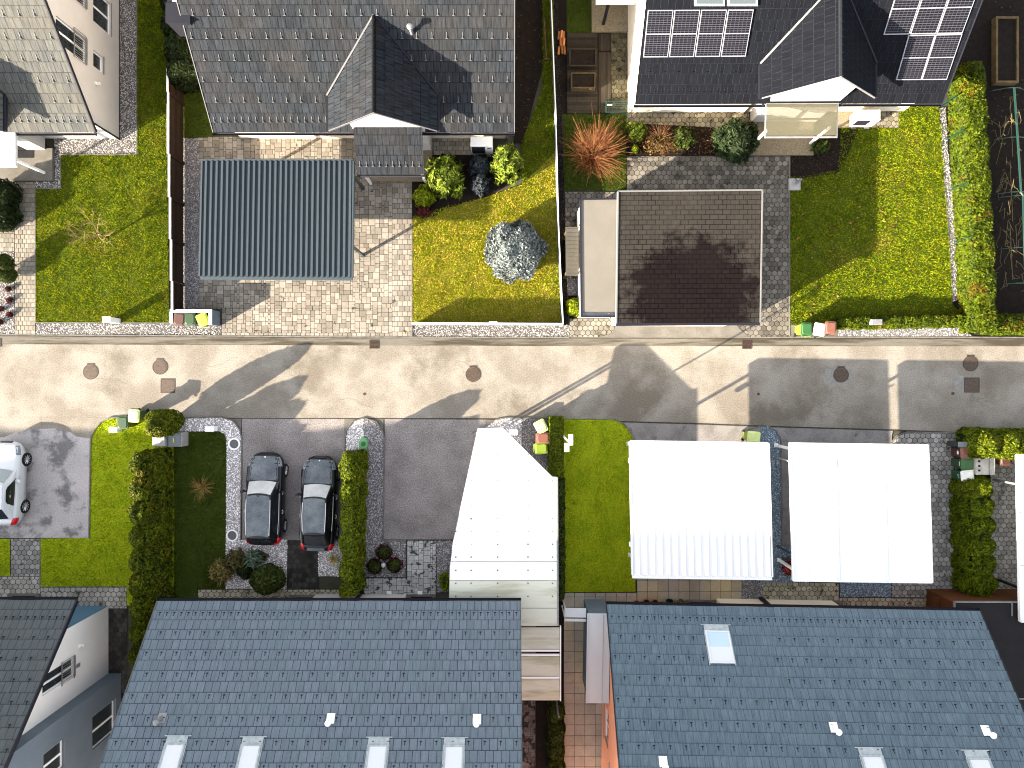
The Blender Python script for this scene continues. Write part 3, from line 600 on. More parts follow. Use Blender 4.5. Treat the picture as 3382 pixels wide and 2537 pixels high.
block('slab', PL('C3', [(150, 420), (374, 420), (374, 1100), (150, 1100)]), -.02, .03, m_conc)
# ================================================================ houses
def roofplane(mb, O, U, V, vlen, u0, u1, row=.45, lip=.032, under=True):
    """tiled roof face: one stepped strip per course; u0(v), u1(v) give the ends of each course"""
    O, U, V = Vector(O), Vector(U).normalized(), Vector(V).normalized(); N = U.cross(V); v = 0.0
    f0 = u0 if callable(u0) else (lambda v: u0); f1 = u1 if callable(u1) else (lambda v: u1)
    def p(u, v, n): return O + U * u + V * v + N * n
    while v < vlen - .01:
        w_ = min(v + row, vlen)
        a, b, c, d = f0(v), f1(v), f1(w_), f0(w_)
        mb.face([p(a, v, lip), p(b, v, lip), p(c, w_, .004), p(d, w_, .004)], [(a, v), (b, v), (c, w_), (d, w_)])
        mb.face([p(a, v, -.02), p(b, v, -.02), p(b, v, lip), p(a, v, lip)], [(a, v + .02), (b, v + .02), (b, v + .03), (a, v + .03)])
        for (e, g, s) in ((a, d, 1), (b, c, -1)):
            q = [p(e, v, -.04), p(e, v, lip), p(g, w_, .004), p(g, w_, -.04)]
            mb.face(q if s < 0 else q[::-1], [(e, v + .05)] * 4)
        v = w_
    mb.face([p(f0(0), 0, -.04), p(f0(vlen), vlen, -.04), p(f1(vlen), vlen, -.04), p(f1(0), 0, -.04)], [(.1, .1)] * 4)
def frame_of(O, U, V):
    U, V = Vector(U).normalized(), Vector(V).normalized(); N = U.cross(V); O = Vector(O)
    return Matrix(((U.x, V.x, N.x, O.x), (U.y, V.y, N.y, O.y), (U.z, V.z, N.z, O.z), (0, 0, 0, 1)))
_gm = {}
def guard_mesh(mat):
    if mat.name not in _gm and mat is m_guardd:
        mb = MB(); mb.bbox(-.010, -.05, .02, .010, .09, .034, .004); mb.bbox(-.045, -.075, .01, .045, -.05, .065, .008); o = mb.build('snow_guard', mat); _gm[mat.name] = o.data; bpy.data.objects.remove(o)
    if mat.name not in _gm:
        mb = MB(); mb.bbox(-.012, -.11, .02, .012, .13, .040, .004); mb.bbox(-.055, -.135, .01, .055, -.11, .075, .008); mb.bbox(-.012, -.11, .041, .012, -.03, .07, .006)
        o = mb.build('snow_guard', mat); _gm[mat.name] = o.data; bpy.data.objects.remove(o)
    return _gm[mat.name]
def place_guards(roof, root, Fm, uvs, mat):
    me = guard_mesh(mat); rows = []
    Rm = Matrix.Translation(root.location) @ Matrix.Rotation(root.rotation_euler.z, 4, 'Z')
    for (u, v) in uvs:
        Lm = Fm @ Matrix.Translation((u, v, 0)); p = (Rm @ Lm).translation; k = H / (H - p.z) * PX
        fx, fy = CX + p.x * k, CY - p.y * k
        if -10 < fx < 3392 and -10 < fy < 2547: rows.append(((p - Vector((0, 0, H))).length, Lm))
    rows.sort(key=lambda r: r[0])
    for d, Lm in rows[:100]:
        o = bpy.data.objects.new('snow_guard', me); link(o); o.parent = roof; o.matrix_local = Lm
    if rows[100:]:
        vs = []; fs = []
        for d, Lm in rows[100:]:
            n = len(vs); vs += [Lm @ v.co for v in me.vertices]; fs += [[n + i for i in f.vertices] for f in me.polygons]
        mb = MB(); mb.faces(vs, fs); o = mb.build('snow_guard', mat, roof, local=True); o['kind'] = 'stuff'
def guard_grid(L, vlen, vdense, tw=.33, row=.45, skip=None, uoff=.2, dense=True, every=2):
    out = []
    if dense:
        u = uoff
        while u < L - .1: out.append((u, vdense)); u += tw
    k = 1; v = vdense + row * every
    while v < vlen - .3:
        u = uoff + (tw if k % 2 else 0)
        while u < L - .15: out.append((u + random.uniform(-.02, .02), v)); u += 2 * tw
        v += row * every; k += 1
    return [q for q in out if not (skip and skip(*q))]
def wall_holes(mb, pm, s0, s1, z0, top, holes, depth=.16):
    """wall skin with real openings. pm(s,z,d) maps wall coordinates to space, d = depth into the wall"""
    br = sorted(set([s0, s1] + [h[0] for h in holes] + [h[1] for h in holes] + [b for b in getattr(top, 'br', [])]))
    br = [b for b in br if s0 <= b <= s1]
    for a, b in zip(br, br[1:]):
        hs = sorted([h for h in holes if h[0] <= a + 1e-6 and h[1] >= b - 1e-6], key=lambda h: h[2]); lo = (z0, z0)
        for h in hs:
            mb.face([pm(a, lo[0], 0), pm(b, lo[1], 0), pm(b, h[2], 0), pm(a, h[2], 0)]); lo = (h[3], h[3])
        mb.face([pm(a, lo[0], 0), pm(b, lo[1], 0), pm(b, top(b), 0), pm(a, top(a), 0)])
    for h in holes:
        a, b, c, d = h[:4]
        for (p, q) in (((a, c), (b, c)), ((b, c), (b, d)), ((b, d), (a, d)), ((a, d), (a, c))):
            mb.face([pm(p[0], p[1], 0), pm(q[0], q[1], 0), pm(q[0], q[1], depth), pm(p[0], p[1], depth)])
def window(root, pm, a, b, c, d, mull=(), depth=.15, sill=True, rail=False):
    """window set back in its reveal: frame > pane, sill; a French window gets a railing"""
    def bx(mb, s0, s1, z0, z1, d0, d1):
        vs = [pm(s, z, q) for q in (d0, d1) for (s, z) in ((s0, z0), (s1, z0), (s1, z1), (s0, z1))]
        mb.faces(vs, [(0, 1, 2, 3), (7, 6, 5, 4), (0, 4, 5, 1), (1, 5, 6, 2), (2, 6, 7, 3), (3, 7, 4, 0)])
    mb = MB(); w_ = .07; e = .002
    bx(mb, a + e, a + w_, c + e, d - e, depth - .07, depth - .005); bx(mb, b - w_, b - e, c + e, d - e, depth - .07, depth - .005)
    bx(mb, a + w_, b - w_, c + e, c + w_, depth - .07, depth - .005); bx(mb, a + w_, b - w_, d - w_, d - e, depth - .07, depth - .005)
    for m_ in mull: bx(mb, m_ - .045, m_ + .045, c + w_, d - w_, depth - .068, depth - .006)
    f = mb.build('window', m_pvc, root, local=True)
    mb = MB(); bx(mb, a + w_, b - w_, c + w_, d - w_, depth - .035, depth - .012); mb.build('pane', m_glass, f, local=True)
    if sill:
        mb = MB(); bx(mb, a - .04, b + .04, c - .035, c - .002, -.05, depth - .075); mb.build('sill', m_trimz, f, local=True)
    if rail:
        mb = MB(); bx(mb, a - .1, b + .1, c + .93, c + .97, -.06, -.03); bx(mb, a - .1, b + .1, c + .05, c + .08, -.06, -.03)
        s = a - .08
        while s < b + .1: bx(mb, s, s + .018, c + .08, c + .93, -.054, -.036); s += .11
        mb.build('railing', m_trimz, f, local=True)
class House:
    def __init__(s, name, label, loc, rz, L, ze, slope, zr, ovl, ovr, oe, mats, cat='house', depth_back=None):
        s.root = thing(name, label, cat, (loc[0], loc[1], 0), rz); s.L = L; s.ze = ze; s.sl = slope; s.zr = zr; s.run = (zr - ze) / slope
        s.tile = mats['roof']; s.wallm = mats['wall']; s.ovl, s.ovr, s.oe = ovl, ovr, oe
        s.V = Vector((0, 1, slope)).normalized(); s.vlen = math.hypot(s.run, zr - ze); s.F = frame_of((0, 0, ze), (1, 0, 0), s.V)
        s.M = Matrix.Translation((loc[0], loc[1], 0)) @ Matrix.Rotation(rz, 4, 'Z'); s.Mi = s.M.inverted()
        mb = MB(); roofplane(mb, (0, 0, ze), (1, 0, 0), s.V, s.vlen, 0, L)
        roofplane(mb, (L, 2 * s.run, ze), (-1, 0, 0), (0, -1, slope), s.vlen, 0, L)
        s.roof = mb.build('roof', s.tile, s.root, local=True)
        mb = MB(); mb.tube((0, s.run, zr + .01), (L, s.run, zr + .01), .11, n=8); mb.build('ridge_cap', s.tile, s.root, local=True)
        mb = MB(); g = .13
        mb.loft([[(x, -.01 - g * .5 + g * .5 * math.cos(a) * 1.0, ze - .035 - g * .62 * math.sin(a)) for a in [math.pi * i / 8 for i in range(9)]] for x in (-.02, L + .02)], close=False)
        mb.box(-.03, -.15, ze - .12, -.021, .0, ze - .02); mb.box(L + .021, -.15, ze - .12, L + .03, .0, ze - .02)
        s.gutter = mb.build('gutter', m_gut, s.root, local=True)
    def top(s, y): return s.ze + s.sl * min(y, 2 * s.run - y) - .06
    def walls(s, holes_l=(), holes_r=(), wallm=None):
        x0, x1, y0, y1 = s.ovl, s.L - s.ovr, s.oe, 2 * s.run - s.oe
        mb = MB()
        top = lambda y: s.top(y)
        class T:
            br = [s.run]
            def __call__(q, y): return s.top(y)
        wall_holes(mb, lambda y, z, d: (x0 + d, y, z), y0, y1, 0, T(), list(holes_l)); wall_holes(mb, lambda y, z, d: (x1 - d, y, z), y0, y1, 0, T(), list(holes_r))
        mb.face([(x0, y0, 0), (x1, y0, 0), (x1, y0, s.top(y0)), (x0, y0, s.top(y0))]); mb.face([(x0, y1, 0), (x1, y1, 0), (x1, y1, s.top(y1)), (x0, y1, s.top(y1))])
        return mb.build('wall', wallm or s.wallm, s.root, local=True)
    def verge(s, mat, wd=.05, sides='lr'):
        for c in sides:
            x = -wd + .0 if c == 'l' else s.L
            mb = MB()
            for V, y in ((s.V, 0), (Vector((0, -1, s.sl)).normalized(), 2 * s.run)):
                O = Vector((x, y, s.ze)); N = Vector((0, -s.sl, 1)).normalized() if y == 0 else Vector((0, s.sl, 1)).normalized()
                q = [O - N * .13, O + N * .045, O + V * s.vlen + N * .045, O + V * s.vlen - N * .13]
                mb.loft([q, [p + Vector((wd, 0, 0)) for p in q]])
            mb.build('verge_trim', mat, s.root, local=True)
    def rp(s, t, x, y, off=0.0):
        """point of the roof face under a survey mark, in house coordinates"""
        lo, hi = s.ze - 1, s.zr + 1
        for _ in range(40):
            z = (lo + hi) / 2; q = s.Mi @ P(t, x, y, z)
            if z < s.ze + s.sl * q.y + off: lo = z
            else: hi = z
        return s.Mi @ P(t, x, y, z)
    def uv(s, t, x, y):
        q = s.rp(t, x, y); return q.x, (q.y) * math.hypot(1, s.sl)
    def vent(s, t, x, y, mat, h=.45, capr=.13, plate=True):
        u, v = s.uv(t, x, y); p = s.F @ Vector((u, v, 0)); mb = MB()
        if plate: mb.bbox(-.17, -.16, .02, .17, .24, .05, .015, s.F @ Matrix.Translation((u, v, 0)))
        mb.tube(p, p + Vector((0, 0, h)), .075, n=12); mb.lathe([(capr * .8, h - .05), (capr, h), (capr, h + .07), (capr * .6, h + .12), (0.01, h + .13)], p, 14)
        return mb.build('vent_pipe', mat, s.root, smooth=False, local=True)
    def skylight(s, t, x, y, wd=.80, h=1.35, glass=None, ul=None):
        """x, y: survey mark of the eave-side left corner (as the roof lies in plan)"""
        u, v = s.uv(t, x, y)
        if ul: u = ul
        Fm = s.F @ Matrix.Translation((u, v, 0)); mb = MB(); b = .07
        mb.bbox(0, 0, .02, wd, b, .10, .015, Fm); mb.bbox(0, h - b, .02, wd, h, .10, .015, Fm); mb.bbox(0, b, .02, b, h - b, .10, .015, Fm); mb.bbox(wd - b, b, .02, wd, h - b, .10, .015, Fm)
        f = mb.build('skylight', m_frm if glass else m_lead, s.root, local=True)
        mb = MB(); hm = b + (h - 2 * b) * (.5 if glass else 0); mb.box(b, hm, .03, wd - b, h - b, .075, Fm); mb.build('pane', m_blind, f, local=True)
        if glass: mb = MB(); mb.box(b, b, .03, wd - b, hm - .001, .075, Fm); mb.build('pane', glass, f, local=True)
        mb = MB(); mb.box(-.02, -.26, .034, wd + .02, -.002, .05, Fm); mb.box(-.14, -.30, .038, wd + .14, -.262, .052, Fm); mb.box(-.05, -.002, .034, -.004, h + .08, .05, Fm); mb.box(wd + .004, -.002, .034, wd + .05, h + .08, .05, Fm)
        mb.build('flashing', m_lead, f, local=True); return f
    def dormer(s, uc, hw, zed, zrd, yf, tile, wallm, wx0, wx1, yw, trim, z0=0.0):
        sl = (zrd - zed) / hw; ybe = (zed - s.ze) / s.sl; ybr = (zrd - s.ze) / s.sl; vl = math.hypot(hw, zrd - zed); Ls = ybe - yf
        mb = MB()
        roofplane(mb, (uc - hw, ybe, zed), (0, -1, 0), (1, 0, sl), vl, lambda v: -(ybr - ybe) * v / vl, Ls, .40)
        roofplane(mb, (uc + hw, yf, zed), (0, 1, 0), (-1, 0, sl), vl, 0, lambda v: Ls + (ybr - ybe) * v / vl, .40)
        r = mb.build('dormer_roof', tile, s.root, local=True)
        mb = MB(); y = yf
        while y < ybr - .05:
            e = min(y + .33, ybr); mb.tube((uc, y, zrd + .015), (uc, e, zrd + .0), .10, .085, n=8); y = e
        mb.build('dormer_ridge', tile, s.root, local=True)
        for sx in (-1, 1):
            mb = MB(); x = uc + sx * hw
            mb.box(x - .06 + sx * .06, yf - .02, zed - .12, x + .06 + sx * .06, ybe + .05, zed - .01)
            mb.build('dormer_gutter', m_gut, s.root, local=True)
            mb = MB()
            q = [Vector((x, yf - .03, zed - .08)), Vector((x, yf - .03, zed + .03)), Vector((uc, yf - .03, zrd + .05)), Vector((uc, yf - .03, zrd - .06))]
            mb.loft([q, [p + Vector((0, .03, 0)) for p in q]])
            mb.build('barge_board', trim, s.root, local=True)
            mb = MB(); mb.tube((x + sx * .08, ybe - .05, zed + .02), (uc, ybr + .05, zrd + .04), .05, n=5); mb.build('valley_flashing', trim if sx < 0 else m_gut, s.root, local=True)
        def zt(x): return zrd - sl * abs(x - uc) - .07
        poly = [(wx0, z0), (wx1, z0), (wx1, zt(wx1)), (uc, zt(uc)), (wx0, zt(wx0))]
        mb = MB(); mb.loft([[(x, yw, z) for x, z in poly], [(x, ybr, z) for x, z in poly]])
        return mb.build('bay_wall', wallm, s.root, local=True), r
def pipe(root, pts, r, mat, name='downpipe', local=True):
    mb = MB(); mb.path([Vector(p) for p in pts], r, n=8); return mb.build(name, mat, root, local=local, smooth=True)

# ---------------------------------------------------------------- upper left white house
ul = House('white_house', 'white rendered house with silver grey tiled roof at the upper left', (-34.3, 12.04), 0, 14.35, 2.55, .83, 8.3, .3, .33, .63, {'roof': m_roofUL, 'wall': m_wall})
Y = lambda wy: wy - 12.04
hs_ul = [(Y(15.25), Y(16.4), 2.7, 4.85), (Y(17.6), Y(19.2), .72, 2.16), (Y(15.4), Y(16.2), 1.36, 2.15), (Y(17.9), Y(19.1), 2.7, 4.9)]
ul.walls(holes_r=hs_ul)
pmr = lambda y, z, d: (ul.L - ul.ovr - d, y, z)
for i, h in enumerate(hs_ul): window(ul.root, pmr, *h, mull=((h[0] + h[1]) / 2,) if i != 2 else (), rail=i in (0, 3))
ul.verge(m_gut, .06)
def lamp(root, p, d):
    mb = MB(); p = Vector(p); mb.bbox(p.x - .0, p.y - .08, p.z - .1, p.x + d * .06, p.y + .08, p.z + .1, .01); mb.tube(p + Vector((d * .06, 0, 0)), p + Vector((d * .2, 0, -.02)), .05, .07, 8)
    return mb.build('wall_lamp', m_trimw, root, local=True)
lamp(ul.root, (ul.L - ul.ovr, Y(14.64), 1.96), 1)
pipe(ul.root, [(14.3, -.04, 2.44), (14.05, .45, 2.25), (14.06, .58, 2.15), (14.06, .58, 0)], .05, m_gut)
ul.dormer(-26.0 + 34.3, 2.5, 3.68, 5.75, -.35, m_roofUL, m_wall, -27.6 + 34.3, -24.3 + 34.3, .0, m_trimd)
place_guards(ul.roof, ul.root, ul.F, guard_grid(ul.L, ul.vlen, .62, skip=lambda u, v: u < 11.2 and v > .9), m_guard)
# porch
g = lambda wx, wy, z: (wx + 34.3, wy - 12.04, z)
mb = MB(); mb.bbox(-30 + 34.3, 10.42 - 12.04, 2.38, -23.78 + 34.3, 12.3 - 12.04, 2.52, .02); mb.build('porch_roof', m_wsheet2, ul.root, local=True)
mb = MB(); mb.box(*g(-24.10, 10.80, .14), *g(-23.98, 10.92, 2.378)); mb.build('porch_post', m_trimw, ul.root, local=True)
mb = MB(); mb.box(*g(-26.9, 12.05, .14), *g(-24.0, 12.66, 2.3)); mb.build('wing_wall', m_wall, ul.root, local=True)
mb = MB(); mb.box(*g(-26.2, 12.02, .16), *g(-24.95, 12.046, 2.2)); mb.build('door', m_dark, ul.root, local=True)
mb = MB(); mb.bbox(*g(-25.52, 11.62, .141), *g(-24.6, 12.0, .165), .005); tag(mb.build('doormat', m_dark), 'black doormat on the porch landing of the white house', 'doormat'); bpy.data.objects['doormat'].location = (-34.3, 12.04, 0)

# ---------------------------------------------------------------- upper middle grey tiled house
um = House('tiled_house', 'house with weathered grey tiled roof and steep gabled dormer', (-14.26, 12.03), 0, 14.36, 2.6, .82, 8.4, .3, .3, .64, {'roof': m_roofUM, 'wall': m_cream})
um.walls(); um.verge(m_trimd, .03)
um.dormer(-5.96 + 14.26, 2.5, 3.70, 5.75, -.33, m_roofUM, m_wall, -7.5 + 14.26, -4.14 + 14.26, .0, m_trimd)
def um_skip(u, v):
    y = v / math.hypot(1, .82); c = 8.3; hw = 2.6 if y < 1.37 else 2.6 * (1 - (y - 1.37) / 2.5)
    return abs(u - c) < hw + .1
place_guards(um.roof, um.root, um.F, guard_grid(um.L, um.vlen, .62, skip=um_skip), m_guard)
um.vent('B0', 1240, 245, m_trimz, .55, .14, False)
mb = MB(); a = (-7.43 + 14.26, 10.05 - 12.03, 2.42); sp = (3.27 - 2.42) / 1.95
roofplane(mb, a, (1, 0, 0), (0, 1, sp), math.hypot(1.95, .85), 0, 3.22, .37)
pr = mb.build('porch_roof', m_roofUM, um.root, local=True)
Fp = frame_of(a, (1, 0, 0), (0, 1, sp)); place_guards(pr, um.root, Fp, [(.17 + .315 * k, .5) for k in range(10)], m_guard)
mb = MB(); mb.tube((a[0], a[1] - .05, 2.36), (a[0] + 3.22, a[1] - .05, 2.36), .06, n=8); mb.build('porch_gutter', m_gut, um.root, local=True)
for px_ in (-7.25, -4.4):
    mb = MB(); mb.box(px_ - .06 + 14.26, 10.25 - 12.03, .12, px_ + .06 + 14.26, 10.37 - 12.03, 2.36); mb.build('porch_post', m_trimw, um.root, local=True)
pipe(um.root, [(14.1, -.05, 2.45), (14.0, .5, 2.3), (14.0, .58, 0)], .05, m_trimz)
mb = MB(); s0 = um.rp('A0', 1500, 165)
mb.box(-.62, s0.y - .1, 4.6, .35, s0.y + 1.6, 5.75); mb.build('side_bay', m_gut, um.root, local=True)
mb = MB(); mb.box(-.66, s0.y - .12, 5.751, .4, s0.y + .75, 5.80); mb.build('side_bay_roof', m_gut, um.root, local=True)
mb = MB(); mb.box(-.35, s0.y + .80, 5.751, .3, s0.y + 1.55, 5.84); mb.build('side_bay_window', m_pvc, um.root, local=True)

# ---------------------------------------------------------------- upper right solar house
ur = House('solar_house', 'cream house with black tiled roof, solar panels and white gable', (5.86, 13.36), R(.25), 14.68, 2.6, .82, 8.4, .12, .35, .65, {'roof': m_roofUR, 'wall': m_cream})
ur.walls(); ur.verge(m_trimw, .14, 'l'); ur.verge(m_gut, .05, 'r')
ur.dormer(14.12 - 5.86, 2.6, 3.76, 5.88, -.2, m_roofUR, m_wall, 12.3 - 5.86, 15.62 - 5.86, .08, m_trimz)
def solar_mat():
    m = bpy.data.materials.new('solar cells'); m.use_nodes = True; nt = m.node_tree; b = nt.nodes['Principled BSDF']
    uv = nt.nodes.new('ShaderNodeUVMap'); br = nt.nodes.new('ShaderNodeTexBrick'); br.offset = 0; br.inputs['Scale'].default_value = 1
    br.inputs['Brick Width'].default_value = 1 / 6; br.inputs['Row Height'].default_value = 1 / 20; br.inputs['Mortar Size'].default_value = .005; br.inputs['Mortar Smooth'].default_value = .1
    br.inputs['Color1'].default_value = (.004, .0045, .007, 1); br.inputs['Color2'].default_value = (.0065, .006, .009, 1); br.inputs['Mortar'].default_value = (.055, .055, .068, 1)
    nt.links.new(uv.outputs[0], br.inputs['Vector']); nt.links.new(br.outputs['Color'], b.inputs['Base Color']); b.inputs['Roughness'].default_value = .3; b.inputs['Specular IOR Level'].default_value = .08
    return m
m_solar = solar_mat(); m_alu = M('white aluminium frame', (.20, .20, .23), rough=.4, spec=.4)
def solar(hs, corners, n, t):
    """n panels side by side; corners tl,tr,br,bl as survey marks on the roof face"""
    q = [hs.rp(t, x, y, .13) for x, y in corners]; tl, tr, br_, bl = q; N = (tr - tl).cross(tl - bl).normalized()
    def lerp(a, b, f): return a + (b - a) * f
    for i in range(n):
        f0, f1 = i / n + .006, (i + 1) / n - .006
        c = [lerp(bl, br_, f0), lerp(bl, br_, f1), lerp(tl, tr, f1), lerp(tl, tr, f0)]
        mb = MB(); mb.loft([[p - N * .04 for p in c], c])
        f = mb.build('solar_panel', m_alu, hs.root, local=True)
        mb = MB()
        for g0, g1 in ((.02, .49), (.51, .98)):
            pp = [lerp(lerp(c[0], c[3], g), lerp(c[1], c[2], g), e) + N * .004 for g, e in ((g0, .03), (g0, .97), (g1, .97), (g1, .03))]
            mb.face(pp, [(0, 0), (1, 0), (1, .5), (0, .5)])
        mb.build('cells', m_solar, f, local=True)
solar(ur, [(1190, 74), (1972, 70), (1912, 413), (1155, 420)], 4, 'C0')
solar(ur, [(1368, 258), (1765, 248), (1650, 583), (1275, 586)], 2, 'D0')
def ext(a, b, f): return (a[0] + (b[0] - a[0]) * f, a[1] + (b[1] - a[1]) * f)
solar(ur, [(1303, -130), (1912, -150), (1765, 245), (1183, 255)], 3, 'D0')
for x in (1535, 1775):
    q = [ur.rp('C0', xx, yy, .15) for xx, yy in ((x, -190), (x + 222, -190), (x + 222, 45), (x, 45))]
    mb = MB(); N = Vector((0, -.82, 1)).normalized(); mb.loft([[p - N * .1 for p in q], q]); f = mb.build('skylight', m_lead, ur.root, local=True)
    c = sum(q, Vector()) / 4; mb = MB(); mb.face([(c + (p - c) * .86) + N * .005 for p in q]); mb.build('pane', m_skyg, f, local=True)
def ur_skip(u, v):
    y = v / math.hypot(1, .82); c = 8.26; hw = 2.7 if y < 1.45 else 2.7 * (1 - (y - 1.45) / 2.55)
    return abs(u - c) < hw + .1 or (v > 2.1 and u < 5.2) or (v > 1.05 and u > 11.0)
place_guards(ur.roof, ur.root, ur.F, guard_grid(ur.L, ur.vlen, .62, skip=ur_skip), m_guardd)
# glass porch canopy
cx0, cx1, cy0, cy1 = 12.12 - 5.86, 15.6 - 5.86, 11.78 - 13.36, 13.40 - 13.36
mb = MB()
for yy, zz, hh in ((cy0, 2.5, .10), (cy0 + .84, 2.56, .08), (cy1 - .06, 2.64, .08)): mb.bbox(cx0, yy, zz - hh, cx1, yy + .07, zz, .01)
for xx in (cx0, cx1 - .05): mb.loft([[(xx, cy0 + .08, 2.40), (xx + .05, cy0 + .08, 2.40), (xx + .05, cy0 + .08, 2.49), (xx, cy0 + .08, 2.49)], [(xx, cy1 - .07, 2.52), (xx + .05, cy1 - .07, 2.52), (xx + .05, cy1 - .07, 2.62), (xx, cy1 - .07, 2.62)]])
mb.build('canopy_frame', m_trimz, ur.root, local=True)
mt = bpy.data.materials.new('frosted canopy glass'); mt.use_nodes = True; nb = mt.node_tree; pb = nb.nodes['Principled BSDF']; pb.inputs['Base Color'].default_value = (.20, .19, .13, 1); pb.inputs['Roughness'].default_value = .5
tb = nb.nodes.new('ShaderNodeBsdfTranslucent'); tb.inputs[0].default_value = (.25, .23, .16, 1); tp = nb.nodes.new('ShaderNodeBsdfTransparent'); m1 = nb.nodes.new('ShaderNodeMixShader'); m1.inputs[0].default_value = .5; m2_ = nb.nodes.new('ShaderNodeMixShader'); m2_.inputs[0].default_value = .45
nb.links.new(pb.outputs[0], m1.inputs[1]); nb.links.new(tb.outputs[0], m1.inputs[2]); nb.links.new(m1.outputs[0], m2_.inputs[1]); nb.links.new(tp.outputs[0], m2_.inputs[2]); nb.links.new(m2_.outputs[0], nb.nodes['Material Output'].inputs['Surface'])
mb = MB(); mb.loft([[(cx0 + .06, cy0 + .09, 2.500), (cx1 - .06, cy0 + .09, 2.500), (cx1 - .06, cy0 + .09, 2.508), (cx0 + .06, cy0 + .09, 2.508)], [(cx0 + .06, cy1 - .08, 2.625), (cx1 - .06, cy1 - .08, 2.625), (cx1 - .06, cy1 - .08, 2.633), (cx0 + .06, cy1 - .08, 2.633)]])
mb.build('canopy_glass', mt, ur.root, local=True)
for wx, wy in ((12.27, 12.20), (15.30, 12.32)):
    mb = MB(); mb.bbox(wx - .05 - 5.86, wy - .05 - 13.36, .15, wx + .05 - 5.86, wy + .05 - 13.36, 2.40, .01); mb.build('canopy_post', m_trimw, ur.root, local=True)
pipe(ur.root, [(6.2, -.05, 2.5), (6.12, .5, 2.3), (6.12, .58, 0)], .05, m_gut)
pipe(ur.root, [(9.95, -.05, 2.5), (9.95, .5, 2.3), (9.95, .58, 0)], .04, m_trimz)

# ---------------------------------------------------------------- lower left white and blue house
ll = House('gabled_house', 'white and slate blue gabled house with dark roof at the lower left', (-20.08, -9.96), math.pi, 13.5, 3.75, .85, 9.6, .73, .5, 1.5, {'roof': m_roofLL, 'wall': m_wall2})
Yl = lambda wy: -9.96 - wy      # world y -> house depth
hs_ll = [(Yl(-12.95), Yl(-13.85), 2.75, 4.95)]
ll.walls(holes_l=hs_ll); pml = lambda y, z, d: (ll.ovl + d, y, z)
window(ll.root, pml, *hs_ll[0], mull=(Yl(-13.4),), rail=True)
ll.verge(m_gut, .06)
bh = [(Yl(-16.0), Yl(-17.6), .55, 2.4), (Yl(-15.95), Yl(-17.2), 4.5, 5.8)]
xb = -20.08 + 20.17
mb = MB(); y0_, y1_ = Yl(-14.92), 2 * ll.run - 1.5
class TB:
    br = [ll.run]
    def __call__(q, y): return ll.top(y) - .01
wall_holes(mb, lambda y, z, d: (xb + d, y, z), y0_, y1_, 0, TB(), bh, .16)
mb.face([(xb, y0_, 0), (ll.ovl + .02, y0_, 0), (ll.ovl + .02, y0_, ll.top(y0_)), (xb, y0_, ll.top(y0_))])
mb.build('blue_wall', m_bluewall, ll.root, local=True)
pmb = lambda y, z, d: (xb + d, y, z)
for h in bh: window(ll.root, pmb, *h, mull=((h[0] + h[1]) / 2,))
mb = MB(); mb.box(ll.ovl + .01, 1.488, 0, ll.L - .52, 1.497, 3.5); mb.build('blue_front_skin', M('bright slate blue render', (.06, .125, .185), rough=.9), ll.root, local=True)
mb = MB(); mb.box(ll.ovl - .01, Yl(-13.4), 2.35, ll.ovl - .03, Yl(-13.58), 2.62); mb.build('wall_vent', m_trimz, ll.root, local=True)
lamp(ll.root, (ll.ovl, Yl(-12.6), 2.35), -1)
place_guards(ll.roof, ll.root, ll.F, guard_grid(ll.L, ll.vlen, .85), m_guardd)
# front window well of the lower left house
mb = MB(); fx0, fy0 = W(-60, 1960), W(132, 1978)
mb.box(fx0.x + 20.08, 0, 0, 0, 0, 0) if False else None
def well(root, t, x0, y0, x1, y1):
    """pale concrete light well with its grating"""
    a, b = P(t, x0, y1), P(t, x1, y0); Ri = (Matrix.Translation(root.location) @ Matrix.Rotation(root.rotation_euler.z, 4, 'Z')).inverted()
    mb = MB(); p, q = Ri @ a, Ri @ b; X0, X1 = sorted((p.x, q.x)); Y0_, Y1_ = sorted((p.y, q.y)); e = .1
    mb.box(X0, Y0_, -.02, X1, Y0_ + e, .12); mb.box(X0, Y1_ - e, -.02, X1, Y1_, .12); mb.box(X0, Y0_ + e, -.02, X0 + e * 2, Y1_ - e, .12); mb.box(X1 - e * 2, Y0_ + e, -.02, X1, Y1_ - e, .12)
    f = mb.build('light_well', m_conc, root, local=True)
    mb = MB(); y = Y0_ + e + .02
    mb.box(X0 + 2 * e, Y0_ + e, .035, X1 - 2 * e, Y1_ - e, .04)
    while y < Y1_ - e - .03: mb.box(X0 + 2 * e, y, .06, X1 - 2 * e, y + .03, .09); y += .07
    mb.build('grating', m_gut, f, local=True)
well(ll.root, 'A2', 70, 1570, 296, 1660)
mb = MB(); a = P('A2', -60, 1572, .5); mb.box(-20.08 - a.x, 0, 0, 0, 0, 0) if False else None

nb_ = House('unseen_shade_house', 'unseen dark roofed house added beyond the left edge to cast shade', (-36.2, -9.9), math.pi, 17.5, 3.4, .85, 9.5, .5, .5, 1.2, {'roof': m_roofLL, 'wall': m_wall})  # out-of-view house added and sized for the shade it casts on the driveway
nb_.walls(); nb_.verge(m_gut, .05)
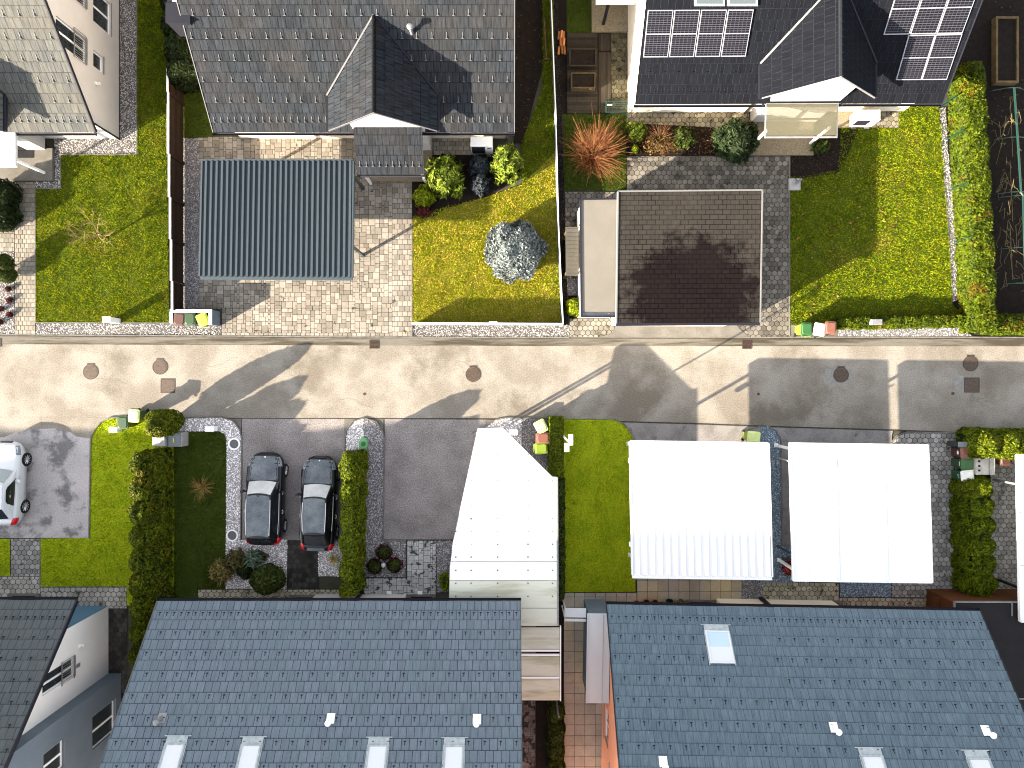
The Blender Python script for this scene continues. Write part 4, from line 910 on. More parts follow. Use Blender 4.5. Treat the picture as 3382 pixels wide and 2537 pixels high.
# ---------------------------------------------------------------- lower middle blue grey roofed house
lm = House('slate_roof_house', 'long house with blue grey tiled roof and four slim skylights', (.40, -10.18), math.pi, 17.03, 3.2, .84, 9.0, .25, .25, 1.2, {'roof': m_roofLM, 'wall': m_wall})
lm.walls(); lm.verge(m_trimd, .02)
place_guards(lm.roof, lm.root, lm.F, guard_grid(lm.L, lm.vlen, .62), m_guardd)
for t, x, y in (('A3', 1360, 1480), ('A3', 1915, 1487), ('B3', 1068, 1490), ('B3', 1622, 1494)): lm.skylight(t, x, y, .82, 1.4)
for i, (t, x, y) in enumerate((('A3', 1185, 1285), ('B3', 648, 1290), ('B3', 1715, 1295))): lm.vent(t, x, y, m_trimz if i == 0 else m_trimw)
mb = MB(); a = P('B2', 540, 1578); b = P('B2', 1200, 1578); mb.box(.40 - a.x, .66, 0, .40 - b.x, 1.21, 3.3); mb.build('entrance_bay', m_wall, lm.root, local=True)
mb = MB(); a = P('B2', 870, 1568); mb.box(.40 - a.x - .07, .52, 0, .40 - a.x + .07, .655, 3.1); mb.build('downpipe', m_gut, lm.root, local=True)
well(lm.root, 'B2', 345, 1580, 545, 1640); well(lm.root, 'B2', 1205, 1575, 1415, 1640)
for x in (1075, 1300):
    a = P('B2', x, 1570); mb = MB(); mb.bbox(.40 - a.x - .12, .50, -.02, .40 - a.x + .12, .655, .12, .02); mb.build('step_light', m_trimw, lm.root, local=True)

# ---------------------------------------------------------------- lower right steel blue roofed house
lr = House('apricot_house', 'apricot walled house with steel blue tiled roof and wide skylight', (22.0, -10.68), math.pi - R(1.0), 17.54, 3.1, .83, 9.0, .25, .3, 1.1, {'roof': m_roofLR, 'wall': m_orange})
hs_lr = [(5.6, 7.3, 1.0, 2.3), (7.6, 9.0, 2.9, 4.2)]
lr.walls(holes_r=hs_lr); lr.verge(m_gut, .03)
pmr2 = lambda y, z, d: (lr.L - lr.ovr - d, y, z)
for h in hs_lr: window(lr.root, pmr2, *h, mull=((h[0] + h[1]) / 2,))
place_guards(lr.roof, lr.root, lr.F, guard_grid(lr.L, lr.vlen, .62, skip=lambda u, v: 10.4 < u < 12.4 and 1.0 < v < 3.4), m_guardd)
lr.skylight('C3', 1783, 660, 1.10, 1.45, glass=m_sky2)
lr.skylight('D3', 1172, 1568, .9, 1.4); lr.skylight('D3', 1950, 1588, .9, 1.4)
for t, x, y in (('C3', 1305, 1605), ('D3', 820, 1355), ('D3', 1930, 1378)): lr.vent(t, x, y, m_trimw)
def lrl(t, x, y, z=0): return lr.Mi @ P(t, x, y, z)
a, b = lrl('C3', 1690, 432), lrl('C3', 2112, 432); mb = MB(); mb.box(b.x - 3.0, .58, 0, a.x, 1.09, 3.0); mb.build('entrance_bay', m_cream, lr.root, local=True)
mb = MB(); c = lrl('C3', 2015, 418); mb.box(c.x - .09, .44, 0, c.x + .09, .575, 3.0); mb.build('downpipe', m_gut, lr.root, local=True)
well(lr.root, 'C3', 1470, 430, 1690, 500); well(lr.root, 'D3', 660, 437, 882, 510)
# grey metal roofed side annex
A = [lrl('C3', 752, 532, 2.5), lrl('C3', 900, 532, 2.5), lrl('C3', 955, 1185, 2.5), lrl('C3', 765, 1185, 2.5)]
xm = max(p.x for p in A); ym0, ym1 = A[0].y, A[3].y
mb = MB(); mb.box(lr.L - .28, ym0 + .08, 0, xm - .10, ym1 - .06, 2.38); mb.build('annex_wall', m_bluewall, lr.root, local=True)
mb = MB(); mb.bbox(lr.L - .27, ym0, 2.40, xm, ym1, 2.5, .01)
for k in (.33, .97): mb.box(lr.L - .27 + (xm - lr.L + .27) * k - .02, ym0, 2.50, lr.L - .27 + (xm - lr.L + .27) * k, ym1, 2.54)
mb.build('annex_roof', m_zinc, lr.root, local=True)
mb = MB(); B = [lrl('C3', 585, 490, 2.2), lrl('C3', 745, 590, 2.2)]
x0_, x1_ = sorted((B[0].x, B[1].x)); y0_, y1_ = sorted((B[0].y, B[1].y))
mb.bbox(x0_ + .02, y0_, 2.16, x1_, y0_ + .45, 2.2, .01); mb.bbox(x0_ + .02, y0_ + .52, 2.14, x1_, y0_ + .58, 2.2, .01); mb.bbox(x0_ + .02, y1_ - .08, 2.14, x1_, y1_, 2.2, .01)
mb.box(x1_ - .08, y0_ + .1, 0, x1_ - .02, y0_ + .16, 2.138); mb.box(x1_ - .08, y1_ - .07, 0, x1_ - .02, y1_ - .02, 2.138)
mb.build('side_canopy', m_zinc, lr.root, local=True)
# ================================================================ carports and canopies
def ribbed(mb, q, n, h=.05, duty=.5, z0=0):
    """trapezoid sheet between four corners (tl,tr,br,bl), n ribs running top to bottom"""
    tl, tr, br_, bl = [Vector(p) for p in q]; prof = []
    for i in range(n):
        a = i / n; w_ = 1 / n; e = .13 * w_
        prof += [(a, 0), (a + w_ * (1 - duty) - e, 0), (a + w_ * (1 - duty), h), (a + w_ - e, h)]
    prof.append((1, 0)); U = Vector((0, 0, 1))
    top = [tl + (tr - tl) * f + U * hh for f, hh in prof]; bot = [bl + (br_ - bl) * f + U * hh for f, hh in prof]
    for i in range(len(prof) - 1): mb.face([bot[i], bot[i + 1], top[i + 1], top[i]])
    mb.face([tl - U * .02, tr - U * .02, br_ - U * .02, bl - U * .02])
def beam(mb, p, q, w_, z0, z1):
    p, q = Vector(p), Vector(q); d = (q - p).normalized(); n = Vector((-d.y, d.x, 0)) * w_ / 2
    mb.prism([(p - n).to_tuple()[:2], (q - n).to_tuple()[:2], (q + n).to_tuple()[:2], (p + n).to_tuple()[:2]], z0, z1)
def posts(root, pts, z1, mat, s=.07, name='post'):
    for p in pts:
        mb = MB(); mb.bbox(p[0] - s, p[1] - s, 0, p[0] + s, p[1] + s, z1, .01)
        mb.box(p[0] - s - .04, p[1] - s - .04, .0, p[0] + s + .04, p[1] + s + .04, .045); mb.build(name, mat, root)
def ins(q, f):
    c = sum((Vector(p) for p in q), Vector()) / len(q); return [Vector(p) + (c - Vector(p)) * f for p in q]
# blue ribbed carport
z = 2.45
q = [P('A0', 1485, 1178, z), P('B0', 806, 1178, z), P('B1', 798, 700, z), P('A1', 1466, 692, z)]
t = thing('carport', 'carport with dark blue grey ribbed sheet roof on the block paved drive', 'carport', (q[3].x, q[3].y, 0))
mb = MB(); ribbed(mb, q, 28, .09, .5); mb.build('roof_sheet', m_corru, t)
mb = MB(); beam(mb, q[3] - Vector((.04, .07, 0)), q[2] + Vector((.04, -.07, 0)), .14, z - .14, z - .005); beam(mb, q[0] + Vector((-.04, .04, 0)), q[1] + Vector((.04, .04, 0)), .08, z - .14, z + .06)
beam(mb, q[0] + Vector((-.04, 0, 0)), q[3] + Vector((-.04, 0, 0)), .08, z - .14, z + .07); beam(mb, q[1] + Vector((.04, 0, 0)), q[2] + Vector((.04, 0, 0)), .08, z - .14, z + .07); mb.build('edge_frame', m_edge, t)
pp = W(1199, 844); posts(t, [(pp.x, pp.y), (q[3].x + .5, pp.y), (pp.x, q[0].y - .6), (q[3].x + .5, q[0].y - .6)], z - .15, m_edge, .06)
# ribbed white carport
z = 2.6
q = [P('C2', 1068, 462, z), P('C2', 2070, 476, z), P('C2', 2097, 1448, z), P('C2', 1084, 1434, z)]
t = thing('carport', 'white carport with ribbed sheet metal roof and white gutter', 'carport', (q[3].x, q[3].y, 0))
mb = MB(); ribbed(mb, q, 18, .06, .5); mb.build('roof_sheet', m_wsheet, t)
dn = (q[3] - q[0]).normalized()
mb = MB(); beam(mb, q[3] + dn * .09 + Vector((-.02, 0, 0)), q[2] + dn * .09 + Vector((.03, 0, 0)), .17, z - .12, z - .01); beam(mb, q[0] - dn * .03, q[1] - dn * .03, .06, z - .14, z + .05)
beam(mb, q[0] - Vector((.03, 0, 0)), q[3] - Vector((.03, 0, 0)), .06, z - .14, z + .075); beam(mb, q[1] + Vector((.03, 0, 0)), q[2] + Vector((.03, 0, 0)), .06, z - .14, z + .075); mb.build('edge_frame', m_wsheet, t)
i_ = ins(q, .10); posts(t, i_, z - .15, m_trimw, .06)
for x, y in ((1062, 600), (1066, 1210)):
    a = P('C2', x, y, 2.3); mb = MB(); mb.bbox(a.x - .05, a.y - .10, 2.2, a.x + .12, a.y + .10, 2.42, .01); mb.build('bracket', m_trimw, t)
# flat white carport
q = [P('D2', 502, 474, z), P('D2', 1508, 488, z), P('D2', 1541, 1492, z), P('D2', 528, 1478, z)]
t = thing('carport', 'flat white panelled carport with two long roof seams', 'carport', (q[3].x, q[3].y, 0))
def bil(q, u, v): a = q[0] + (q[1] - q[0]) * u; b = q[3] + (q[2] - q[3]) * u; return a + (b - a) * v
mb = MB()
for a, b in ((0, .328), (.332, .678), (.682, 1)):
    c = [bil(q, a, 1), bil(q, b, 1), bil(q, b, 0), bil(q, a, 0)]; mb.prism(xy(c), z - .06, z)
    for f in (.25, .5, .75):
        u = a + (b - a) * f; beam(mb, bil(q, u, .02), bil(q, u, .98), .03, z + .0005, z + .010)
mb.prism(xy([bil(q, .01, .99), bil(q, .99, .99), bil(q, .99, .01), bil(q, .01, .01)]), z - .09, z - .062)
mb.build('roof_sheet', m_wsheet2, t)
mb = MB()
for u in (.33, .68): beam(mb, bil(q, u, .01), bil(q, u, .99), .03, z + .001, z + .05)
for a, b in ((0, 1), (1, 2), (2, 3), (3, 0)): beam(mb, q[a], q[b], .07, z - .12, z + (.045 if a != 2 else .02))
mb.build('edge_frame', m_wsheet, t)
i_ = ins(q, .10); posts(t, i_, z - .13, m_trimw, .06)
a, b, c = P('D2', 490, 605, 2.4), P('D2', 392, 580, 1.9), P('D2', 402, 652, .1)
pipe(t, [a, P('D2', 480, 598, 2.3), P('D2', 395, 582, 1.2), P('D2', 402, 655, .05)], .04, m_trimz, local=False)
mb = MB(); a, b = P('D2', 405, 1222), P('D2', 560, 1310); mb.tube((a.x, a.y, .05), P('D2', 530, 1292, 2.45), .06, n=8); mb.build('strut', m_edge, t)
# partly hidden white carport at the right edge
q = [P('D2', 2164, 560, z), P('D2', 2900, 560, z), P('D3', 2900, 590, z), P('D3', 2186, 590, z)]
t = thing('carport', 'white flat carport cut by the right edge of the photo', 'carport', (q[3].x, q[3].y, 0))
mb = MB()
for a, b in ((0, .34), (.345, .66), (.665, 1)): mb.prism(xy([bil(q, 0, b), bil(q, 1, b), bil(q, 1, a), bil(q, 0, a)]), z - .06, z)
mb.prism(xy([bil(q, .01, .99), bil(q, .99, .99), bil(q, .99, .01), bil(q, .01, .01)]), z - .1, z - .062); mb.build('roof_sheet', m_wsheet2, t)
mb = MB()
for a, b in ((0, 1), (1, 2), (2, 3), (3, 0)): beam(mb, q[a], q[b], .06, z - .12, z + .04)
mb.build('edge_frame', m_wsheet, t)
for y in (738, 1468):
    c = P('D2', 1988 if y < 1000 else 2020, y); mb = MB(); mb.bbox(c.x - .07, c.y - .05, 0, c.x + .07, c.y + .05, 2.44, .01); mb.build('post', m_gut if y > 1000 else m_trimz, t)
# polygon canopy at the middle house
z = 2.75
outl = PL('B2', [(1722, 366), (1900, 360)], z) + PL('C2', [(495, 720), (524, 722)], z) + PL('C3', [(532, 620), (262, 620), (258, 700), (-320, 700)], z) + PL('B2', [(1512, 1640), (1518, 1380), (1545, 1178)], z)
outl = ccw(xy(outl))
t = thing('canopy', 'angular white sheet canopy beside the slate roofed house, wide at the back', 'canopy', (outl[0][0], outl[0][1], 0))
ys = [P('B2', 0, y, z).y for y in (300, 649, 991, 1336)] + [P('B3', 0, y, z).y for y in (290, 491)] + [-99]
mb = MB(); m0 = MB()
xa, xb_ = min(p[0] for p in outl) - 1, max(p[0] for p in outl) + 1
for i, (a, b) in enumerate(zip(ys, ys[1:])):
    c = clip(outl, [(xa, b + .014), (xb_, b + .014), (xb_, a - .014), (xa, a - .014)])
    if len(c) > 2: (mb if i < 4 else m0).prism(c, z - .04, z + .0)
mb.build('roof_sheet', m_wsheet, t); m0.build('roof_sheet', m_dirty, t)
_sm = MB(); _sm.lathe([(.001, 0), (.036, 0), (.036, .016), (.001, .02)], n=8); _so = _sm.build('roof_screw', m_trimd); _sme = _so.data; bpy.data.objects.remove(_so)
for y in (466, 556, 745, 838, 932, 1025, 1118, 1212, 1305, 1402, 1497, 1592):
    for x, tt in ((1672, 'B2'), (1866, 'B2'), (318, 'C2'), (497, 'C2'), (1560, 'B2')):
        c = P(tt, x, y, z)
        if in_poly(np.array([c.x]), np.array([c.y]), [tuple(p) for p in outl])[0]:
            o = bpy.data.objects.new('roof_screw', _sme); link(o); o.parent = t; o.location = (c.x - t.location.x, c.y - t.location.y, z)

mb = MB()
e0 = P('C2', 524, 722, z); e1 = P('C3', 530, 620, z)
beam(mb, e0 + Vector((.05, 0, 0)), e1 + Vector((.05, 0, 0)), .07, z - .1, z + .02); mb.build('gutter', m_trimz, t)
mb = MB(); rr = [Vector((p[0], p[1], 0)) for p in outl]
for a, b in zip(rr, rr[1:] + rr[:1]): beam(mb, a, b, .05, z - .16, z - .045)
mb.build('edge_frame', m_trimz, t)
posts(t, [P('B2', 1745, 430), P('B2', 1640, 1130), P('C2', 470, 860), P('C2', 478, 1500), P('C2', 40, 420)], z - .17, m_trimz, .05)
# stepped glass roof pieces beside the middle house
t = thing('side_roof', 'narrow stepped cream sheet roof along the right wall of the slate roofed house', 'roof', (P('C3', 262, 900).x, P('C3', 262, 900).y, 0))
for y0_, y1_ in ((632, 792), (843, 990), (1010, 1164)):
    mb = MB(); c = PL('C3', [(200, y0_), (548, y0_), (550, y1_), (200, y1_)], 2.5); mb.prism(xy(c), 2.46, 2.5)
    for x in (360, 530):
        for y in (y0_ + 14, y1_ - 14): p = P('C3', x, y, 2.5); mb.tube((p.x, p.y, 2.5), (p.x, p.y, 2.514), .022, n=6)
    mb.build('roof_sheet', m_dirty, t)
mb = MB()
for y in (800, 832, 998): a, b = P('C3', 200, y, 2.5), P('C3', 548, y, 2.5); beam(mb, a, b, .07, 2.42, 2.54)
a, b = P('C3', 556, 622, 2.5), P('C3', 556, 1168, 2.5); beam(mb, a, b, .05, 2.36, 2.53); mb.build('roof_bar', m_trimw, t)
posts(t, [P('C3', 520, 660), P('C3', 520, 1120)], 2.4, m_trimz, .04)
# brown shingled garage with flat annex
z = 2.6
q = [P('C1', 976, 72, z), P('C1', 2030, 62, z), P('C1', 2014, 1030, z), P('C1', 964, 1036, z)]
m_shing = tile_mat('brown bitumen shingle', (.030, .0265, .023), (.024, .0215, .019), (.034, .029, .025), tw=.40, th=.235, mortar=.016, cm=(.006, .005, .0055), streak=.12, rough=.85, spec=.03, moff=.5)
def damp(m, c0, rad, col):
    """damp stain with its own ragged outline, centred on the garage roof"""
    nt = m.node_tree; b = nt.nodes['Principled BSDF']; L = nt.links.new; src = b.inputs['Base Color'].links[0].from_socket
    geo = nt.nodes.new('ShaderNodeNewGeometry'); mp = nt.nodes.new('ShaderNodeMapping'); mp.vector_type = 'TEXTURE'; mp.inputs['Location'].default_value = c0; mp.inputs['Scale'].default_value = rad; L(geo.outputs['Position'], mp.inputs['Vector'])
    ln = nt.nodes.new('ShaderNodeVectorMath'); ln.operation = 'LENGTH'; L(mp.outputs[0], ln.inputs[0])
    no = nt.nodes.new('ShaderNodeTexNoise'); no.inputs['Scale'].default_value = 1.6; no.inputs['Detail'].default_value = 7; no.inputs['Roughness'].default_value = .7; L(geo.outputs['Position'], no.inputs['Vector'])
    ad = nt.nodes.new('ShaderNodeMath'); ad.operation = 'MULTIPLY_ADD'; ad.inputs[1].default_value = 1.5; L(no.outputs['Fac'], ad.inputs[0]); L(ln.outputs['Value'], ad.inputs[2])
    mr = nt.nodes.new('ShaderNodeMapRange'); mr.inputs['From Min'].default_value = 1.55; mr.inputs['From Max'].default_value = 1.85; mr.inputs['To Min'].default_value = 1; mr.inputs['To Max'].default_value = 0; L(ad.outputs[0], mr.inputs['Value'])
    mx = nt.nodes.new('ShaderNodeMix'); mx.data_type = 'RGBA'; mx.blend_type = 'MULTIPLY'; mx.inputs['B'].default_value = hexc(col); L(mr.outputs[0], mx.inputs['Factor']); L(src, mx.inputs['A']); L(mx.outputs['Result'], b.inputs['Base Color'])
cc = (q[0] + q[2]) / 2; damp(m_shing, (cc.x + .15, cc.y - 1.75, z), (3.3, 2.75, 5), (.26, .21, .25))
t = thing('garage', 'garage with brown shingled flat roof and a dark damp stain', 'garage', (q[3].x, q[3].y, 0))
mb = MB(); mb.prism(xy(ins(q, .04)), 0, z - .2); mb.build('wall', m_wall, t)
mb = MB(); U = (q[2] - q[3]).normalized(); L_ = (q[2] - q[3]).length; V_ = (q[0] - q[3]); vl = V_.length
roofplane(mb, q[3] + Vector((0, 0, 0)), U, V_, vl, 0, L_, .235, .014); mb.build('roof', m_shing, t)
mb = MB()
for a, b in ((0, 1), (1, 2), (3, 0)): beam(mb, q[a], q[b], .06, z - .2, z + .05)
mb.build('edge_trim', M('pale edge metal', (.12, .12, .122), rough=.6), t)
mb = MB(); beam(mb, q[2] - Vector((0, .05, 0)), q[3] - Vector((0, .05, 0)), .13, z - .16, z + .0); mb.build('gutter', m_gut, t)
mb = MB(); d0, d1 = ins(q, .04)[3], ins(q, .04)[2]; mb.box(d0.x + .8, d0.y - .035, .02, d1.x - .8, d0.y - .003, 2.2)
for k in range(1, 5): mb.box(d0.x + .8, d0.y - .045, .02 + k * .43, d1.x - .8, d0.y - .036, .035 + k * .43)
mb.build('garage_door', m_trimw, t)
z = 2.3
q = [P('C1', 700, 130, z), P('C1', 975, 126, z), P('C1', 964, 985, z), P('C1', 708, 985, z)]
m_ann = M('pale roofing felt', (.145, .132, .115), (.125, .115, .10), .8, rough=.7, fine=.06)
t = thing('garage_annex', 'narrow cream flat roofed annex left of the brown garage', 'shed', (q[3].x, q[3].y, 0))
mb = MB(); mb.prism(xy(ins(q, .05)), 0, z - .12); mb.build('wall', m_wall, t)
mb = MB(); mb.prism(xy([q[0], q[1], P('C1', 966, 950, z), P('C1', 707, 950, z)]), z - .1, z); mb.build('roof', m_ann, t)
mb = MB(); beam(mb, q[0], q[3], .07, z - .14, z + .05); beam(mb, q[3], q[2], .07, z - .14, z + .05); beam(mb, q[0], q[1], .07, z - .14, z + .05); mb.build('edge_trim', m_gut, t)
mb = MB(); mb.prism(xy(PL('C1', [(712, 955), (962, 955), (962, 978), (712, 978)], z)), z - .16, z - .06); mb.build('gutter', m_trimz, t)
mb = MB(); mb.path([P('C1', 910, 965, 2.3), P('C1', 918, 1000, 1.9), P('C1', 945, 1025, .1)], .035, n=6); mb.build('downpipe', m_trimz, t)
z = 1.7
q = [P('C1', 592, 332, z), P('C1', 688, 332, z), P('C1', 688, 688, z), P('C1', 596, 688, z)]
m_tan = M('tan corrugated plastic', (.060, .053, .040), (.048, .042, .032), 2, rough=.5, fine=.12)
t = thing('woodshed', 'small lean-to with tan sheet roof beside the fence', 'shed', (q[3].x, q[3].y, 0))
mb = MB(); mb.loft([[p - Vector((0, 0, .03)) for p in q], q]); 
for k in range(12):
    y = q[3].y + (q[0].y - q[3].y) * (k + .5) / 12; mb.box(q[3].x + .02, y - .02, z + .001, q[2].x - .01, y + .02, z + .012)
mb.build('roof', m_tan, t)
posts(t, ins(q, .16), z - .04, m_planter, .04)
mb = MB(); i_ = ins(q, .2)
for k in range(5): mb.box(i_[3].x, i_[3].y, .2 + k * .28, i_[2].x, i_[0].y, .32 + k * .28)
mb.build('shelf', m_planter, t)
# dark shed roof and timber fence at the lower right
z = 2.4
q = [P('D3', 1706, 446, z), P('D3', 2600, 446, z), P('D3', 2600, 1240, z), P('D3', 1706, 1240, z)]
m_felt = M('black roofing felt', (.010, .010, .011), (.014, .013, .014), 1.2, rough=.7, spec=.2, fine=.2)
t = thing('shed', 'flat black felt roofed shed behind the apricot house', 'shed', (q[3].x, q[3].y, 0))
mb = MB(); mb.prism(xy(ins(q, .03)), 0, z - .1); mb.build('wall', m_wood, t)
mb = MB(); mb.prism(xy(q), z - .08, z); mb.build('roof', m_felt, t)
mb = MB(); beam(mb, q[0], q[1], .05, z - .1, z + .03); beam(mb, P('D3', 1706, 446, z), P('D3', 1706, 520, z), .04, z - .1, z + .03); beam(mb, P('D3', 2122, 440, z), P('D3', 2122, 548, z), .04, z + .001, z + .03); beam(mb, P('D3', 2160, 1152, z), P('D3', 2600, 1152, z), .05, z + .001, z + .03); mb.build('edge_trim', m_trimz, t)
t = thing('timber_screen', 'reddish brown timber screen at the foot of the scalloped hedge', 'fence', P('D3', 1550, 405))
mb = MB(); c = PL('D3', [(1552, 412), (1700, 412), (1700, 500), (1552, 500)], 1.2); mb.prism(xy(c), 1.14, 1.2)
for k in range(6): a = bil([Vector(p) for p in c], k / 6 + .05, 0); b = bil([Vector(p) for p in c], k / 6 + .05, 1); beam(mb, a, b, .02, 1.201, 1.215)
mb.build('cover', m_wood, t)
mb = MB(); 
for k in range(4): a, b = P('D3', 1700, 436), P('D3', 2130, 436); mb.box(a.x, a.y - .02, .1 + k * .45, b.x, a.y + .02, .5 + k * .45)
mb.build('board_panel', m_wood, t)
for x in (1555, 1698, 2130):
    a = P('D3', x, 436); mb = MB(); mb.bbox(a.x - .05, a.y - .05, 0, a.x + .05, a.y + .05, 1.9 if x > 1600 else 1.13, .01); mb.build('post', m_wood, t)

# ================================================================ fences and walls
fx = P('A0', 1334, 700).x + .05
segs = [('A0', 500, 670, 1.66), ('A0', 672, 1122, 1.62), ('A0', 1124, 1440, 1.52), ('A0', 1442, 1439 + 0, 1.42), ('A1', 115, 420, 1.40), ('A1', 422, 725, 1.30), ('A1', 727, 935, 1.2)]
segs[3] = ('A1', -1327 + 1442, 112, 1.46)
segs[3] = ('A1', 1442 - 1327 - 15, 112, 1.46)
segs = [('A1', 500 - 1327, 670 - 1327, 1.66), ('A1', 672 - 1327, 1120 - 1327, 1.6), ('A1', 1123 - 1327, 112, 1.5), ('A1', 115, 420, 1.40), ('A1', 422, 725, 1.30), ('A1', 727, 940, 1.2)]
t = thing('fence', 'stepped dark brown board fence with white caps between the left gardens', 'fence', (fx, 6, 0))
for (tt, y0_, y1_, zt) in segs:
    a = P(tt, 0, y1_, zt).y + .02; b = P(tt, 0, y0_, zt).y - .02; mb = MB(); k = 0; z = .06
    while z < zt - .1: mb.box(fx - .02, a, z, fx + .02, b, min(z + .165, zt - .045)); z += .172
    mb.build('board_panel', m_fence, t)
    mb = MB(); mb.bbox(fx - .05, a - .01, zt - .04, fx + .05, b + .01, zt, .008); mb.build('cap_rail', m_trimw, t)
    for y in (a + .03, b - .03):
        mb = MB(); mb.box(fx + .021, y - .04, 0, fx + .07, y + .04, zt - .05); mb.build('post', m_fence, t)
# bin enclosure
ze_ = 1.0
t = thing('bin_enclosure', 'low white walled enclosure holding three wheelie bins by the paved drive', 'wall', (P('A1', 1330, 1000).x, P('A1', 1330, 1000).y, 0))
mb = MB(); w0 = P('A1', 1250, 935, ze_); w1 = P('A1', 1545, 950, ze_); w2 = P('A1', 1545, 1045, ze_); w3 = P('A1', 1248, 1030, ze_)
mb.box(w0.x - .05, w0.y - .13, -.02, w1.x, w0.y, ze_ - .03); mb.box(w1.x - .12, w2.y, -.02, w1.x, w0.y - .131, ze_ - .03); mb.box(w3.x - .06, w3.y, -.02, w3.x + .06, w0.y - .131, ze_ - .03); mb.build('wall', m_bluewall, t)
mb = MB(); mb.bbox(w0.x - .06, w0.y - .15, ze_ - .029, w1.x + .02, w0.y + .02, ze_, .008); mb.bbox(w1.x - .14, w2.y - .02, ze_ - .029, w1.x + .02, w0.y - .151, ze_, .008); mb.bbox(w3.x - .08, w3.y - .02, ze_ - .029, w3.x + .08, w0.y - .151, ze_, .008); mb.build('cap_rail', m_trimw, t)
# white rail fence around the yellow lawn
zt = .95
t = thing('rail_fence', 'low panel fence with white top rail round the yellow lawn', 'fence', (P('C1', 570, 1040).x, P('C1', 570, 1040).y, 0))
line = PL('B1', [(1240, 1035)], zt) + PL('C1', [(574, 1040)], zt) + PL('C1', [(540, 300)], zt) + PL('C0', [(520, 800), (500, 300), (484, -120)], zt)
mb = MB()
for a, b in zip(line, line[1:]): beam(mb, a, b, .085 if a.y < -9 or a is line[0] else .05, zt - .05, zt)
mb.build('cap_rail', m_trimw, t)
mb = MB()
for a, b in zip(line, line[1:]): beam(mb, a, b, .03, .05, zt - .052)
mb.build('board_panel', m_bluewall, t)
for a, b in zip(line, line[1:]):
    n = max(1, round((b - a).length / 2.0))
    for i in range(n + (b is line[-1])):
        p = a + (b - a) * i / n; mb = MB(); mb.box(p.x - .035, p.y - .035, 0, p.x + .035, p.y + .035, zt - .053); mb.build('post', m_trimz, t)
mb = MB(); a, b = P('B1', 1805, 1022, zt), P('B1', 1863, 1030, zt); mb.bbox(a.x, b.y - .05, zt - .25, b.x, a.y, zt + .012, .01); mb.build('letterbox', m_trimw, t)
# green post fence along the hedge
t = thing('wire_fence', 'green post and wire fence in front of the yellow green hedge', 'fence', P('D1', 1675, 55))
gp = [P('D0', 1590, 780), P('D0', 1645, 1020), P('D0', 1675, 1388), P('D1', 1705, 440), P('D1', 1740, 820)]
for p in gp:
    mb = MB(); mb.tube((p.x, p.y, 0), (p.x, p.y, 1.35), .035, n=8); mb.build('post', m_green, t)
mb = MB()
for zz in (.2, .75, 1.3):
    for a, b in zip(gp, gp[1:]): mb.tube((a.x, a.y, zz), (b.x, b.y, zz), .006, n=4)
mb.build('wire', m_green, t)

# ================================================================ wheelie bins
def bin_(label, t, x, y, lid, body, rot=0.0, s=1.0, mark=None, lidh=0.0, group='wheelie bins put out along the street', base=None):
    c = base or P(t, x, y, .95 * s); o = thing('wheelie_bin', label, 'bin', (c.x, c.y, .04), R(rot), group)
    w0, w1, d0, d1, h = .20 * s, .255 * s, .22 * s, .285 * s, .90 * s
    mb = MB(); rings = []
    for k, zz in enumerate((0.0, .10, .8, .86, h)):
        f = zz / h; wx = w0 + (w1 - w0) * f; dy = d0 + (d1 - d0) * f; e = .03
        if k >= 3: wx += .015; dy += .012
        rings.append([(-wx + e, -dy, zz), (wx - e, -dy, zz), (wx, -dy + e, zz), (wx, dy - e, zz), (wx - e, dy, zz), (-wx + e, dy, zz), (-wx, dy - e, zz), (-wx, -dy + e, zz)])
    mb.loft(rings); b = mb.build('body', body, o, local=True)
    mb = MB(); rings = []
    for zz, i in ((h + .002, 0), (h + .03, 0), (h + .045, .015), (h + .05, .06), (h + .078, .085)):
        wx, dy = w1 + .03 - i, d1 + .03 - i; e = .05
        rings.append([(-wx + e, -dy - .02, zz), (wx - e, -dy - .02, zz), (wx, -dy + e, zz), (wx, dy - e, zz), (wx - e, dy, zz), (-wx + e, dy, zz), (-wx, dy - e, zz), (-wx, -dy + e, zz)])
    mb.loft(rings); l = mb.build('lid', lid, o, local=True)
    mb = MB(); mb.tube((-w1 + .03, d1 + .075, h - .01), (w1 - .03, d1 + .075, h - .01), .018, n=8); mb.box(-w1 + .03, d1 + .015, h - .03, -w1 + .06, d1 + .08, h - .005); mb.box(w1 - .06, d1 + .015, h - .03, w1 - .03, d1 + .08, h - .005); mb.build('handle', body, o, local=True)
    for sx in (-1, 1):
        mb = MB(); mb.tube((sx * (w0 - .01), d0 + .02, .075), (sx * (w0 + .045), d0 + .02, .075), .10, n=14); mb.build('wheel', m_dark, o, local=True)
    if mark:
        mb = MB(); zz = .62 * s; f = zz / h; dy = d0 + (d1 - d0) * f + .006
        if mark == 'oval': mb.face([(.10 * math.cos(a), -dy, zz + .075 * math.sin(a)) for a in [2 * math.pi * i / 14 for i in range(14)]])
        elif mark == 'bar': mb.face([(-.11, -dy - .012, zz + .1), (.11, -dy - .012, zz + .1), (.11, -dy - .014, zz + .15), (-.11, -dy - .014, zz + .15)])
        else:
            for k in range(3):
                a = 2 * math.pi * k / 3 + .5; cx_, cz_ = .06 * math.cos(a), .06 * math.sin(a); tx, tz = -math.sin(a), math.cos(a)
                mb.face([(cx_ + tx * .055 + math.cos(a) * .02, -dy, zz + cz_ + tz * .055 + math.sin(a) * .02), (cx_ - tx * .05 + math.cos(a) * .03, -dy, zz + cz_ - tz * .05 + math.sin(a) * .03), (cx_ - tx * .05 - math.cos(a) * .02, -dy, zz + cz_ - tz * .05 - math.sin(a) * .02)])
        mb.build('mark', m_trimw, b, local=True)
    return o
pl = plastic
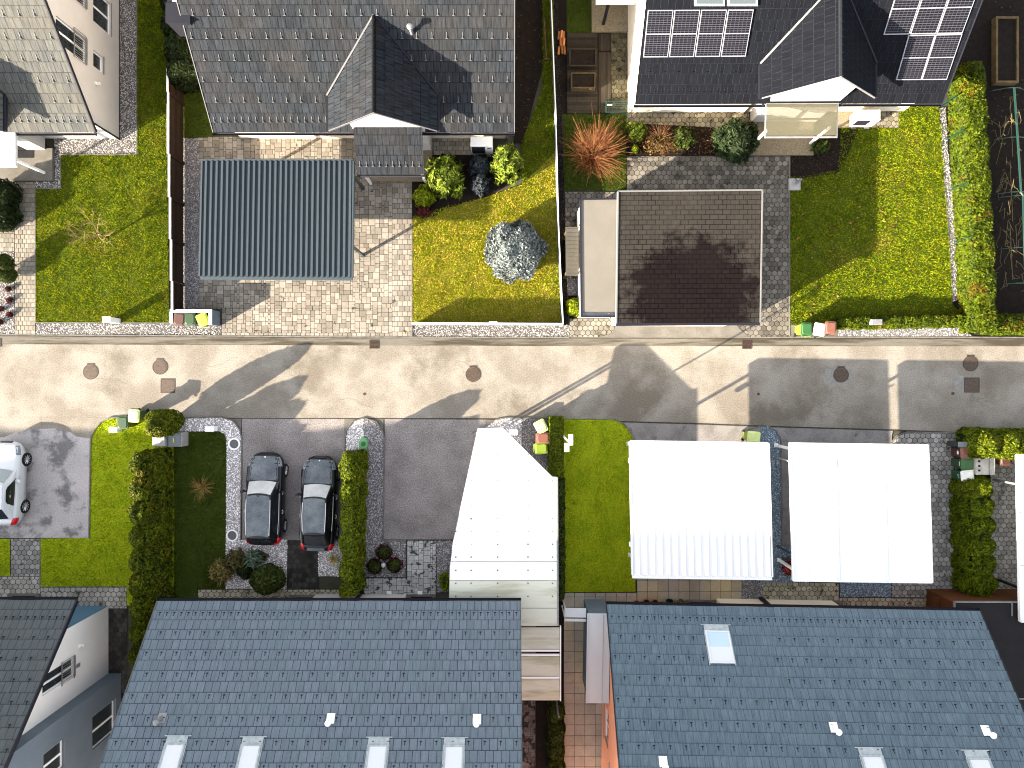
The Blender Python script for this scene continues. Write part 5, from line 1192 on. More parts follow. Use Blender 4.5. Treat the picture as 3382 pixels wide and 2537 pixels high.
brown = pl('brown plastic', (.065, .027, .019)); green_ = pl('dark green plastic', (.022, .050, .018)); yel = pl('yellow plastic', (.42, .44, .035)); lime = pl('lime plastic', (.15, .22, .015)); pale = pl('pale yellow plastic', (.52, .60, .22)); rust = pl('terracotta plastic', (.16, .062, .040))
midg = pl('mid green plastic', (.022, .085, .020)); whit = pl('white plastic', (.68, .67, .62)); grey_ = pl('grey plastic', (.16, .175, .19)); dkg = pl('charcoal plastic', (.03, .033, .037)); bg_ = pl('bottle green plastic', (.012, .06, .025))
bin_('brown bin in the white enclosure, leftmost of its three', 'A1', 1312, 1005, brown, brown, -4)
bin_('green bin with white label, middle one in the white enclosure', 'A1', 1388, 1003, green_, green_, 2, mark='bar')
bin_('yellow lidded bin standing askew in the white enclosure', 'A1', 1482, 1008, yel, green_, 24)
bin_('green bin on the lit grass near the white car driveway', 'A2', 898, 322, green_, green_, 3)
bin_('pale lime lidded bin at the road edge beside the dark conifer', 'A2', 980, 272, pale, green_, -4)
bin_('yellow lidded bin turned askew beside the thin hedge top', 'C2', 412, 350, pale, green_, 28)
bin_('terracotta bin beside the thin hedge, between yellow and lime bins', 'C2', 425, 437, rust, rust, 90)
bin_('lime green bin beside the thin hedge below the terracotta bin', 'C2', 413, 511, lime, lime, 94)
bin_('yellow and green bin in front of the ribbed white carport', 'C2', 1965, 428, pale, lime, 84)
bin_('green bin on the concrete pad, leftmost of the three by the right lawn', 'D1', 622, 1078, midg, lime, 178)
bin_('white lidded bin on the concrete pad by the right lawn', 'D1', 716, 1082, whit, green_, 170)
bin_('rust brown bin on the concrete pad by the right lawn', 'D1', 798, 1070, rust, brown, 178)
bin_('brown bin with white oval mark beside the concrete post box block', 'D2', 1795, 545, rust, brown, -88, mark='oval')
bin_('green bin with white bar beside the concrete post box block', 'D2', 1797, 626, midg, green_, -90, mark='bar')
bin_('white lidded green bin beside the right hedge end', 'D2', 1798, 712, whit, bg_, -84, mark='tri')
bin_('brown bin behind the concrete post box block near the right carport', 'D2', 2075, 592, brown, brown, 2)

# ================================================================ boxes, letterboxes, cabinets
def cabinet(name, label, cat, t, x0, y0, x1, y1, h, mat, lidm=None, legs=False):
    a, b = P(t, x0, y1, h), P(t, x1, y0, h); c = (a + b) / 2; o = thing(name, label, cat, (c.x, c.y, 0)); hx, hy = (b.x - a.x) / 2, (b.y - a.y) / 2
    mb = MB(); mb.bbox(-hx + .02, -hy + .02, .02 if not legs else h - .45, hx - .02, hy - .02, h - .03, .008); bd = mb.build('body', mat, o, local=True)
    mb = MB(); mb.bbox(-hx, -hy, h - .029, hx, hy, h, .012); mb.build('lid', lidm or mat, o, local=True)
    mb = MB(); mb.box(-hx * .7, -hy + .012, (h - .42) if legs else .15, hx * .7, -hy + .0195, h - .07); mb.build('door', lidm or mat, bd, local=True)
    if legs:
        mb = MB(); mb.tube((0, 0, 0), (0, 0, h - .45), .04, n=8); mb.build('post', m_trimz, o, local=True)
    return o
cabinet('meter_cabinet', 'white meter cabinet at the pebble edge of the left lawn', 'cabinet', 'A1', 746, 986, 808, 1028, .95, m_trimw)
cabinet('meter_cabinet', 'small white meter cabinet in the pebbles above the dark lawn', 'cabinet', 'A2', 1497, 350, 1560, 390, .55, m_trimw)
cabinet('meter_cabinet', 'small white meter cabinet beside the green bin on the lit grass', 'cabinet', 'A2', 795, 354, 856, 396, .5, m_trimw)
cabinet('meter_cabinet', 'small white meter cabinet at the tip of the angular canopy', 'cabinet', 'C2', 180, 374, 242, 414, .9, m_trimw)
cabinet('meter_cabinet', 'grey white cabinet standing in the low street hedge', 'cabinet', 'D1', 1102, 1005, 1178, 1046, 1.0, m_trimw, m_trimz)
cabinet('waste_box', 'charcoal box with grey lid at the end of the right bins', 'box', 'D2', 1733, 464, 1812, 504, .95, dkg, grey_)
hb = W(1857, 1437); t = thing('street_lamp', 'white street lamp with two flat heads beside the thin hedge', 'street lamp', (hb.x, hb.y, 0))
mb = MB(); mb.tube((hb.x, hb.y, 0), (hb.x, hb.y, .5), .075, n=10); mb.tube((hb.x, hb.y, .5), (hb.x, hb.y, 5.0), .055, .04, 10); mb.build('pole', m_trimw, t)
hd = [(P('C2', 613, 488, 5.05), P('C2', 648, 410, 5.05)), (P('C2', 585, 534, 5.0), P('C2', 620, 473, 5.0))]
for p, q_ in hd:
    mb = MB(); mb.bbox(p.x, p.y, p.z - .06, q_.x, q_.y, p.z, .015); c = (p + q_) / 2; mb.tube((hb.x, hb.y, 4.9), (c.x, c.y, p.z - .05), .025, n=8); mb.build('lamp_head', m_trimw, t)
# grey granite barbecue like cabinet with glazed lid beside the tall hedge
a = P('A2', 1180, 470); t = thing('glazed_cabinet', 'grey stone cabinet with slatted glazed lid at the top of the tall hedge', 'cabinet', (a.x, a.y, 0))
p0, p1 = P('A2', 1112, 505, 1.0), P('A2', 1310, 400, 1.0)
mb = MB(); mb.bbox(p0.x, p0.y + .05, 0, p0.x + .62, p1.y, 1.0, .02); mb.bbox(p0.x + .63, p0.y + .02, 0, p1.x, p1.y, .78, .02); mb.build('body', m_stone, t)
mb = MB(); mb.box(p0.x + .66, p0.y + .06, .781, p1.x - .04, p1.y - .04, .80); mb.build('pane', glass_mat('dull glass', (.07, .09, .11), .15), t)
mb = MB()
for k in range(7): y = p0.y + .06 + (p1.y - p0.y - .12) * k / 6; mb.box(p0.x + .67, y - .012, .802, p1.x - .05, y + .012, .82)
mb.build('slat', m_trimz, t)
mb = MB(); mb.box(p0.x + .95, (p0.y + p1.y) / 2 - .12, .822, p0.x + 1.02, (p0.y + p1.y) / 2 + .10, .835); mb.build('sticker', yel, t)
# concrete post box block at the right
p0, p1 = P('D2', 1846, 705, 1.1), P('D2', 2003, 578, 1.1); t = thing('post_box_block', 'speckled concrete block with three square openings beside the bins', 'post box', ((p0.x + p1.x) / 2, (p0.y + p1.y) / 2, 0))
m_conp = M('speckled pale concrete', (.42, .40, .36), (.30, .28, .25), 5, rough=.85, fine=.25, fscale=40)
mb = MB(); mb.bbox(p0.x + .15, p0.y, 0, p1.x, p1.y, 1.1, .02); mb.bbox(p0.x, p0.y + .02, 0, p0.x + .149, p1.y - .02, .95, .02); mb.build('body', m_conp, t)
mb = MB(); xx = P('D2', 1955, 600, 1.1).x; mb.box(xx, p0.y - .01, 1.101, xx + .02, p1.y + .01, 1.115); mb.build('ridge_joint', m_gut, t)
for y in (605, 640, 673):
    c = P('D2', 1885, y, 1.1); mb = MB(); mb.box(c.x - .055, c.y - .05, 1.1005, c.x + .055, c.y + .05, 1.106); mb.build('opening', m_dark, t)
# round stone rings in the white pebbles
for (x, y, lb) in ((1715, 478, 'round white concrete ring in the pebble border near the road'), (1701, 1145, 'round white concrete ring in the pebble border beside the parked car')):
    c = P('A2', x, y); t = thing('planting_ring', lb, 'ring', (c.x, c.y, 0), 0, 'white concrete rings set in the pebbles')
    mb = MB(); n = 28; r1, r0 = .31, .235
    rings = [[(r * math.cos(2 * math.pi * i / n), r * math.sin(2 * math.pi * i / n), zz) for i in range(n)] for r, zz in ((r1, 0), (r1, .10), (r0, .10), (r0, .03))]
    mb.loft(rings, caps=False); mb.build('rim', m_pvc, t, local=True)
    mb = MB(); mb.face([(r0 * math.cos(2 * math.pi * i / n), r0 * math.sin(2 * math.pi * i / n), .05) for i in range(n)]); mb.build('fill', m_gravgb, t, local=True)
# green oval tank lid
c = P('B2', 890, 475); t = thing('tank_lid', 'oval green plastic tank cover at the head of the gravel island', 'cover', (c.x, c.y, .03))
mb = MB(); mb.lathe([(.0, .0), (.32, 0), (.32, .10), (.29, .15), (.0, .16)], n=28, sx=.72, sy=1.0); mb.build('dome', M('pale green plastic', (.10, .30, .12), (.08, .25, .10), 3, rough=.4), t, local=True)
mb = MB(); mb.lathe([(.0, .16), (.12, .16), (.12, .20), (.0, .205)], n=18); mb.build('cap', midg, t, local=True)
# heat pumps
def heat_pump(label, p0, p1, h, feet=None):
    c = (p0 + p1) / 2; o = thing('heat_pump', label, 'heat pump', (c.x, c.y, 0)); hx, hy = (p1.x - p0.x) / 2, (p1.y - p0.y) / 2
    mb = MB(); mb.bbox(-hx, -hy, .12, hx, hy, h, .03); mb.build('casing', m_trimw, o, local=True)
    mb = MB(); mb.box(-hx * .92, -hy - .012, .25, hx * .30, -hy - .002, h - .12)
    mb.build('fan_grille', m_gut, o, local=True)
    mb = MB(); mb.box(hx * .5, -hy - .012, h - .35, hx * .85, -hy - .002, h - .25); mb.build('label_plate', m_gut, o, local=True)
    for sx in (-1, 1):
        mb = MB(); mb.bbox(sx * hx * .6 - .12, -hy - .12, 0, sx * hx * .6 + .12, hy + .12, .118, .01); mb.build('foot', m_conc, o, local=True)
    return o
heat_pump('white heat pump with black fan grille beside the tiled house wall', P('B0', 1667, 1068, 1.3), P('B0', 1828, 995, 1.3), 1.3)
o = heat_pump('white heat pump on two pale feet beside the white gable', P('D0', 1000, 875, 1.0), P('D0', 1165, 800, 1.0), 1.0)
# ================================================================ road ironwork
m_hole = M('rusty manhole iron', (.070, .045, .030), (.042, .028, .020), 9, rough=.6, metal=.25, bump=.5, bscale=60, fine=.4, fscale=30)
def manhole(label, t, x, y, r=.345, mat=None, group='round manhole covers in the road'):
    c = P(t, x, y); o = thing('manhole_cover', label, 'manhole cover', (c.x, c.y, 0), 0, group)
    mb = MB(); n = 32
    mb.loft([[(rr * math.cos(2 * math.pi * i / n), rr * math.sin(2 * math.pi * i / n), zz) for i in range(n)] for rr, zz in ((r + .05, .002), (r + .05, .016), (r + .012, .016), (r + .012, .006))], caps=False); mb.box(-.19, r + .02, .004, .19, r + .10, .0155); mb.build('rim', m_irond, o, local=True)
    mb = MB(); mb.lathe([(0, .004), (r, .004), (r, .0125), (0, .0126)], n=n)
    for i in range(-4, 5):
        wd = math.sqrt(max(0, (r * .86) ** 2 - (i * .065) ** 2)); mb.box(-wd, i * .065 - .014, .0127, wd, i * .065 + .014, .0185)
    mb.box(-.05, -r - .035, .004, .05, -r + .02, .014); mb.build('lid', mat or m_hole, o, local=True); return o
manhole('leftmost rusty round manhole, low on the road', 'A1', 663, 1390)
manhole('rusty round manhole above the left square cover', 'A1', 1170, 1354)
manhole('rusty round manhole alone near the middle of the lit road', 'B1', 1688, 1408)
manhole('rusty round manhole in a pale concrete patch, in carport shade', 'D1', 875, 1412)
manhole('rightmost round manhole, above the right square cover', 'D1', 1821, 1330)
def square_cover(label, t, x0, y0, x1, y1):
    a, b = P(t, x0, y1), P(t, x1, y0); c = (a + b) / 2; o = thing('inspection_cover', label, 'manhole cover', (c.x, c.y, 0), 0, 'square covers in the road'); hx, hy = (b.x - a.x) / 2, (b.y - a.y) / 2
    mb = MB(); e = .035
    for q in ((-hx, -hy, hx, -hy + e), (-hx, hy - e, hx, hy), (-hx, -hy + e, -hx + e, hy - e), (hx - e, -hy + e, hx, hy - e)): mb.box(q[0], q[1], .002, q[2], q[3], .016)
    mb.build('rim', m_irond, o, local=True)
    mb = MB(); mb.box(-hx + e + .006, -hy + e + .006, .003, hx - e - .006, hy - e - .006, .0125); n = 7
    for i in range(n):
        y = -hy + e + .03 + (2 * hy - 2 * e - .06) * i / (n - 1); mb.box(-hx + .08, y - .012, .0126, hx - .08, y + .012, .018)
    mb.build('lid', m_hole, o, local=True)
square_cover('square rusty cover on the left of the road near the tree shadow', 'A1', 1174, 1440, 1279, 1545)
square_cover('square rusty cover near the right end of the road', 'D1', 1774, 1432, 1886, 1541)
def drain(label, t, x0, y0, x1, y1):
    a, b = P(t, x0, y1), P(t, x1, y0); c = (a + b) / 2; o = thing('drain_grate', label, 'drain', (c.x, c.y, 0), 0, 'gutter drains along the kerb'); hx, hy = (b.x - a.x) / 2, (b.y - a.y) / 2
    mb = MB(); mb.box(-hx, -hy, .005, hx, hy, .009); mb.build('sump', m_dark, o, local=True)
    mb = MB(); e = .03
    for q in ((-hx, -hy, hx, -hy + e), (-hx, hy - e, hx, hy), (-hx, -hy + e, -hx + e, hy - e), (hx - e, -hy + e, hx, hy - e)): mb.box(q[0], q[1], .004, q[2], q[3], .026)
    mb.box(-hx + e, -.015, .010, hx - e, .015, .024)
    for i in range(8):
        x = -hx + e + (2 * hx - 2 * e) * (i + .5) / 8; mb.box(x - .012, -hy + e, .0095, x + .012, hy - e, .022)
    mb.build('grating', m_iron, o, local=True)
drain('gutter drain at the left edge of the photo', 'A1', -58, 1147, 8, 1206)
drain('gutter drain in front of the block paved drive', 'B1', 930, 1158, 998, 1220)
drain('gutter drain right of the brown garage entrance', 'D1', 153, 1161, 220, 1222)
for t_, x, y, r_, lb in (('C1', 2001, 1552, .075, 'small valve cap beside the carport shade edge'), ('D1', 1692, 1548, .085, 'small dark valve cap left of the right square cover'), ('B1', 893, 1552, .07, 'small valve cap near the middle of the lit road'), ('A2', 1428, 123, .075, 'small valve cap in the tree shadow on the road')):
    c = P(t_, x, y); t = thing('valve_cap', lb, 'valve cap', (c.x, c.y, 0), 0, 'small valve caps in the road')
    mb = MB(); mb.lathe([(0, .003), (r_, .003), (r_, .014), (r_ * .7, .015), (0, .012)], n=16); mb.build('cap', m_irond, t, local=True)
def blob(t, x, y, rx, ry, sd):
    random.seed(sd); c = P(t, x, y); n = 18; return [(c.x + rx * (1 + random.uniform(-.28, .28)) * math.cos(2 * math.pi * i / n), c.y + ry * (1 + random.uniform(-.28, .28)) * math.sin(2 * math.pi * i / n)) for i in range(n)]
sheet('road_patch', PL('D1', [(760, 1370), (840, 1345), (950, 1370), (958, 1440), (900, 1480), (790, 1510), (750, 1465)]), .0015, m_patch)
sheet('road_patch', PL('D1', [(1700, 1410), (1770, 1420), (1775, 1530), (1720, 1535), (1700, 1480)]), .0015, m_patch)
# fallen pole, roof litter and small garden gear
c = P('C0', 445, 290); t = thing('wooden_post', 'pale wooden post lying on the dark bed by the fence', 'post', (c.x, c.y, .06)); a, b = P('C0', 438, 145), P('C0', 455, 440)
mb = MB(); mb.tube((a.x, a.y, .12), (b.x, b.y, .10), .05, n=8); mb.box(b.x - .15, b.y - .03, .05, b.x + .15, b.y + .04, .13); mb.build('pole', m_planter, t)
# ================================================================ cars
m_tyre = M('tyre rubber', (.014, .014, .015), rough=.8)
m_rim = M('alloy rim', (.50, .50, .52), rough=.3, metal=.6)
m_black = M('black car paint', (.004, .0045, .007), rough=.3, coat=.12, spec=.3)
m_frost = M('dewy black paint', (.060, .071, .086), (.125, .138, .15), 1.1, 6, .38, .66, rough=.6, spec=.2, fine=.25, fscale=55)
m_wcar = M('white car paint', (.46, .475, .49), rough=.35, coat=.1)
m_scr = M('frosted windscreen', (.47, .47, .465), (.36, .37, .375), 2.5, rough=.5, spec=.2, fine=.08)
m_wscr = glass_mat('clear windscreen', (.16, .19, .19), .08)
m_red = M('red lamp glass', (.45, .006, .012), rough=.2)
m_lampg = M('headlamp glass', (.13, .15, .18), rough=.3, spec=.2)
m_chrome = M('chrome strip', (.72, .72, .74), rough=.2, metal=.5)
m_cabin = M('black car glass', (.012, .013, .016), rough=.06, spec=.7)
def interp(tab, y):
    for (a, va), (b, vb) in zip(tab, tab[1:]):
        if a <= y <= b:
            f = (y - a) / (b - a); f = f * f * (3 - 2 * f) * .5 + f * .5; return va + (vb - va) * f
    return tab[0][1] if y < tab[0][0] else tab[-1][1]
def car(name, label, pos, rz, Lc, Wc, paint, top, scr, belt=.98, hroof=1.62, kind='suv'):
    o = thing(name, label, 'car', (pos[0], pos[1], 0), rz); h = Lc / 2; hw = Wc / 2
    # y runs from rear (-h) to front (+h)
    wt = [(-h, hw * .62), (-h + .10, hw * .84), (-h + .35, hw * .955), (-h + .9, hw), (h - 1.3, hw), (h - .75, hw * .975), (h - .45, hw * .90), (h - .25, hw * .79), (h - .12, hw * .66), (h - .04, hw * .50), (h, hw * .30)]
    bt = [(-h, belt - .22), (-h + .12, belt - .04), (-h + .6, belt), (0, belt - .02), (h - 1.45, belt - .04), (h - .6, belt - .14), (h - .2, belt - .26), (h, belt - .42)]
    st = [(-h, .42), (-h + .15, .34), (-h + .6, .24), (h - .7, .24), (h - .2, .28), (h, .36)]
    ys = [-h, -h + .06, -h + .14, -h + .28, -h + .5, -h + .8] + [-h + .8 + (Lc - 1.9) * i / 12 for i in range(1, 13)] + [h - .9, h - .7, h - .52, h - .38, h - .26, h - .15, h - .10, h - .06, h - .03, h]
    ys = sorted(set(round(y, 4) for y in ys)); rings = []
    def ring(y):
        w_, b, s = interp(wt, y), interp(bt, y), interp(st, y); cz = b + .045 * min(1, w_ / hw)
        half = [(w_ * .80, s), (w_ * .97, s + .06), (w_ * 1.0, (s + b) * .5), (w_ * .985, b - .16), (w_ * .955, b - .05), (w_ * .90, b - .004), (w_ * .72, b + (cz - b) * .55), (w_ * .36, b + (cz - b) * .9)]
        return [(x, y, z) for x, z in half] + [(0, y, cz)] + [(-x, y, z) for x, z in half[::-1]]
    rings = [ring(y) for y in ys]
    mb = MB(); mb.loft(rings); body = mb.build('body', paint, o, smooth=True, local=True)
    # bonnet skin (weathered top surface)
    yb0, yb1 = h - 1.34, h - .17; mb = MB(); rr = []
    for i in range(9):
        y = yb0 + (yb1 - yb0) * i / 8; w_, b = interp(wt, y), interp(bt, y); cz = b + .045 * min(1, w_ / hw)
        rr.append([(x * w_, y, b + (cz - b) * (1 - (abs(x) / .9) ** 2) + .008) for x in (-.76, -.55, -.28, 0, .28, .55, .76)])
    mb.loft(rr, close=False); mb.build('bonnet', top, o, smooth=True, local=True)
    # cabin shell
    c0, c1, r1, r0, e0 = h - 1.38, h - 1.30, h - 2.02, -h + (.52 if kind == 'suv' else .98), -h + (.16 if kind == 'suv' else .34)
    wb = hw * .895; wr = hw * .67
    ztab = [(e0, belt), (r0, hroof - .06), (r0 + .5, hroof - .02), ((r0 + r1) / 2, hroof), (r1, hroof - .05), (c0, belt - .03)]
    wtab = [(e0, hw * .74), (r0, wr * .93), ((r0 + r1) / 2, wr), (r1, wr * .97), (c0, hw * .80)]
    btab = [(e0, hw * .80), (r0, wb * .95), ((r0 + r1) / 2, wb), (r1, wb), (c0, hw * .87)]
    def lin(tab, y):
        for (a, va), (b, vb) in zip(tab, tab[1:]):
            if a <= y <= b: return va + (vb - va) * (y - a) / (b - a)
        return tab[0][1] if y < tab[0][0] else tab[-1][1]
    cy = sorted(set([e0, (e0 + r0) / 2, r0] + [r0 + (r1 - r0) * i / 8 for i in range(9)] + [r1, r1 + (c0 - r1) * .33, r1 + (c0 - r1) * .66, c0])); rr = []
    for y in cy:
        z, w_, b = lin(ztab, y), lin(wtab, y), lin(btab, y); zb = belt - .05
        rr.append([(b, y, zb), ((b + w_) / 2 + .03, y, (zb + z) / 2), (w_, y, z - .035), (w_ * .88, y, z), (w_ * .45, y, z + .022), (0, y, z + .03), (-w_ * .45, y, z + .022), (-w_ * .88, y, z), (-w_, y, z - .035), (-(b + w_) / 2 - .03, y, (zb + z) / 2), (-b, y, zb)])
    mb = MB(); mb.loft(rr); mb.build('cabin', paint, o, smooth=False, local=True)
    def topskin(y0, y1, n, fw, off, nm, mat, par=o, zoff=0.0, curve=0.0):
        mb = MB(); rr = []
        for i in range(n + 1):
            y = y0 + (y1 - y0) * i / n; row = []
            for x in (-1, -.75, -.5, -.25, 0, .25, .5, .75, 1):
                yy = y + curve * (1 - x * x); z, w_ = lin(ztab, yy), lin(wtab, yy); row.append((x * w_ * fw, yy, z + .03 * (1 - (x * .95) ** 2) + off))
            rr.append(row)
        mb.loft(rr, close=False); return mb.build(nm, mat, par, smooth=True, local=True)
    topskin(r0 + .06, r1 - .05, 8, .90, .012, 'roof', top, curve=.07)
    topskin(r1 + .03, c0 - .06, 6, .94, .014, 'windscreen', scr, curve=.07)
    topskin(e0 + .08, r0 - .03, 3, .86, .012, 'rear_window', m_cabin, curve=-.05)
    for sx in (-1, 1):
        mb = MB(); up = []; lo = []
        for i in range(11):
            f = i / 10; y = (r0 + .10) + (c0 - .42 - r0 - .10) * f; z, w_, b = lin(ztab, y), lin(wtab, y), lin(btab, y); zb = belt - .05
            def side(g):
                if g < .5: a = ((b, zb), ((b + w_) / 2 + .03, (zb + z) / 2)); q = g * 2
                else: a = (((b + w_) / 2 + .03, (zb + z) / 2), (w_, z - .035)); q = g * 2 - 1
                return (sx * (a[0][0] + (a[1][0] - a[0][0]) * q + .012), y, a[0][1] + (a[1][1] - a[0][1]) * q + .008)
            gt = .86 * min(1, f * 6 + .25) * min(1, (1 - f) * 2.6 + .12); lo.append(side(.10)); up.append(side(max(.14, gt)))
        mid = [tuple((Vector(a) + Vector(b)) / 2 + Vector((sx * .012, 0, .004))) for a, b in zip(lo, up)]
        mb.loft([lo, mid, up], close=False); sw = mb.build('side_window', m_cabin, o, smooth=True, local=True)
        mb = MB(); mb.path(lo, .014, n=5); mb.build('chrome_trim', m_chrome, sw, local=True)
        mb = MB(); ym = c0 - .55; bx_ = lin(btab, ym); mb.loft([[(sx * (bx_ - .04), ym - .03, belt - .02), (sx * (bx_ - .04), ym + .04, belt - .02), (sx * (bx_ - .04), ym + .04, belt + .03), (sx * (bx_ - .04), ym - .03, belt + .03)], [(sx * (hw + .06), ym - .04, belt), (sx * (hw + .06), ym + .10, belt), (sx * (hw + .06), ym + .08, belt + .12), (sx * (hw + .06), ym - .05, belt + .12)], [(sx * (hw + .19), ym - .07, belt + .02), (sx * (hw + .19), ym + .05, belt + .02), (sx * (hw + .19), ym + .04, belt + .11), (sx * (hw + .19), ym - .08, belt + .11)]])
        mb.build('mirror', paint, o, smooth=False, local=True)
        if kind != 'hatch':
            mb = MB(); mb.path([(sx * (lin(wtab, y) - .02), y, lin(ztab, y) + .03) for y in [r0 + .15 + (r1 - r0 - .35) * i / 6 for i in range(7)]], .018, n=6); mb.build('roof_rail', m_chrome, o, local=True)
        for k, y in enumerate((.35, -.62)):
            mb = MB(); mb.path([(sx * hw * .985, y + .09, belt - .20), (sx * (hw + .035), y + .05, belt - .19), (sx * (hw + .035), y - .05, belt - .19), (sx * hw * .985, y - .09, belt - .20)], .014, n=5); mb.build('door_handle', m_chrome if kind != 'hatch' else paint, o, local=True)
        mb = MB(); rr = []
        for i in range(6):
            y = h - .66 + .46 * i / 5; w_, b = interp(wt, y), interp(bt, y); rr.append([(sx * w_ * .80, y, b + .012), (sx * w_ * .93, y, b - .012), (sx * (w_ * .985 + .01), y, b - .10)])
        mb.loft(rr, close=False); mb.build('headlight', m_lampg, o, smooth=True, local=True)
        mb = MB(); rr = []
        for i in range(6):
            y = -h + .03 + .40 * i / 5; w_, b = interp(wt, y), interp(bt, y); rr.append([(sx * w_ * .78, y, b + .022), (sx * (w_ * .93 + .004), y, b + .002), (sx * (w_ * .99 + .012), y, b - .12), (sx * (w_ + .012), y, b - .20)])
        mb.loft(rr, close=False); mb.build('tail_light', m_red, o, smooth=True, local=True)
        for y in (h - .93, -h + .92):
            x0 = sx * (hw - .20); x1 = sx * (hw + .025); r_ = .345
            mb = MB(); n = 26
            mb.loft([[(xx, y + rr_ * math.cos(2 * math.pi * i / n), .345 + rr_ * math.sin(2 * math.pi * i / n)) for i in range(n)] for xx, rr_ in ((x0, r_), (x1 - sx * .02, r_), (x1, r_ - .03), (x1, .245), (x1 - sx * .03, .24))], caps=False)
            wh = mb.build('wheel', m_tyre, o, smooth=False, local=True)
            mb = MB(); mb.tube((x1 - sx * .05, y, .345), (x1 - sx * .035, y, .345), .24, n=24)
            for k in range(10):
                a = 2 * math.pi * k / 10; mb.tube((x1 - sx * .012, y, .345), (x1 - sx * .012, y + .23 * math.cos(a), .345 + .23 * math.sin(a)), .028, .018, n=5)
            mb.m = [0] * len(mb.m); sp = len(mb.f)
            mb.m[:26] = [1] * 26
            mb.build('rim', [m_rim, m_tyre], wh, local=True)
    mb = MB(); y = h - .02; mb.bbox(-.30, h - .10, .50, .30, h + .008, .62, .01); mb.build('grille', m_black, o, local=True)
    mb = MB(); b = interp(bt, h - .2); mb.tube((0, h - .21, b + .03), (0, h - .21, b + .055), .035, n=10); mb.build('badge', m_chrome, body, local=True)
    mb = MB(); mb.bbox(-.26, -h - .012, .56, .26, -h + .06, .67, .01); mb.build('plate', m_trimw, o, local=True)
    if kind == 'wagon':
        mb = MB(); mb.bbox(-hw * .5, -h + .06, belt - .09, hw * .5, -h + .22, belt + .035, .02); mb.build('boot_lip', m_frost, o, local=True)
    return o
car('parked_car', 'black off-road estate car with dewy roof beside the white pebble border', (-12.50, -5.80), R(-1.2), 4.66, 1.86, m_black, m_frost, m_scr, 1.0, 1.63, 'suv')
car('parked_car', 'black car with sloping tail parked next to the clipped hedge', (-9.80, -6.06), R(-1.6), 4.80, 1.80, m_black, m_frost, m_scr, .90, 1.44, 'wagon')
car('parked_car', 'white hatchback cut by the left edge of the photo', (-25.72, -5.02), R(-2.0), 4.25, 1.80, m_wcar, m_wcar, m_wscr, .95, 1.50, 'hatch')

# ================================================================ plants
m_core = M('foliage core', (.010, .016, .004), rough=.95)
def leafmat(name, a, b, c=None, island=.75, transl=.3):
    return M(name, a, b, 1.6, 5, .4, .62, rough=.6, island=island, c3=c, scale3=1.1, lo3=.56, hi3=.70, transl=transl, spec=.08)
l_hedge = leafmat('hedge foliage', (.105, .130, .006), (.065, .088, .005), (.13, .115, .006))
l_hedge2 = leafmat('deep hedge foliage', (.090, .118, .004), (.055, .078, .003), (.11, .11, .006))
l_thuja = leafmat('thuja foliage', (.080, .096, .004), (.036, .050, .003), (.105, .085, .006))
l_yel = leafmat('yellow green hedge foliage', (.060, .080, .003), (.034, .052, .003), (.095, .060, .005))
l_dark = leafmat('dark evergreen foliage', (.018, .027, .008), (.012, .020, .006))
l_blue = leafmat('blue spruce needles', (.155, .175, .170), (.105, .124, .124), island=.65, transl=.1)
l_gold = leafmat('golden conifer foliage', (.125, .155, .018), (.085, .120, .012))
l_lime = leafmat('lime foliage', (.17, .20, .008), (.12, .16, .006))
l_mid = leafmat('mid green foliage', (.045, .062, .012), (.028, .040, .008))
l_bronze = leafmat('bronze leaves', (.10, .055, .02), (.07, .05, .014), (.12, .09, .01))
l_redl = leafmat('dark red leaves', (.085, .018, .016), (.05, .015, .015))
l_straw = leafmat('straw grass', (.22, .17, .06), (.15, .13, .04))
m_bark = M('bark', (.055, .042, .030), (.035, .027, .02), 6, rough=.9)
m_twig = M('pale twig', (.16, .125, .055), (.11, .085, .04), 6, rough=.9)
m_redtw = M('red orange twigs', (.125, .036, .016), (.17, .085, .034), 2.5, rough=.8, island=.45)
def leaves(name, pts, nrm, size, mat, parent, droop=.5, elong=1.6):
    n = len(pts); size = size * rng.uniform(.6, 1.3, n)
    nn = nrm + rng.normal(0, .55, (n, 3)); nn /= np.linalg.norm(nn, axis=1)[:, None] + 1e-9
    t = rng.normal(size=(n, 3)) + nrm * droop; t -= nn * np.sum(t * nn, 1)[:, None]; t /= np.linalg.norm(t, axis=1)[:, None] + 1e-9
    b = np.cross(nn, t); v = np.zeros((n, 4, 3)); s = size[:, None]
    v[:, 0] = pts - t * s * elong * .5; v[:, 1] = pts + b * s * .5; v[:, 2] = pts + t * s * elong * .6; v[:, 3] = pts - b * s * .5
    return np_mesh(name, v.reshape(-1, 3), 4, mat, parent)
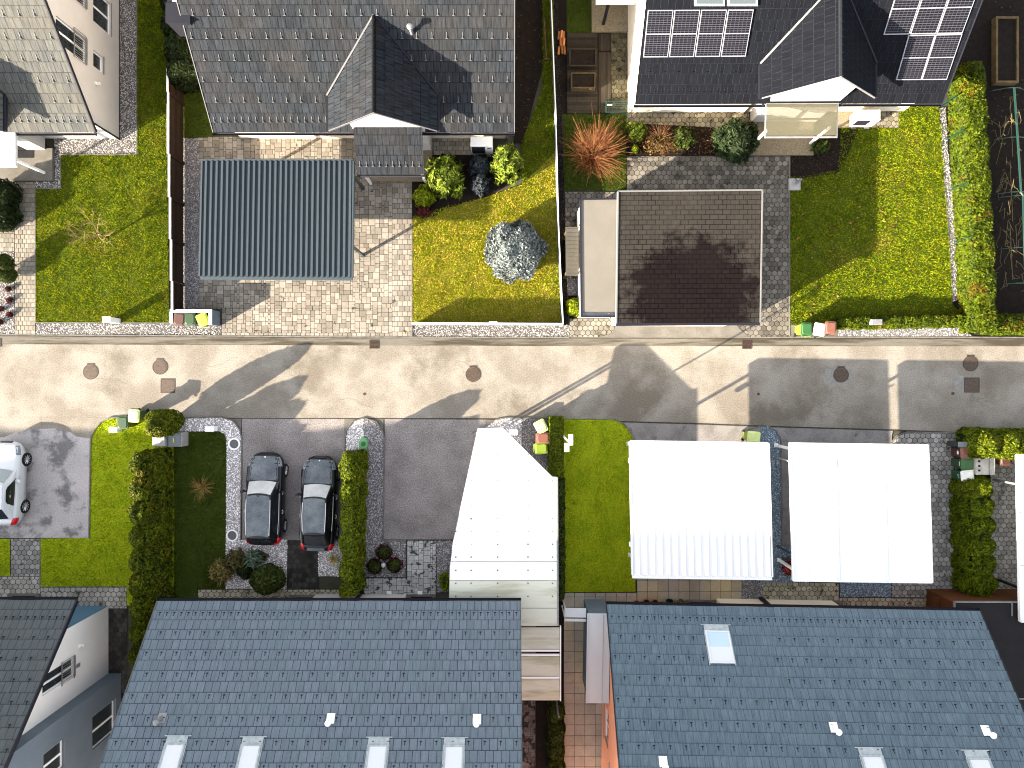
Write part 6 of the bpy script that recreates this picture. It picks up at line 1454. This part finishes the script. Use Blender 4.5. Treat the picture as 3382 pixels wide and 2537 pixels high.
def crown(parent, c, rx, ry, rz, n, size, mat, lumps=.22, freq=3.0, core=.78, elong=1.6, low=-.35, name='crown', cm=None, inner=.25):
    d = rng.normal(size=(n, 3)); d /= np.linalg.norm(d, axis=1)[:, None]; d = d[d[:, 2] > low]
    r = 1 + lumps * lump(d * 1.0 + np.array(c) * .37, freq); r = r * (1 - inner * rng.uniform(0, 1, len(d)) ** 2)
    p = d * r[:, None] * np.array([rx, ry, rz]) + np.array(c); p[:, 2] = np.maximum(p[:, 2], .03)
    o = leaves(name, p, d, size, mat, parent, elong=elong)
    if core:
        mb = MB(); nu, nv = 18, 9; rings = []
        for j in range(nv + 1):
            th = math.pi * (.02 + .96 * j / nv); ring = []
            for i in range(nu):
                a = 2 * math.pi * i / nu; q = np.array([[math.sin(th) * math.cos(a), math.sin(th) * math.sin(a), math.cos(th)]]); rr = core * (1 + lumps * lump(q + np.array(c) * .37, freq)[0])
                ring.append((c[0] + q[0, 0] * rr * rx, c[1] + q[0, 1] * rr * ry, max(.02, c[2] + q[0, 2] * rr * rz)))
            rings.append(ring)
        mb.loft(rings); mb.build('inner_growth', cm or m_core, o, smooth=True)
        o2 = o.children[0]; o2.matrix_local = Matrix()
    return o
def stem(parent, c, h, r=.05):
    mb = MB(); mb.tube((c[0], c[1], 0), (c[0], c[1], h), r, r * .6, 7); return mb.build('trunk', m_bark, parent)
def shrub(name, label, cat, t, x, y, z, rx, ry, rz, n, size, mat, group=None, tall=None, **kw):
    c = P(t, x, y, z); o = thing(name, label, cat, (c.x, c.y, 0), 0, group); zc = kw.pop('zc', rz * .75)
    crown(o, (c.x, c.y, zc), rx, ry, rz, n, size, mat, **kw); stem(o, c, zc, .04); return o
def hedge(name, label, p0, p1, width, h, n, size, mat, bulge=.12, period=.9, group=None, roundtop=.25, cat='hedge', taper=0.0):
    p0, p1 = Vector((p0[0], p0[1], 0)), Vector((p1[0], p1[1], 0)); L_ = (p1 - p0).length; d = (p1 - p0).normalized(); nr = Vector((-d.y, d.x, 0))
    o = thing(name, label, cat, ((p0.x + p1.x) / 2, (p0.y + p1.y) / 2, 0), 0, group)
    hw = width / 2; A = np.array([L_ * width, L_ * h, L_ * h, width * h, width * h]); A = A / A.sum(); f = rng.choice(5, n, p=A)
    s = rng.uniform(0, L_, n); a = rng.uniform(-1, 1, n); z = h * rng.uniform(0, 1, n) ** .8
    s = np.where(f == 3, 0, np.where(f == 4, L_, s)); z = np.where(f == 0, h, z); a = np.where(f == 1, 1, np.where(f == 2, -1, a))
    def shape(s, a, z):
        k = 1 - roundtop * np.clip((z / h - .6) / .4, 0, 1) ** 2; sc = np.abs(np.sin(math.pi * s / period)); sc = sc ** .6
        wv = hw * k * (1 - taper * z / h) * (1 + bulge * (sc - .6)); zz = z * (1 - .10 * np.abs(a) ** 3) * (1 + bulge * .7 * (sc - .6) * (z / h)); return a * wv, zz
    ao, zo = shape(s, a, z)
    pts = np.stack([p0.x + d.x * s + nr.x * ao, p0.y + d.y * s + nr.y * ao, zo], 1)
    N = np.zeros((n, 3)); N[f == 0] = (0, 0, 1); N[f == 1] = (nr.x, nr.y, .25); N[f == 2] = (-nr.x, -nr.y, .25); N[f == 3] = (-d.x, -d.y, .2); N[f == 4] = (d.x, d.y, .2)
    lp = lump(pts, 4.5) * .6 + lump(pts, 11) * .4
    pts = pts + N * (bulge * .55 * lp - .10 * rng.uniform(0, 1, n) ** 2)[:, None]; pts[:, 2] = np.maximum(pts[:, 2], .04)
    o1 = leaves('foliage', pts, N, size, mat, o)
    mb = MB(); rings = []; k = max(4, int(L_ / .15))
    for i in range(k + 1):
        sv = L_ * i / k; ring = []
        for aa, zz in ((-1, 0), (-1, .35), (-1, .7), (-.95, .93), (-.5, 1), (0, 1), (.5, 1), (.95, .93), (1, .7), (1, .35), (1, 0)):
            x_, z_ = shape(np.array([sv]), np.array([aa]), np.array([zz * h])); x_, z_ = x_[0] * .82, max(.02, z_[0] - .10)
            e = .06 if i == 0 else (-.06 if i == k else 0); ring.append((p0.x + d.x * (sv + e) + nr.x * x_, p0.y + d.y * (sv + e) + nr.y * x_, z_))
        rings.append(ring)
    mb.loft(rings); mb.build('inner_growth', m_core, o1, smooth=True); o1.children[0].matrix_local = Matrix()
    mb = MB()
    for i in range(max(2, int(L_ / .9))):
        sv = L_ * (i + .5) / max(2, int(L_ / .9)); mb.tube((p0.x + d.x * sv, p0.y + d.y * sv, 0), (p0.x + d.x * sv, p0.y + d.y * sv, h * .5), .035, n=6)
    mb.build('stems', m_bark, o)
    return o
# tall hedge between the lower left lawns
b0 = P('A2', 1165, 500); 
hedge('hedge', 'tall shaggy conifer hedge beside the dark lawn, sunlit along its left face', (P('A2', 1268, 0).x - .52, P('A2', 0, 515).y), (P('A2', 1262, 0).x - .52, P('A3', 0, 880).y), 1.05, 2.5, 36000, .085, l_thuja, .30, 1.15, taper=.18)
shrub('conifer', 'dark rounded conifer at the road end of the tall hedge', 'shrub', 'A2', 1140, 330, 2.0, .72, .66, 1.45, 9000, .08, l_thuja, zc=1.15, lumps=.18)
# clipped hedge right of the cars
hedge('hedge', 'clipped knobbly green hedge between the parked cars and the pebble island', (P('B2', 920, 0).x - .52, P('B2', 0, 528).y), (P('B2', 905, 0).x - .50, P('B2', 0, 1500).y), .95, 2.1, 26000, .075, l_hedge, .26, 1.25, taper=.12)
# thin hedge
hedge('hedge', 'narrow clipped hedge between the angular canopy and the long lawn', (P('C2', 0, 290, 1.3).x + P('C2', 528, 290, 1.3).x - P('C2', 0, 290, 1.3).x, P('C2', 0, 285, 1.3).y), (P('C2', 530, 0, 1.3).x, P('C2', 0, 730, 1.3).y), .72, 1.35, 13000, .07, l_hedge, .10, .5)
hedge('hedge', 'low narrow hedge running down beside the canopy edge', (P('C2', 556, 0, 1.1).x, P('C2', 0, 735, 1.1).y), (P('C3', 560, 0, 1.1).x, P('C3', 0, 430, 1.1).y), .42, 1.2, 9000, .065, l_mid, .14, .6)
# hedge with yellow leaves at the right
hedge('hedge', 'broad yellow green hedge behind the green wire fence', (23.0, P('D0', 0, 455, 1.3).y), (23.65, P('D1', 0, 1085, 1.3).y), 1.2, 1.45, 30000, .10, l_yel, .14, 1.7, roundtop=.3)
hedge('hedge', 'low yellow green hedge along the street at the right edge', (P('D1', 1980, 1030, 1.0).x, P('D1', 0, 1035, 1.0).y), (P('D1', 2700, 1030, 1.0).x, P('D1', 0, 1035, 1.0).y), 1.0, 1.1, 9000, .09, l_yel, .1, 1.4)
hedge('hedge', 'knee high leafy hedge along the pebble strip by the right lawn', (P('D1', 850, 0, .5).x, P('D1', 0, 1030, .5).y), (P('D1', 1760, 0, .5).x, P('D1', 0, 1010, .5).y), .62, .75, 10000, .075, l_yel, .15, .8)
# right hedges
hedge('hedge', 'bright bushy hedge at the street corner above the three right bins', (P('D2', 1815, 0, 1.1).x, P('D2', 0, 480, 1.2).y), (P('D2', 2600, 0, 1.1).x, P('D2', 0, 490, 1.2).y), 1.35, 1.6, 20000, .085, l_hedge, .25, 1.3)
hedge('hedge', 'scalloped green hedge of rounded bushes beside the right carport', (P('D2', 1850, 0, .9).x, P('D2', 0, 735, 1.0).y), (P('D2', 1880, 0, .9).x, P('D2', 0, 1640, 1.0).y), 1.35, 1.35, 24000, .08, l_hedge2, .34, .95)
hedge('hedge', 'dark shaded row of low bushes beside the beige slab path', (P('C3', 525, 0, .6).x, P('C3', 0, 1185, .6).y), (P('C3', 525, 0, .6).x, P('C3', 0, 1700, .6).y), .7, .8, 8000, .075, l_mid, .3, .95)
hedge('hedge', 'dark evergreen hedge beside the tiled house at the top', (P('A0', 1300, -60, 1.8).x, P('A0', 0, -120, 1.8).y), (P('A0', 1370, 0, 1.8).x, P('A0', 0, 560, 1.8).y), 1.9, 2.3, 17000, .10, l_dark, .22, 1.3)
# blue spruce, golden shrubs
shrub('blue_spruce', 'round blue grey spruce on the yellow lawn', 'tree', 'B1', 1985, 500, .8, 1.45, 1.42, .92, 24000, .075, l_blue, lumps=.20, freq=5.5, zc=.65, elong=2.2, cm=M('spruce shade', (.02, .026, .026), rough=.95), inner=.4)
shrub('golden_conifer', 'golden conifer with feathery tips beside the porch', 'shrub', 'B0', 1475, 1290, .9, .82, .90, 1.15, 5200, .10, l_gold, lumps=.40, freq=6.5, zc=.75, elong=3.4, inner=.5)
shrub('golden_bush', 'small rounded yellow green bush below the golden conifer', 'shrub', 'B0', 1330, 1432, .4, .50, .50, .55, 3600, .07, l_lime, zc=.4, lumps=.3, freq=5)
shrub('golden_conifer', 'bright green conifer beside the heat pump', 'shrub', 'B0', 1935, 1200, .9, .70, .82, 1.2, 4200, .10, l_gold, lumps=.34, freq=6, zc=.8, elong=3.0, inner=.5)
for i, (x, y, lb) in enumerate(((1735, 1215, 'dark shrub with bluish leaves between the two bright conifers'), (1740, 1350, 'low dark shrub at the lawn edge below the bluish shrub'))):
    shrub('dark_shrub', lb, 'shrub', 'B0', x, y, .4, .50 - .1 * i, .50, .6, 2600, .08, leafmat('blue dark leaves %d' % i, (.035, .045, .055), (.05, .055, .06)), zc=.4, lumps=.35, freq=6)
shrub('dark_shrub', 'dark purple low shrub below the small rounded yellow bush', 'shrub', 'B0', 1330, 1545, .2, .40, .25, .32, 1600, .06, l_redl, zc=.2, lumps=.35, freq=6)
shrub('lime_bush', 'small lime green bush at the foot of the flat garage annex', 'shrub', 'C1', 655, 918, .5, .42, .46, .6, 4200, .06, l_lime, zc=.45, lumps=.2, freq=5)
# left edge bed
shrub('dark_shrub', 'tall dark shrub in the bed at the left edge', 'shrub', 'A0', 30, 1420, .6, .75, .7, .8, 3800, .08, l_dark, zc=.5, lumps=.3, freq=5)
shrub('dark_shrub', 'spiky dark plant in the lower half of the left edge bed', 'shrub', 'A0', 15, 1570, .5, .75, .75, .7, 3600, .11, l_dark, zc=.4, lumps=.3, freq=6, elong=3.5)
shrub('ball_shrub', 'upper dark green ball shrub beside the left garden path', 'shrub', 'A1', 25, 590, .9, .42, .42, .55, 3000, .06, l_mid, zc=.85, lumps=.12)
shrub('ball_shrub', 'lower dark green ball shrub beside the left garden path', 'shrub', 'A1', 50, 680, .5, .42, .42, .5, 3000, .06, l_mid, zc=.5, lumps=.12)
for i, (x, y) in enumerate(((60, 785), (68, 865), (8, 930), (70, 970), (0, 1025))):
    shrub('heather', 'small dark red plant in the white pebbles at the left edge', 'plant', 'A1', x, y, .1, .13, .13, .14, 420, .05, l_redl, group='small red plants in the left pebble bed', zc=.1, lumps=.3, freq=7)
# bed of plant plot 3
shrub('bronze_bush', 'bare bronze bush with leafy stems in the bed before the cream house', 'shrub', 'C0', 1290, 1040, .4, .95, .55, .5, 1300, .065, l_bronze, zc=.4, lumps=.4, freq=6, core=0, inner=.7)
shrub('green_bush', 'green bush at the left end of the cream house bed', 'shrub', 'C0', 1110, 960, .5, .42, .42, .5, 2200, .08, l_gold, zc=.45, lumps=.4, freq=6)
shrub('lime_bush', 'tiny lime cushion plant at the left end of the cream house bed', 'plant', 'C0', 1103, 1092, .2, .18, .20, .25, 900, .05, l_lime, zc=.2)
shrub('green_bush', 'leafy green bush in the middle of the cream house bed', 'shrub', 'C0', 1450, 1010, .4, .50, .45, .5, 2400, .09, l_mid, zc=.4, lumps=.4, freq=6)
shrub('pine', 'dark needly dwarf pine beside the porch canopy', 'shrub', 'C0', 1830, 1030, .7, .95, .95, 1.0, 7500, .10, leafmat('pine needles', (.028, .042, .016), (.018, .028, .012)), zc=.6, lumps=.25, freq=5, elong=4.0, inner=.5)
shrub('green_bush', 'small leafy bush beside the right post of the porch canopy', 'shrub', 'D0', 725, 1075, .3, .38, .32, .4, 1500, .08, l_mid, zc=.3, lumps=.4, freq=6)
# lower left bed plants
shrub('ornamental_grass', 'pale feathery grass at the edge of the dark lawn', 'grass clump', 'A2', 1625, 1410, .4, .48, .48, .5, 1500, .10, l_straw, zc=.35, lumps=.3, elong=5, core=0, inner=.7)
shrub('bronze_bush', 'bronze leaved shrub in the pebbles behind the off-road car', 'shrub', 'A2', 1725, 1330, .5, .55, .50, .55, 1900, .08, leafmat('olive bronze', (.10, .075, .03), (.075, .075, .025)), zc=.45, lumps=.35, freq=6, core=.5)
shrub('spiky_plant', 'grey green spiky plant beside the tilted wooden planter', 'plant', 'A2', 1855, 1320, .6, .30, .34, .5, 420, .10, leafmat('agave leaves', (.11, .15, .10), (.08, .12, .08)), zc=.5, elong=6, core=0, inner=.6)
shrub('dark_shrub', 'dark low shrub between bronze shrub and round bush', 'shrub', 'A2', 1800, 1405, .5, .45, .42, .5, 2600, .07, l_dark, zc=.4, lumps=.25)
shrub('round_bush', 'large round dark green bush at the pebble bed corner', 'shrub', 'A2', 1958, 1470, .8, .82, .76, .85, 7500, .075, l_mid, zc=.7, lumps=.14, freq=4)
c = P('A2', 1905, 1300, .3); t = thing('wooden_planter', 'tilted wooden planter box behind the off-road car', 'planter', (c.x, c.y, 0), R(-28))
mb = MB(); mb.bbox(-.30, -.16, 0, .30, -.12, .32, .01); mb.bbox(-.30, .12, 0, .30, .16, .32, .01); mb.bbox(-.30, -.119, 0, -.26, .119, .32, .01); mb.bbox(.26, -.119, 0, .30, .119, .32, .01); mb.build('box', m_planter, t, local=True)
mb = MB(); mb.box(-.255, -.115, .02, .255, .115, .26); mb.build('soil_fill', m_soil, t, local=True)
# ornamental grass with straw leaves
def tuft(name, label, t, x, y, r, h, n, mat, wd=.008, group=None, cat='grass clump', curl=.55):
    c = P(t, x, y, .1); o = thing(name, label, cat, (c.x, c.y, 0), 0, group); mb = MB()
    for i in range(n):
        a = random.uniform(0, 6.28); rr = r * random.uniform(.35, 1.0); hh = h * random.uniform(.6, 1.1); b = (c.x + random.uniform(-.04, .04), c.y + random.uniform(-.04, .04), .02)
        q = [Vector(b), Vector((b[0] + math.cos(a) * rr * .35, b[1] + math.sin(a) * rr * .35, hh * .75)), Vector((b[0] + math.cos(a) * rr * .7, b[1] + math.sin(a) * rr * .7, hh)), Vector((b[0] + math.cos(a) * rr, b[1] + math.sin(a) * rr, hh * (1 - curl)))]
        mb.path(q, wd, wd * .3, 3)
    mb.build('blades', mat, o); return o
tuft('ornamental_grass', 'straw coloured grass clump behind the second black car', 'B2', 672, 1318, .40, .45, 130, M('straw blades', (.62, .47, .18), (.45, .36, .13), 6, rough=.8, island=.4), .010)
tuft('twiggy_shrub', 'low red and green twiggy shrub in the dark lawn', 'A2', 1490, 790, .85, .55, 90, M('red twig', (.40, .14, .07), (.18, .22, .04), 3, rough=.8, island=.4), .009, cat='shrub', curl=.1)
# three round shrubs with red rims
for (x, y, lb) in ((1038, 1270, 'round shrub with dark red rim, uppermost of the three in the grey pebbles'), (968, 1372, 'round shrub with dark red rim, left of the white ball stone'), (1112, 1362, 'round shrub with dark red rim, right of the white ball stone')):
    o = shrub('ball_shrub', lb, 'shrub', 'B2', x, y, .3, .27, .27, .35, 2300, .05, l_mid, group='round shrubs in the grey pebble bed', zc=.35, lumps=.1)
    c = P('B2', x, y, .1); crown(o, (c.x, c.y, .08), .40, .40, .14, 1300, .05, l_redl, .25, 7, 0, name='skirt')
c = P('B2', 1035, 1358); t = thing('ball_stone', 'white ball stone between the three round shrubs', 'stone', (c.x, c.y, .04)); mb = MB(); mb.lathe([(.02, 0), (.09, .03), (.13, .10), (.12, .17), (.07, .23), (.01, .25)], n=16); mb.build('ball', m_stone if False else m_wsheet2, t, smooth=True, local=True)
c = P('B2', 1480, 1475); t = thing('cushion_plant', 'cluster of small bright green ball cushions beside the canopy', 'plant', (c.x, c.y, 0))
for dx, dy, r_ in ((0, 40, .13), (25, 25, .13), (-20, 0, .14), (25, -10, .13), (-15, -35, .13), (20, -45, .14), (0, -60, .13), (-25, 25, .12)):
    q_ = P('B2', 1480 + dx, 1475 - dy, .2); crown(t, (q_.x, q_.y, .16), r_, r_, .18, 900, .035, l_lime, .08, 5, .85, name='cushion')
c = P('D2', 488, 1375, .3); t = thing('flower_plant', 'flowering plant with red and yellow leaves beside the flat carport', 'plant', (c.x, c.y, 0))
crown(t, (c.x, c.y, .25), .36, .42, .35, 800, .06, l_redl, .4, 6, .4, name='leaves'); crown(t, (c.x - .05, c.y - .1, .33), .26, .32, .3, 130, .07, M('red flower', (.5, .02, .02), rough=.6), .4, 6, 0, name='flowers'); crown(t, (c.x + .02, c.y - .22, .33), .2, .2, .26, 120, .07, l_lime, .4, 6, 0, name='bracts')
# red stemmed dogwood
c = P('C0', 800, 1130, .1); t = thing('red_twig_bush', 'large bare bush of radiating red orange stems', 'shrub', (c.x, c.y, 0)); mb = MB(); c0 = c.copy()
for i in range(560):
    a = random.uniform(0, 6.28); tilt = random.uniform(.05, 1.0) ** .8; L_ = random.uniform(1.0, 2.35) * (1.12 if random.random() < .12 else .92); b = Vector((c0.x + random.gauss(0, .10), c0.y + random.gauss(0, .10), .02)); th = tilt * R(76)
    d = Vector((math.cos(a) * math.sin(th), math.sin(a) * math.sin(th), math.cos(th))); p1 = b + d * L_ * .5; d2 = (d + Vector((random.gauss(0, .12), random.gauss(0, .12), .12))).normalized(); p2 = p1 + d2 * L_ * .5
    mb.tube(b, p1, .011, .008, 4, False); mb.tube(p1, p2, .008, .004, 4, False)
    if random.random() < .8:
        d3 = (d + Vector((random.gauss(0, .4), random.gauss(0, .4), .1))).normalized(); mb.tube(p1, p1 + d3 * L_ * .38, .007, .003, 3, False)
mb.build('stems', m_redtw, t)
# bare trees
def bare(name, label, t, x, y, h, spread, mat, seed, lv=4, r0=.055, cat='tree', up=.5, group=None):
    random.seed(seed); c = P(t, x, y); o = thing(name, label, cat, (c.x, c.y, 0), 0, group); tr = MB(); br = MB()
    trunk = h * .42; tr.path([Vector((c.x, c.y, 0)), Vector((c.x + .03, c.y, trunk * .5)), Vector((c.x, c.y + .02, trunk))], r0, r0 * .75, 8); tr.build('trunk', m_bark, o)
    def grow(p, d, L_, r_, k):
        q = p
        for s in range(3):
            d = (d + Vector((random.gauss(0, .22), random.gauss(0, .22), random.gauss(0, .16)))).normalized(); n_ = q + d * L_ / 3; br.tube(q, n_, r_ * (1 - s * .2), r_ * (.8 - s * .2), 5, False); q = n_
            if k > 0 and s > 0:
                for _ in range(2):
                    a = random.uniform(0, 6.28); dd = (d + Vector((math.cos(a), math.sin(a), random.uniform(-.1, .7))) * random.uniform(.5, .95)).normalized(); grow(q, dd, L_ * .62, r_ * .55, k - 1)
    for i in range(7):
        a = 2 * math.pi * i / 7 + random.uniform(-.3, .3); grow(Vector((c.x, c.y, trunk * random.uniform(.75, 1))), Vector((math.cos(a), math.sin(a), up)).normalized(), spread, r0 * .5, lv - 2)
    br.build('branches', mat, o); return o
bare('bare_tree', 'small leafless tree with pale twigs on the left lawn', 'A1', 790, 410, 2.3, .85, M('lichen twigs', (.20, .15, .06), (.14, .11, .045), 5, rough=.9), 5, 4, .06)
tuft('twiggy_shrub', 'low tan twiggy shrub right of the large red stemmed bush', 'C0', 1270, 1030, 1.0, .75, 170, M('tan twig', (.16, .075, .035), (.11, .06, .03), 3, rough=.8, island=.4), .009, cat='shrub', curl=.1)
bare('bare_sapling', 'pale leafless branches over the bed before the cream house', 'C0', 1240, 1060, .9, .5, m_twig, 9, 3, .02, 'shrub')
# right garden: raised bed, trellis, stalks
def frame_box(name, label, cat, t, x0, y0, x1, y1, h, mat, wd=.09, fill=True, inner=m_soil):
    a, b = P(t, x0, y1, h), P(t, x1, y0, h); c = (a + b) / 2; o = thing(name, label, cat, (c.x, c.y, 0)); hx, hy = (b.x - a.x) / 2, (b.y - a.y) / 2; mb = MB()
    mb.bbox(-hx, -hy, 0, hx, -hy + wd, h, .01); mb.bbox(-hx, hy - wd, 0, hx, hy, h, .01); mb.bbox(-hx, -hy + wd + .001, 0, -hx + wd, hy - wd - .001, h, .01); mb.bbox(hx - wd, -hy + wd + .001, 0, hx, hy - wd - .001, h, .01); mb.build('frame', mat, o, local=True)
    mb = MB(); mb.box(-hx + wd, -hy + wd, 0, hx - wd, hy - wd, h - .08); mb.build('soil_fill', inner, o, local=True); return o
frame_box('raised_bed', 'long raised bed with pale timber frame in the dark right garden', 'raised bed', 'D0', 2008, 118, 2176, 604, .35, m_planter, .11)
frame_box('raised_bed', 'dark raised bed on the wooden deck nearer the patio', 'raised bed', 'C0', 620, 352, 816, 482, .4, m_deck, .06)
frame_box('raised_bed', 'dark raised bed with pale rim on the wooden deck, lower one', 'raised bed', 'C0', 636, 530, 810, 640, .55, m_planter, .035)
t = thing('climbing_frame', 'green tubular trellis frame over the dark right garden', 'trellis', P('D1', 2180, 300)); mb = MB()
pts = [P('D0', 2140, 640, .9), P('D0', 2165, 1000, 1.0), P('D0', 2190, 1400, 1.0), P('D1', 2205, 100, 1.0), P('D1', 2215, 480, 1.0), P('D1', 2225, 740, .9)]
mb.path(pts, .05, n=8); mb.build('ridge_bar', m_green, t)
for i, p in enumerate(pts):
    mb = MB(); e = 1.05; mb.path([Vector((p.x - e, p.y, 0)), Vector((p.x - e * .8, p.y, p.z * .6)), Vector((p.x - e * .35, p.y, p.z * .93)), p, Vector((p.x + e * .35, p.y, p.z * .93)), Vector((p.x + e * .8, p.y, p.z * .6)), Vector((p.x + e, p.y, 0))], .022, n=6); mb.build('hoop', m_green, t)
t = thing('dry_vines', 'dry pale vines and stalks hanging on the green trellis', 'plant', P('D1', 2100, 200)); random.seed(3)
for y0_, y1_ in ((-620, -180), (-150, 290), (320, 720)):
    mb = MB(); q0 = P('D1', 2120, (y0_ + y1_) / 2, .5); mb.path([P('D1', 2110, y0_, .6), q0, P('D1', 2130, y1_, .6)], .010, n=4)
    for i in range(16):
        x = random.uniform(2030, 2210); y = random.uniform(y0_, y1_); p = P('D1', x, y, random.uniform(.3, 1.0)); q_ = p
        for s in range(4): n_ = q_ + Vector((random.gauss(0, .16), random.gauss(-.12, .3), random.gauss(0, .10))); mb.tube(q_, n_, .009, .007, 4, False); q_ = n_
    mb.build('stalks', m_twig, t)

# logs and bench by the deck
t = thing('log_pile', 'small pile of orange split logs beside the wooden deck', 'logs', P('C0', 575, 330)); m_log = M('orange split wood', (.42, .16, .05), (.24, .09, .035), 5, rough=.8, island=.4)
mb = MB(); random.seed(4)
for i in range(9): p = P('C0', 548 + 16 * (i % 3) + random.uniform(-4, 4), 240 + 56 * (i // 3)); mb.tube((p.x, p.y + .02, .09 + .09 * (i % 2)), (p.x + random.uniform(-.05, .05), p.y - .38, .09 + .09 * (i % 2)), .06, n=7)
mb.build('logs', m_log, t)
p0, p1 = P('C0', 888, 820, .45), P('C0', 1042, 742, .45); t = thing('garden_bench', 'green metal bench frame at the corner of the cream house', 'bench', ((p0.x + p1.x) / 2, (p0.y + p1.y) / 2, 0))
mb = MB()
for a, b in (((p0.x, p0.y), (p1.x, p0.y)), ((p0.x, p1.y), (p1.x, p1.y)), ((p0.x, p0.y), (p0.x, p1.y)), ((p1.x, p0.y), (p1.x, p1.y))): mb.tube((*a, .45), (*b, .45), .03, n=8)
for k in range(4): yy = p0.y + (p1.y - p0.y) * (k + 1) / 5; mb.tube((p0.x, yy, .46), (p1.x, yy, .46), .016, n=6)
mb.build('seat', m_green, t)
for x in (p0.x, p1.x):
    for y in (p0.y, p1.y): mb = MB(); mb.tube((x, y, 0), (x, y, .45), .025, n=8); mb.build('leg', m_green, t)
mb = MB(); a = P('C0', 915, 765, .5); mb.box(a.x - .12, a.y - .05, .49, a.x + .12, a.y + .02, .50); tag(mb.build('notice', m_trimw), 'small white card on the green bench', 'card')
# water tap column, hose
a = P('D0', 557, 1332, .5); t = thing('water_column', 'pale concrete water column with steel tap on the lawn corner', 'tap', (a.x, a.y, 0)); m_cw = M('pale smooth concrete', (.34, .33, .33), (.28, .27, .27), 4, rough=.7)
mb = MB(); mb.bbox(-.29, -.29, 0, .29, .29, .22, .03); mb.bbox(-.10, -.06, .221, .10, .14, .30, .01); mb.build('base', m_cw, t, local=True)
mb = MB(); mb.tube((0, 0, .30), (.16, .12, .62), .065, .055, 12); mb.build('tap', m_trimz, t, local=True)
mb = MB(); mb.path([(.16 + .17 * math.cos(k * .5), .28 + .17 * math.sin(k * .5), .06 + .012 * k) for k in range(26)], .016, n=6); mb.build('hose', m_dark, t, local=True)
# patio roof piece and pole at the top
z = 2.4; t = thing('pergola', 'white pergola edge over the raised patio, cut by the top of the photo', 'pergola', P('C0', 900, 100)); mb = MB(); a, b = P('C0', 815, 22, z), P('C0', 1108, 16, z); mb.box(a.x, a.y, z - .15, b.x, a.y + .12, z); mb.box(a.x, a.y + .121, z - .06, b.x, a.y + 3, z - .01); mb.build('roof', m_trimw, t)
mb = MB(); p = P('C0', 868, 178, .15); mb.bbox(p.x - .07, p.y - .05, .15, p.x + .07, p.y + .05, z - .15, .01); mb.build('post', m_gut, t)
# terracotta pots along the wall
for i, (x, y, r_, lb) in enumerate(((1112, 458, .17, 'terracotta pot at the left end of the pot row'), (1182, 450, .18, 'terracotta pot second from the left in the pot row'), (1245, 452, .18, 'shallow terracotta bowl in the middle of the pot row'))):
    c = P('C3', x, y, .3); t = thing('flower_pot', lb, 'pot', (c.x, c.y, .03), 0, 'pots along the wall of the apricot house')
    mb = MB(); mb.lathe([(r_ * .6, 0), (r_, .28), (r_ * 1.12, .29), (r_ * 1.12, .34), (r_ * .95, .34), (r_ * .92, .26), (.001, .26)], n=20); mb.build('pot', m_terra, t, local=True)
    mb = MB(); mb.lathe([(.001, .262), (r_ * .9, .263), (.001, .275)], n=16); mb.build('soil_fill', m_soil, t, local=True)
for x, y, lb in ((1350, 445, 'pale stone planter with dark trailing plant in the pot row'), (1432, 448, 'pale round stone pot at the right end of the pot row')):
    c = P('C3', x, y, .3); t = thing('stone_pot', lb, 'pot', (c.x, c.y, .03), 0, 'pots along the wall of the apricot house'); r_ = .2
    mb = MB(); mb.lathe([(r_ * .7, 0), (r_, .12), (r_ * 1.1, .30), (r_ * .9, .30), (r_ * .8, .2), (.001, .2)], n=18); mb.build('pot', m_stone, t, local=True)
    crown(t, (c.x, c.y, .36), .2, .17, .15, 500, .05, l_dark if x < 1400 else l_straw, .3, 6, .6, name='plant')
# fallen leaves and litter
def litter(label, poly, n, size, mat):
    px, py = scatter(ccw(xy(poly)), n); p = np.stack([px, py, np.full(len(px), .085)], 1); nn = np.tile(np.array([[0, 0, 1.]]), (len(px), 1)); o = leaves('fallen_leaves', p, nn, size, mat, None); tag(o, label, 'leaves', kind='stuff')
litter('brown fallen leaves scattered on the right lawn', PL('D1', [(505, -500), (1200, -300), (1500, 200), (900, 950), (505, 1030)]), 3.0, .10, leafmat('dead leaves', (.20, .11, .04), (.15, .085, .035)))
litter('pale fallen leaves on the dark shaded lawn', PL('A2', [(1280, 400), (1640, 440), (1640, 1530), (1460, 1600), (1280, 1600)]), 5.0, .035, leafmat('pale dead leaves', (.20, .18, .10), (.14, .13, .07)))
litter('leaf litter on the dark soil beside the tiled house', PL('C0', [(210, 0), (425, 0), (430, 480), (280, 1050), (215, 1050)]), 9.0, .06, leafmat('dark dead leaves', (.07, .035, .02), (.05, .04, .015)))
litter('leaf litter in the bed before the cream house', PL('C0', [(1040, 930), (1930, 950), (1930, 1135), (1040, 1135)]), 90, .06, leafmat('russet leaves', (.12, .055, .02), (.075, .04, .018)))
litter('dead leaves in the bed beside the water column', PL('D0', [(510, 1145), (665, 1145), (850, 960), (860, 1270), (510, 1290)]), 70, .05, leafmat('brown red leaves', (.06, .022, .016), (.05, .032, .012)))
litter('dead leaves on the black soil of the right garden', PL('D0', [(1945, 0), (2212, 0), (2212, 1650), (2010, 1650)]), 7, .07, leafmat('garden leaves', (.07, .04, .022), (.05, .03, .015)))
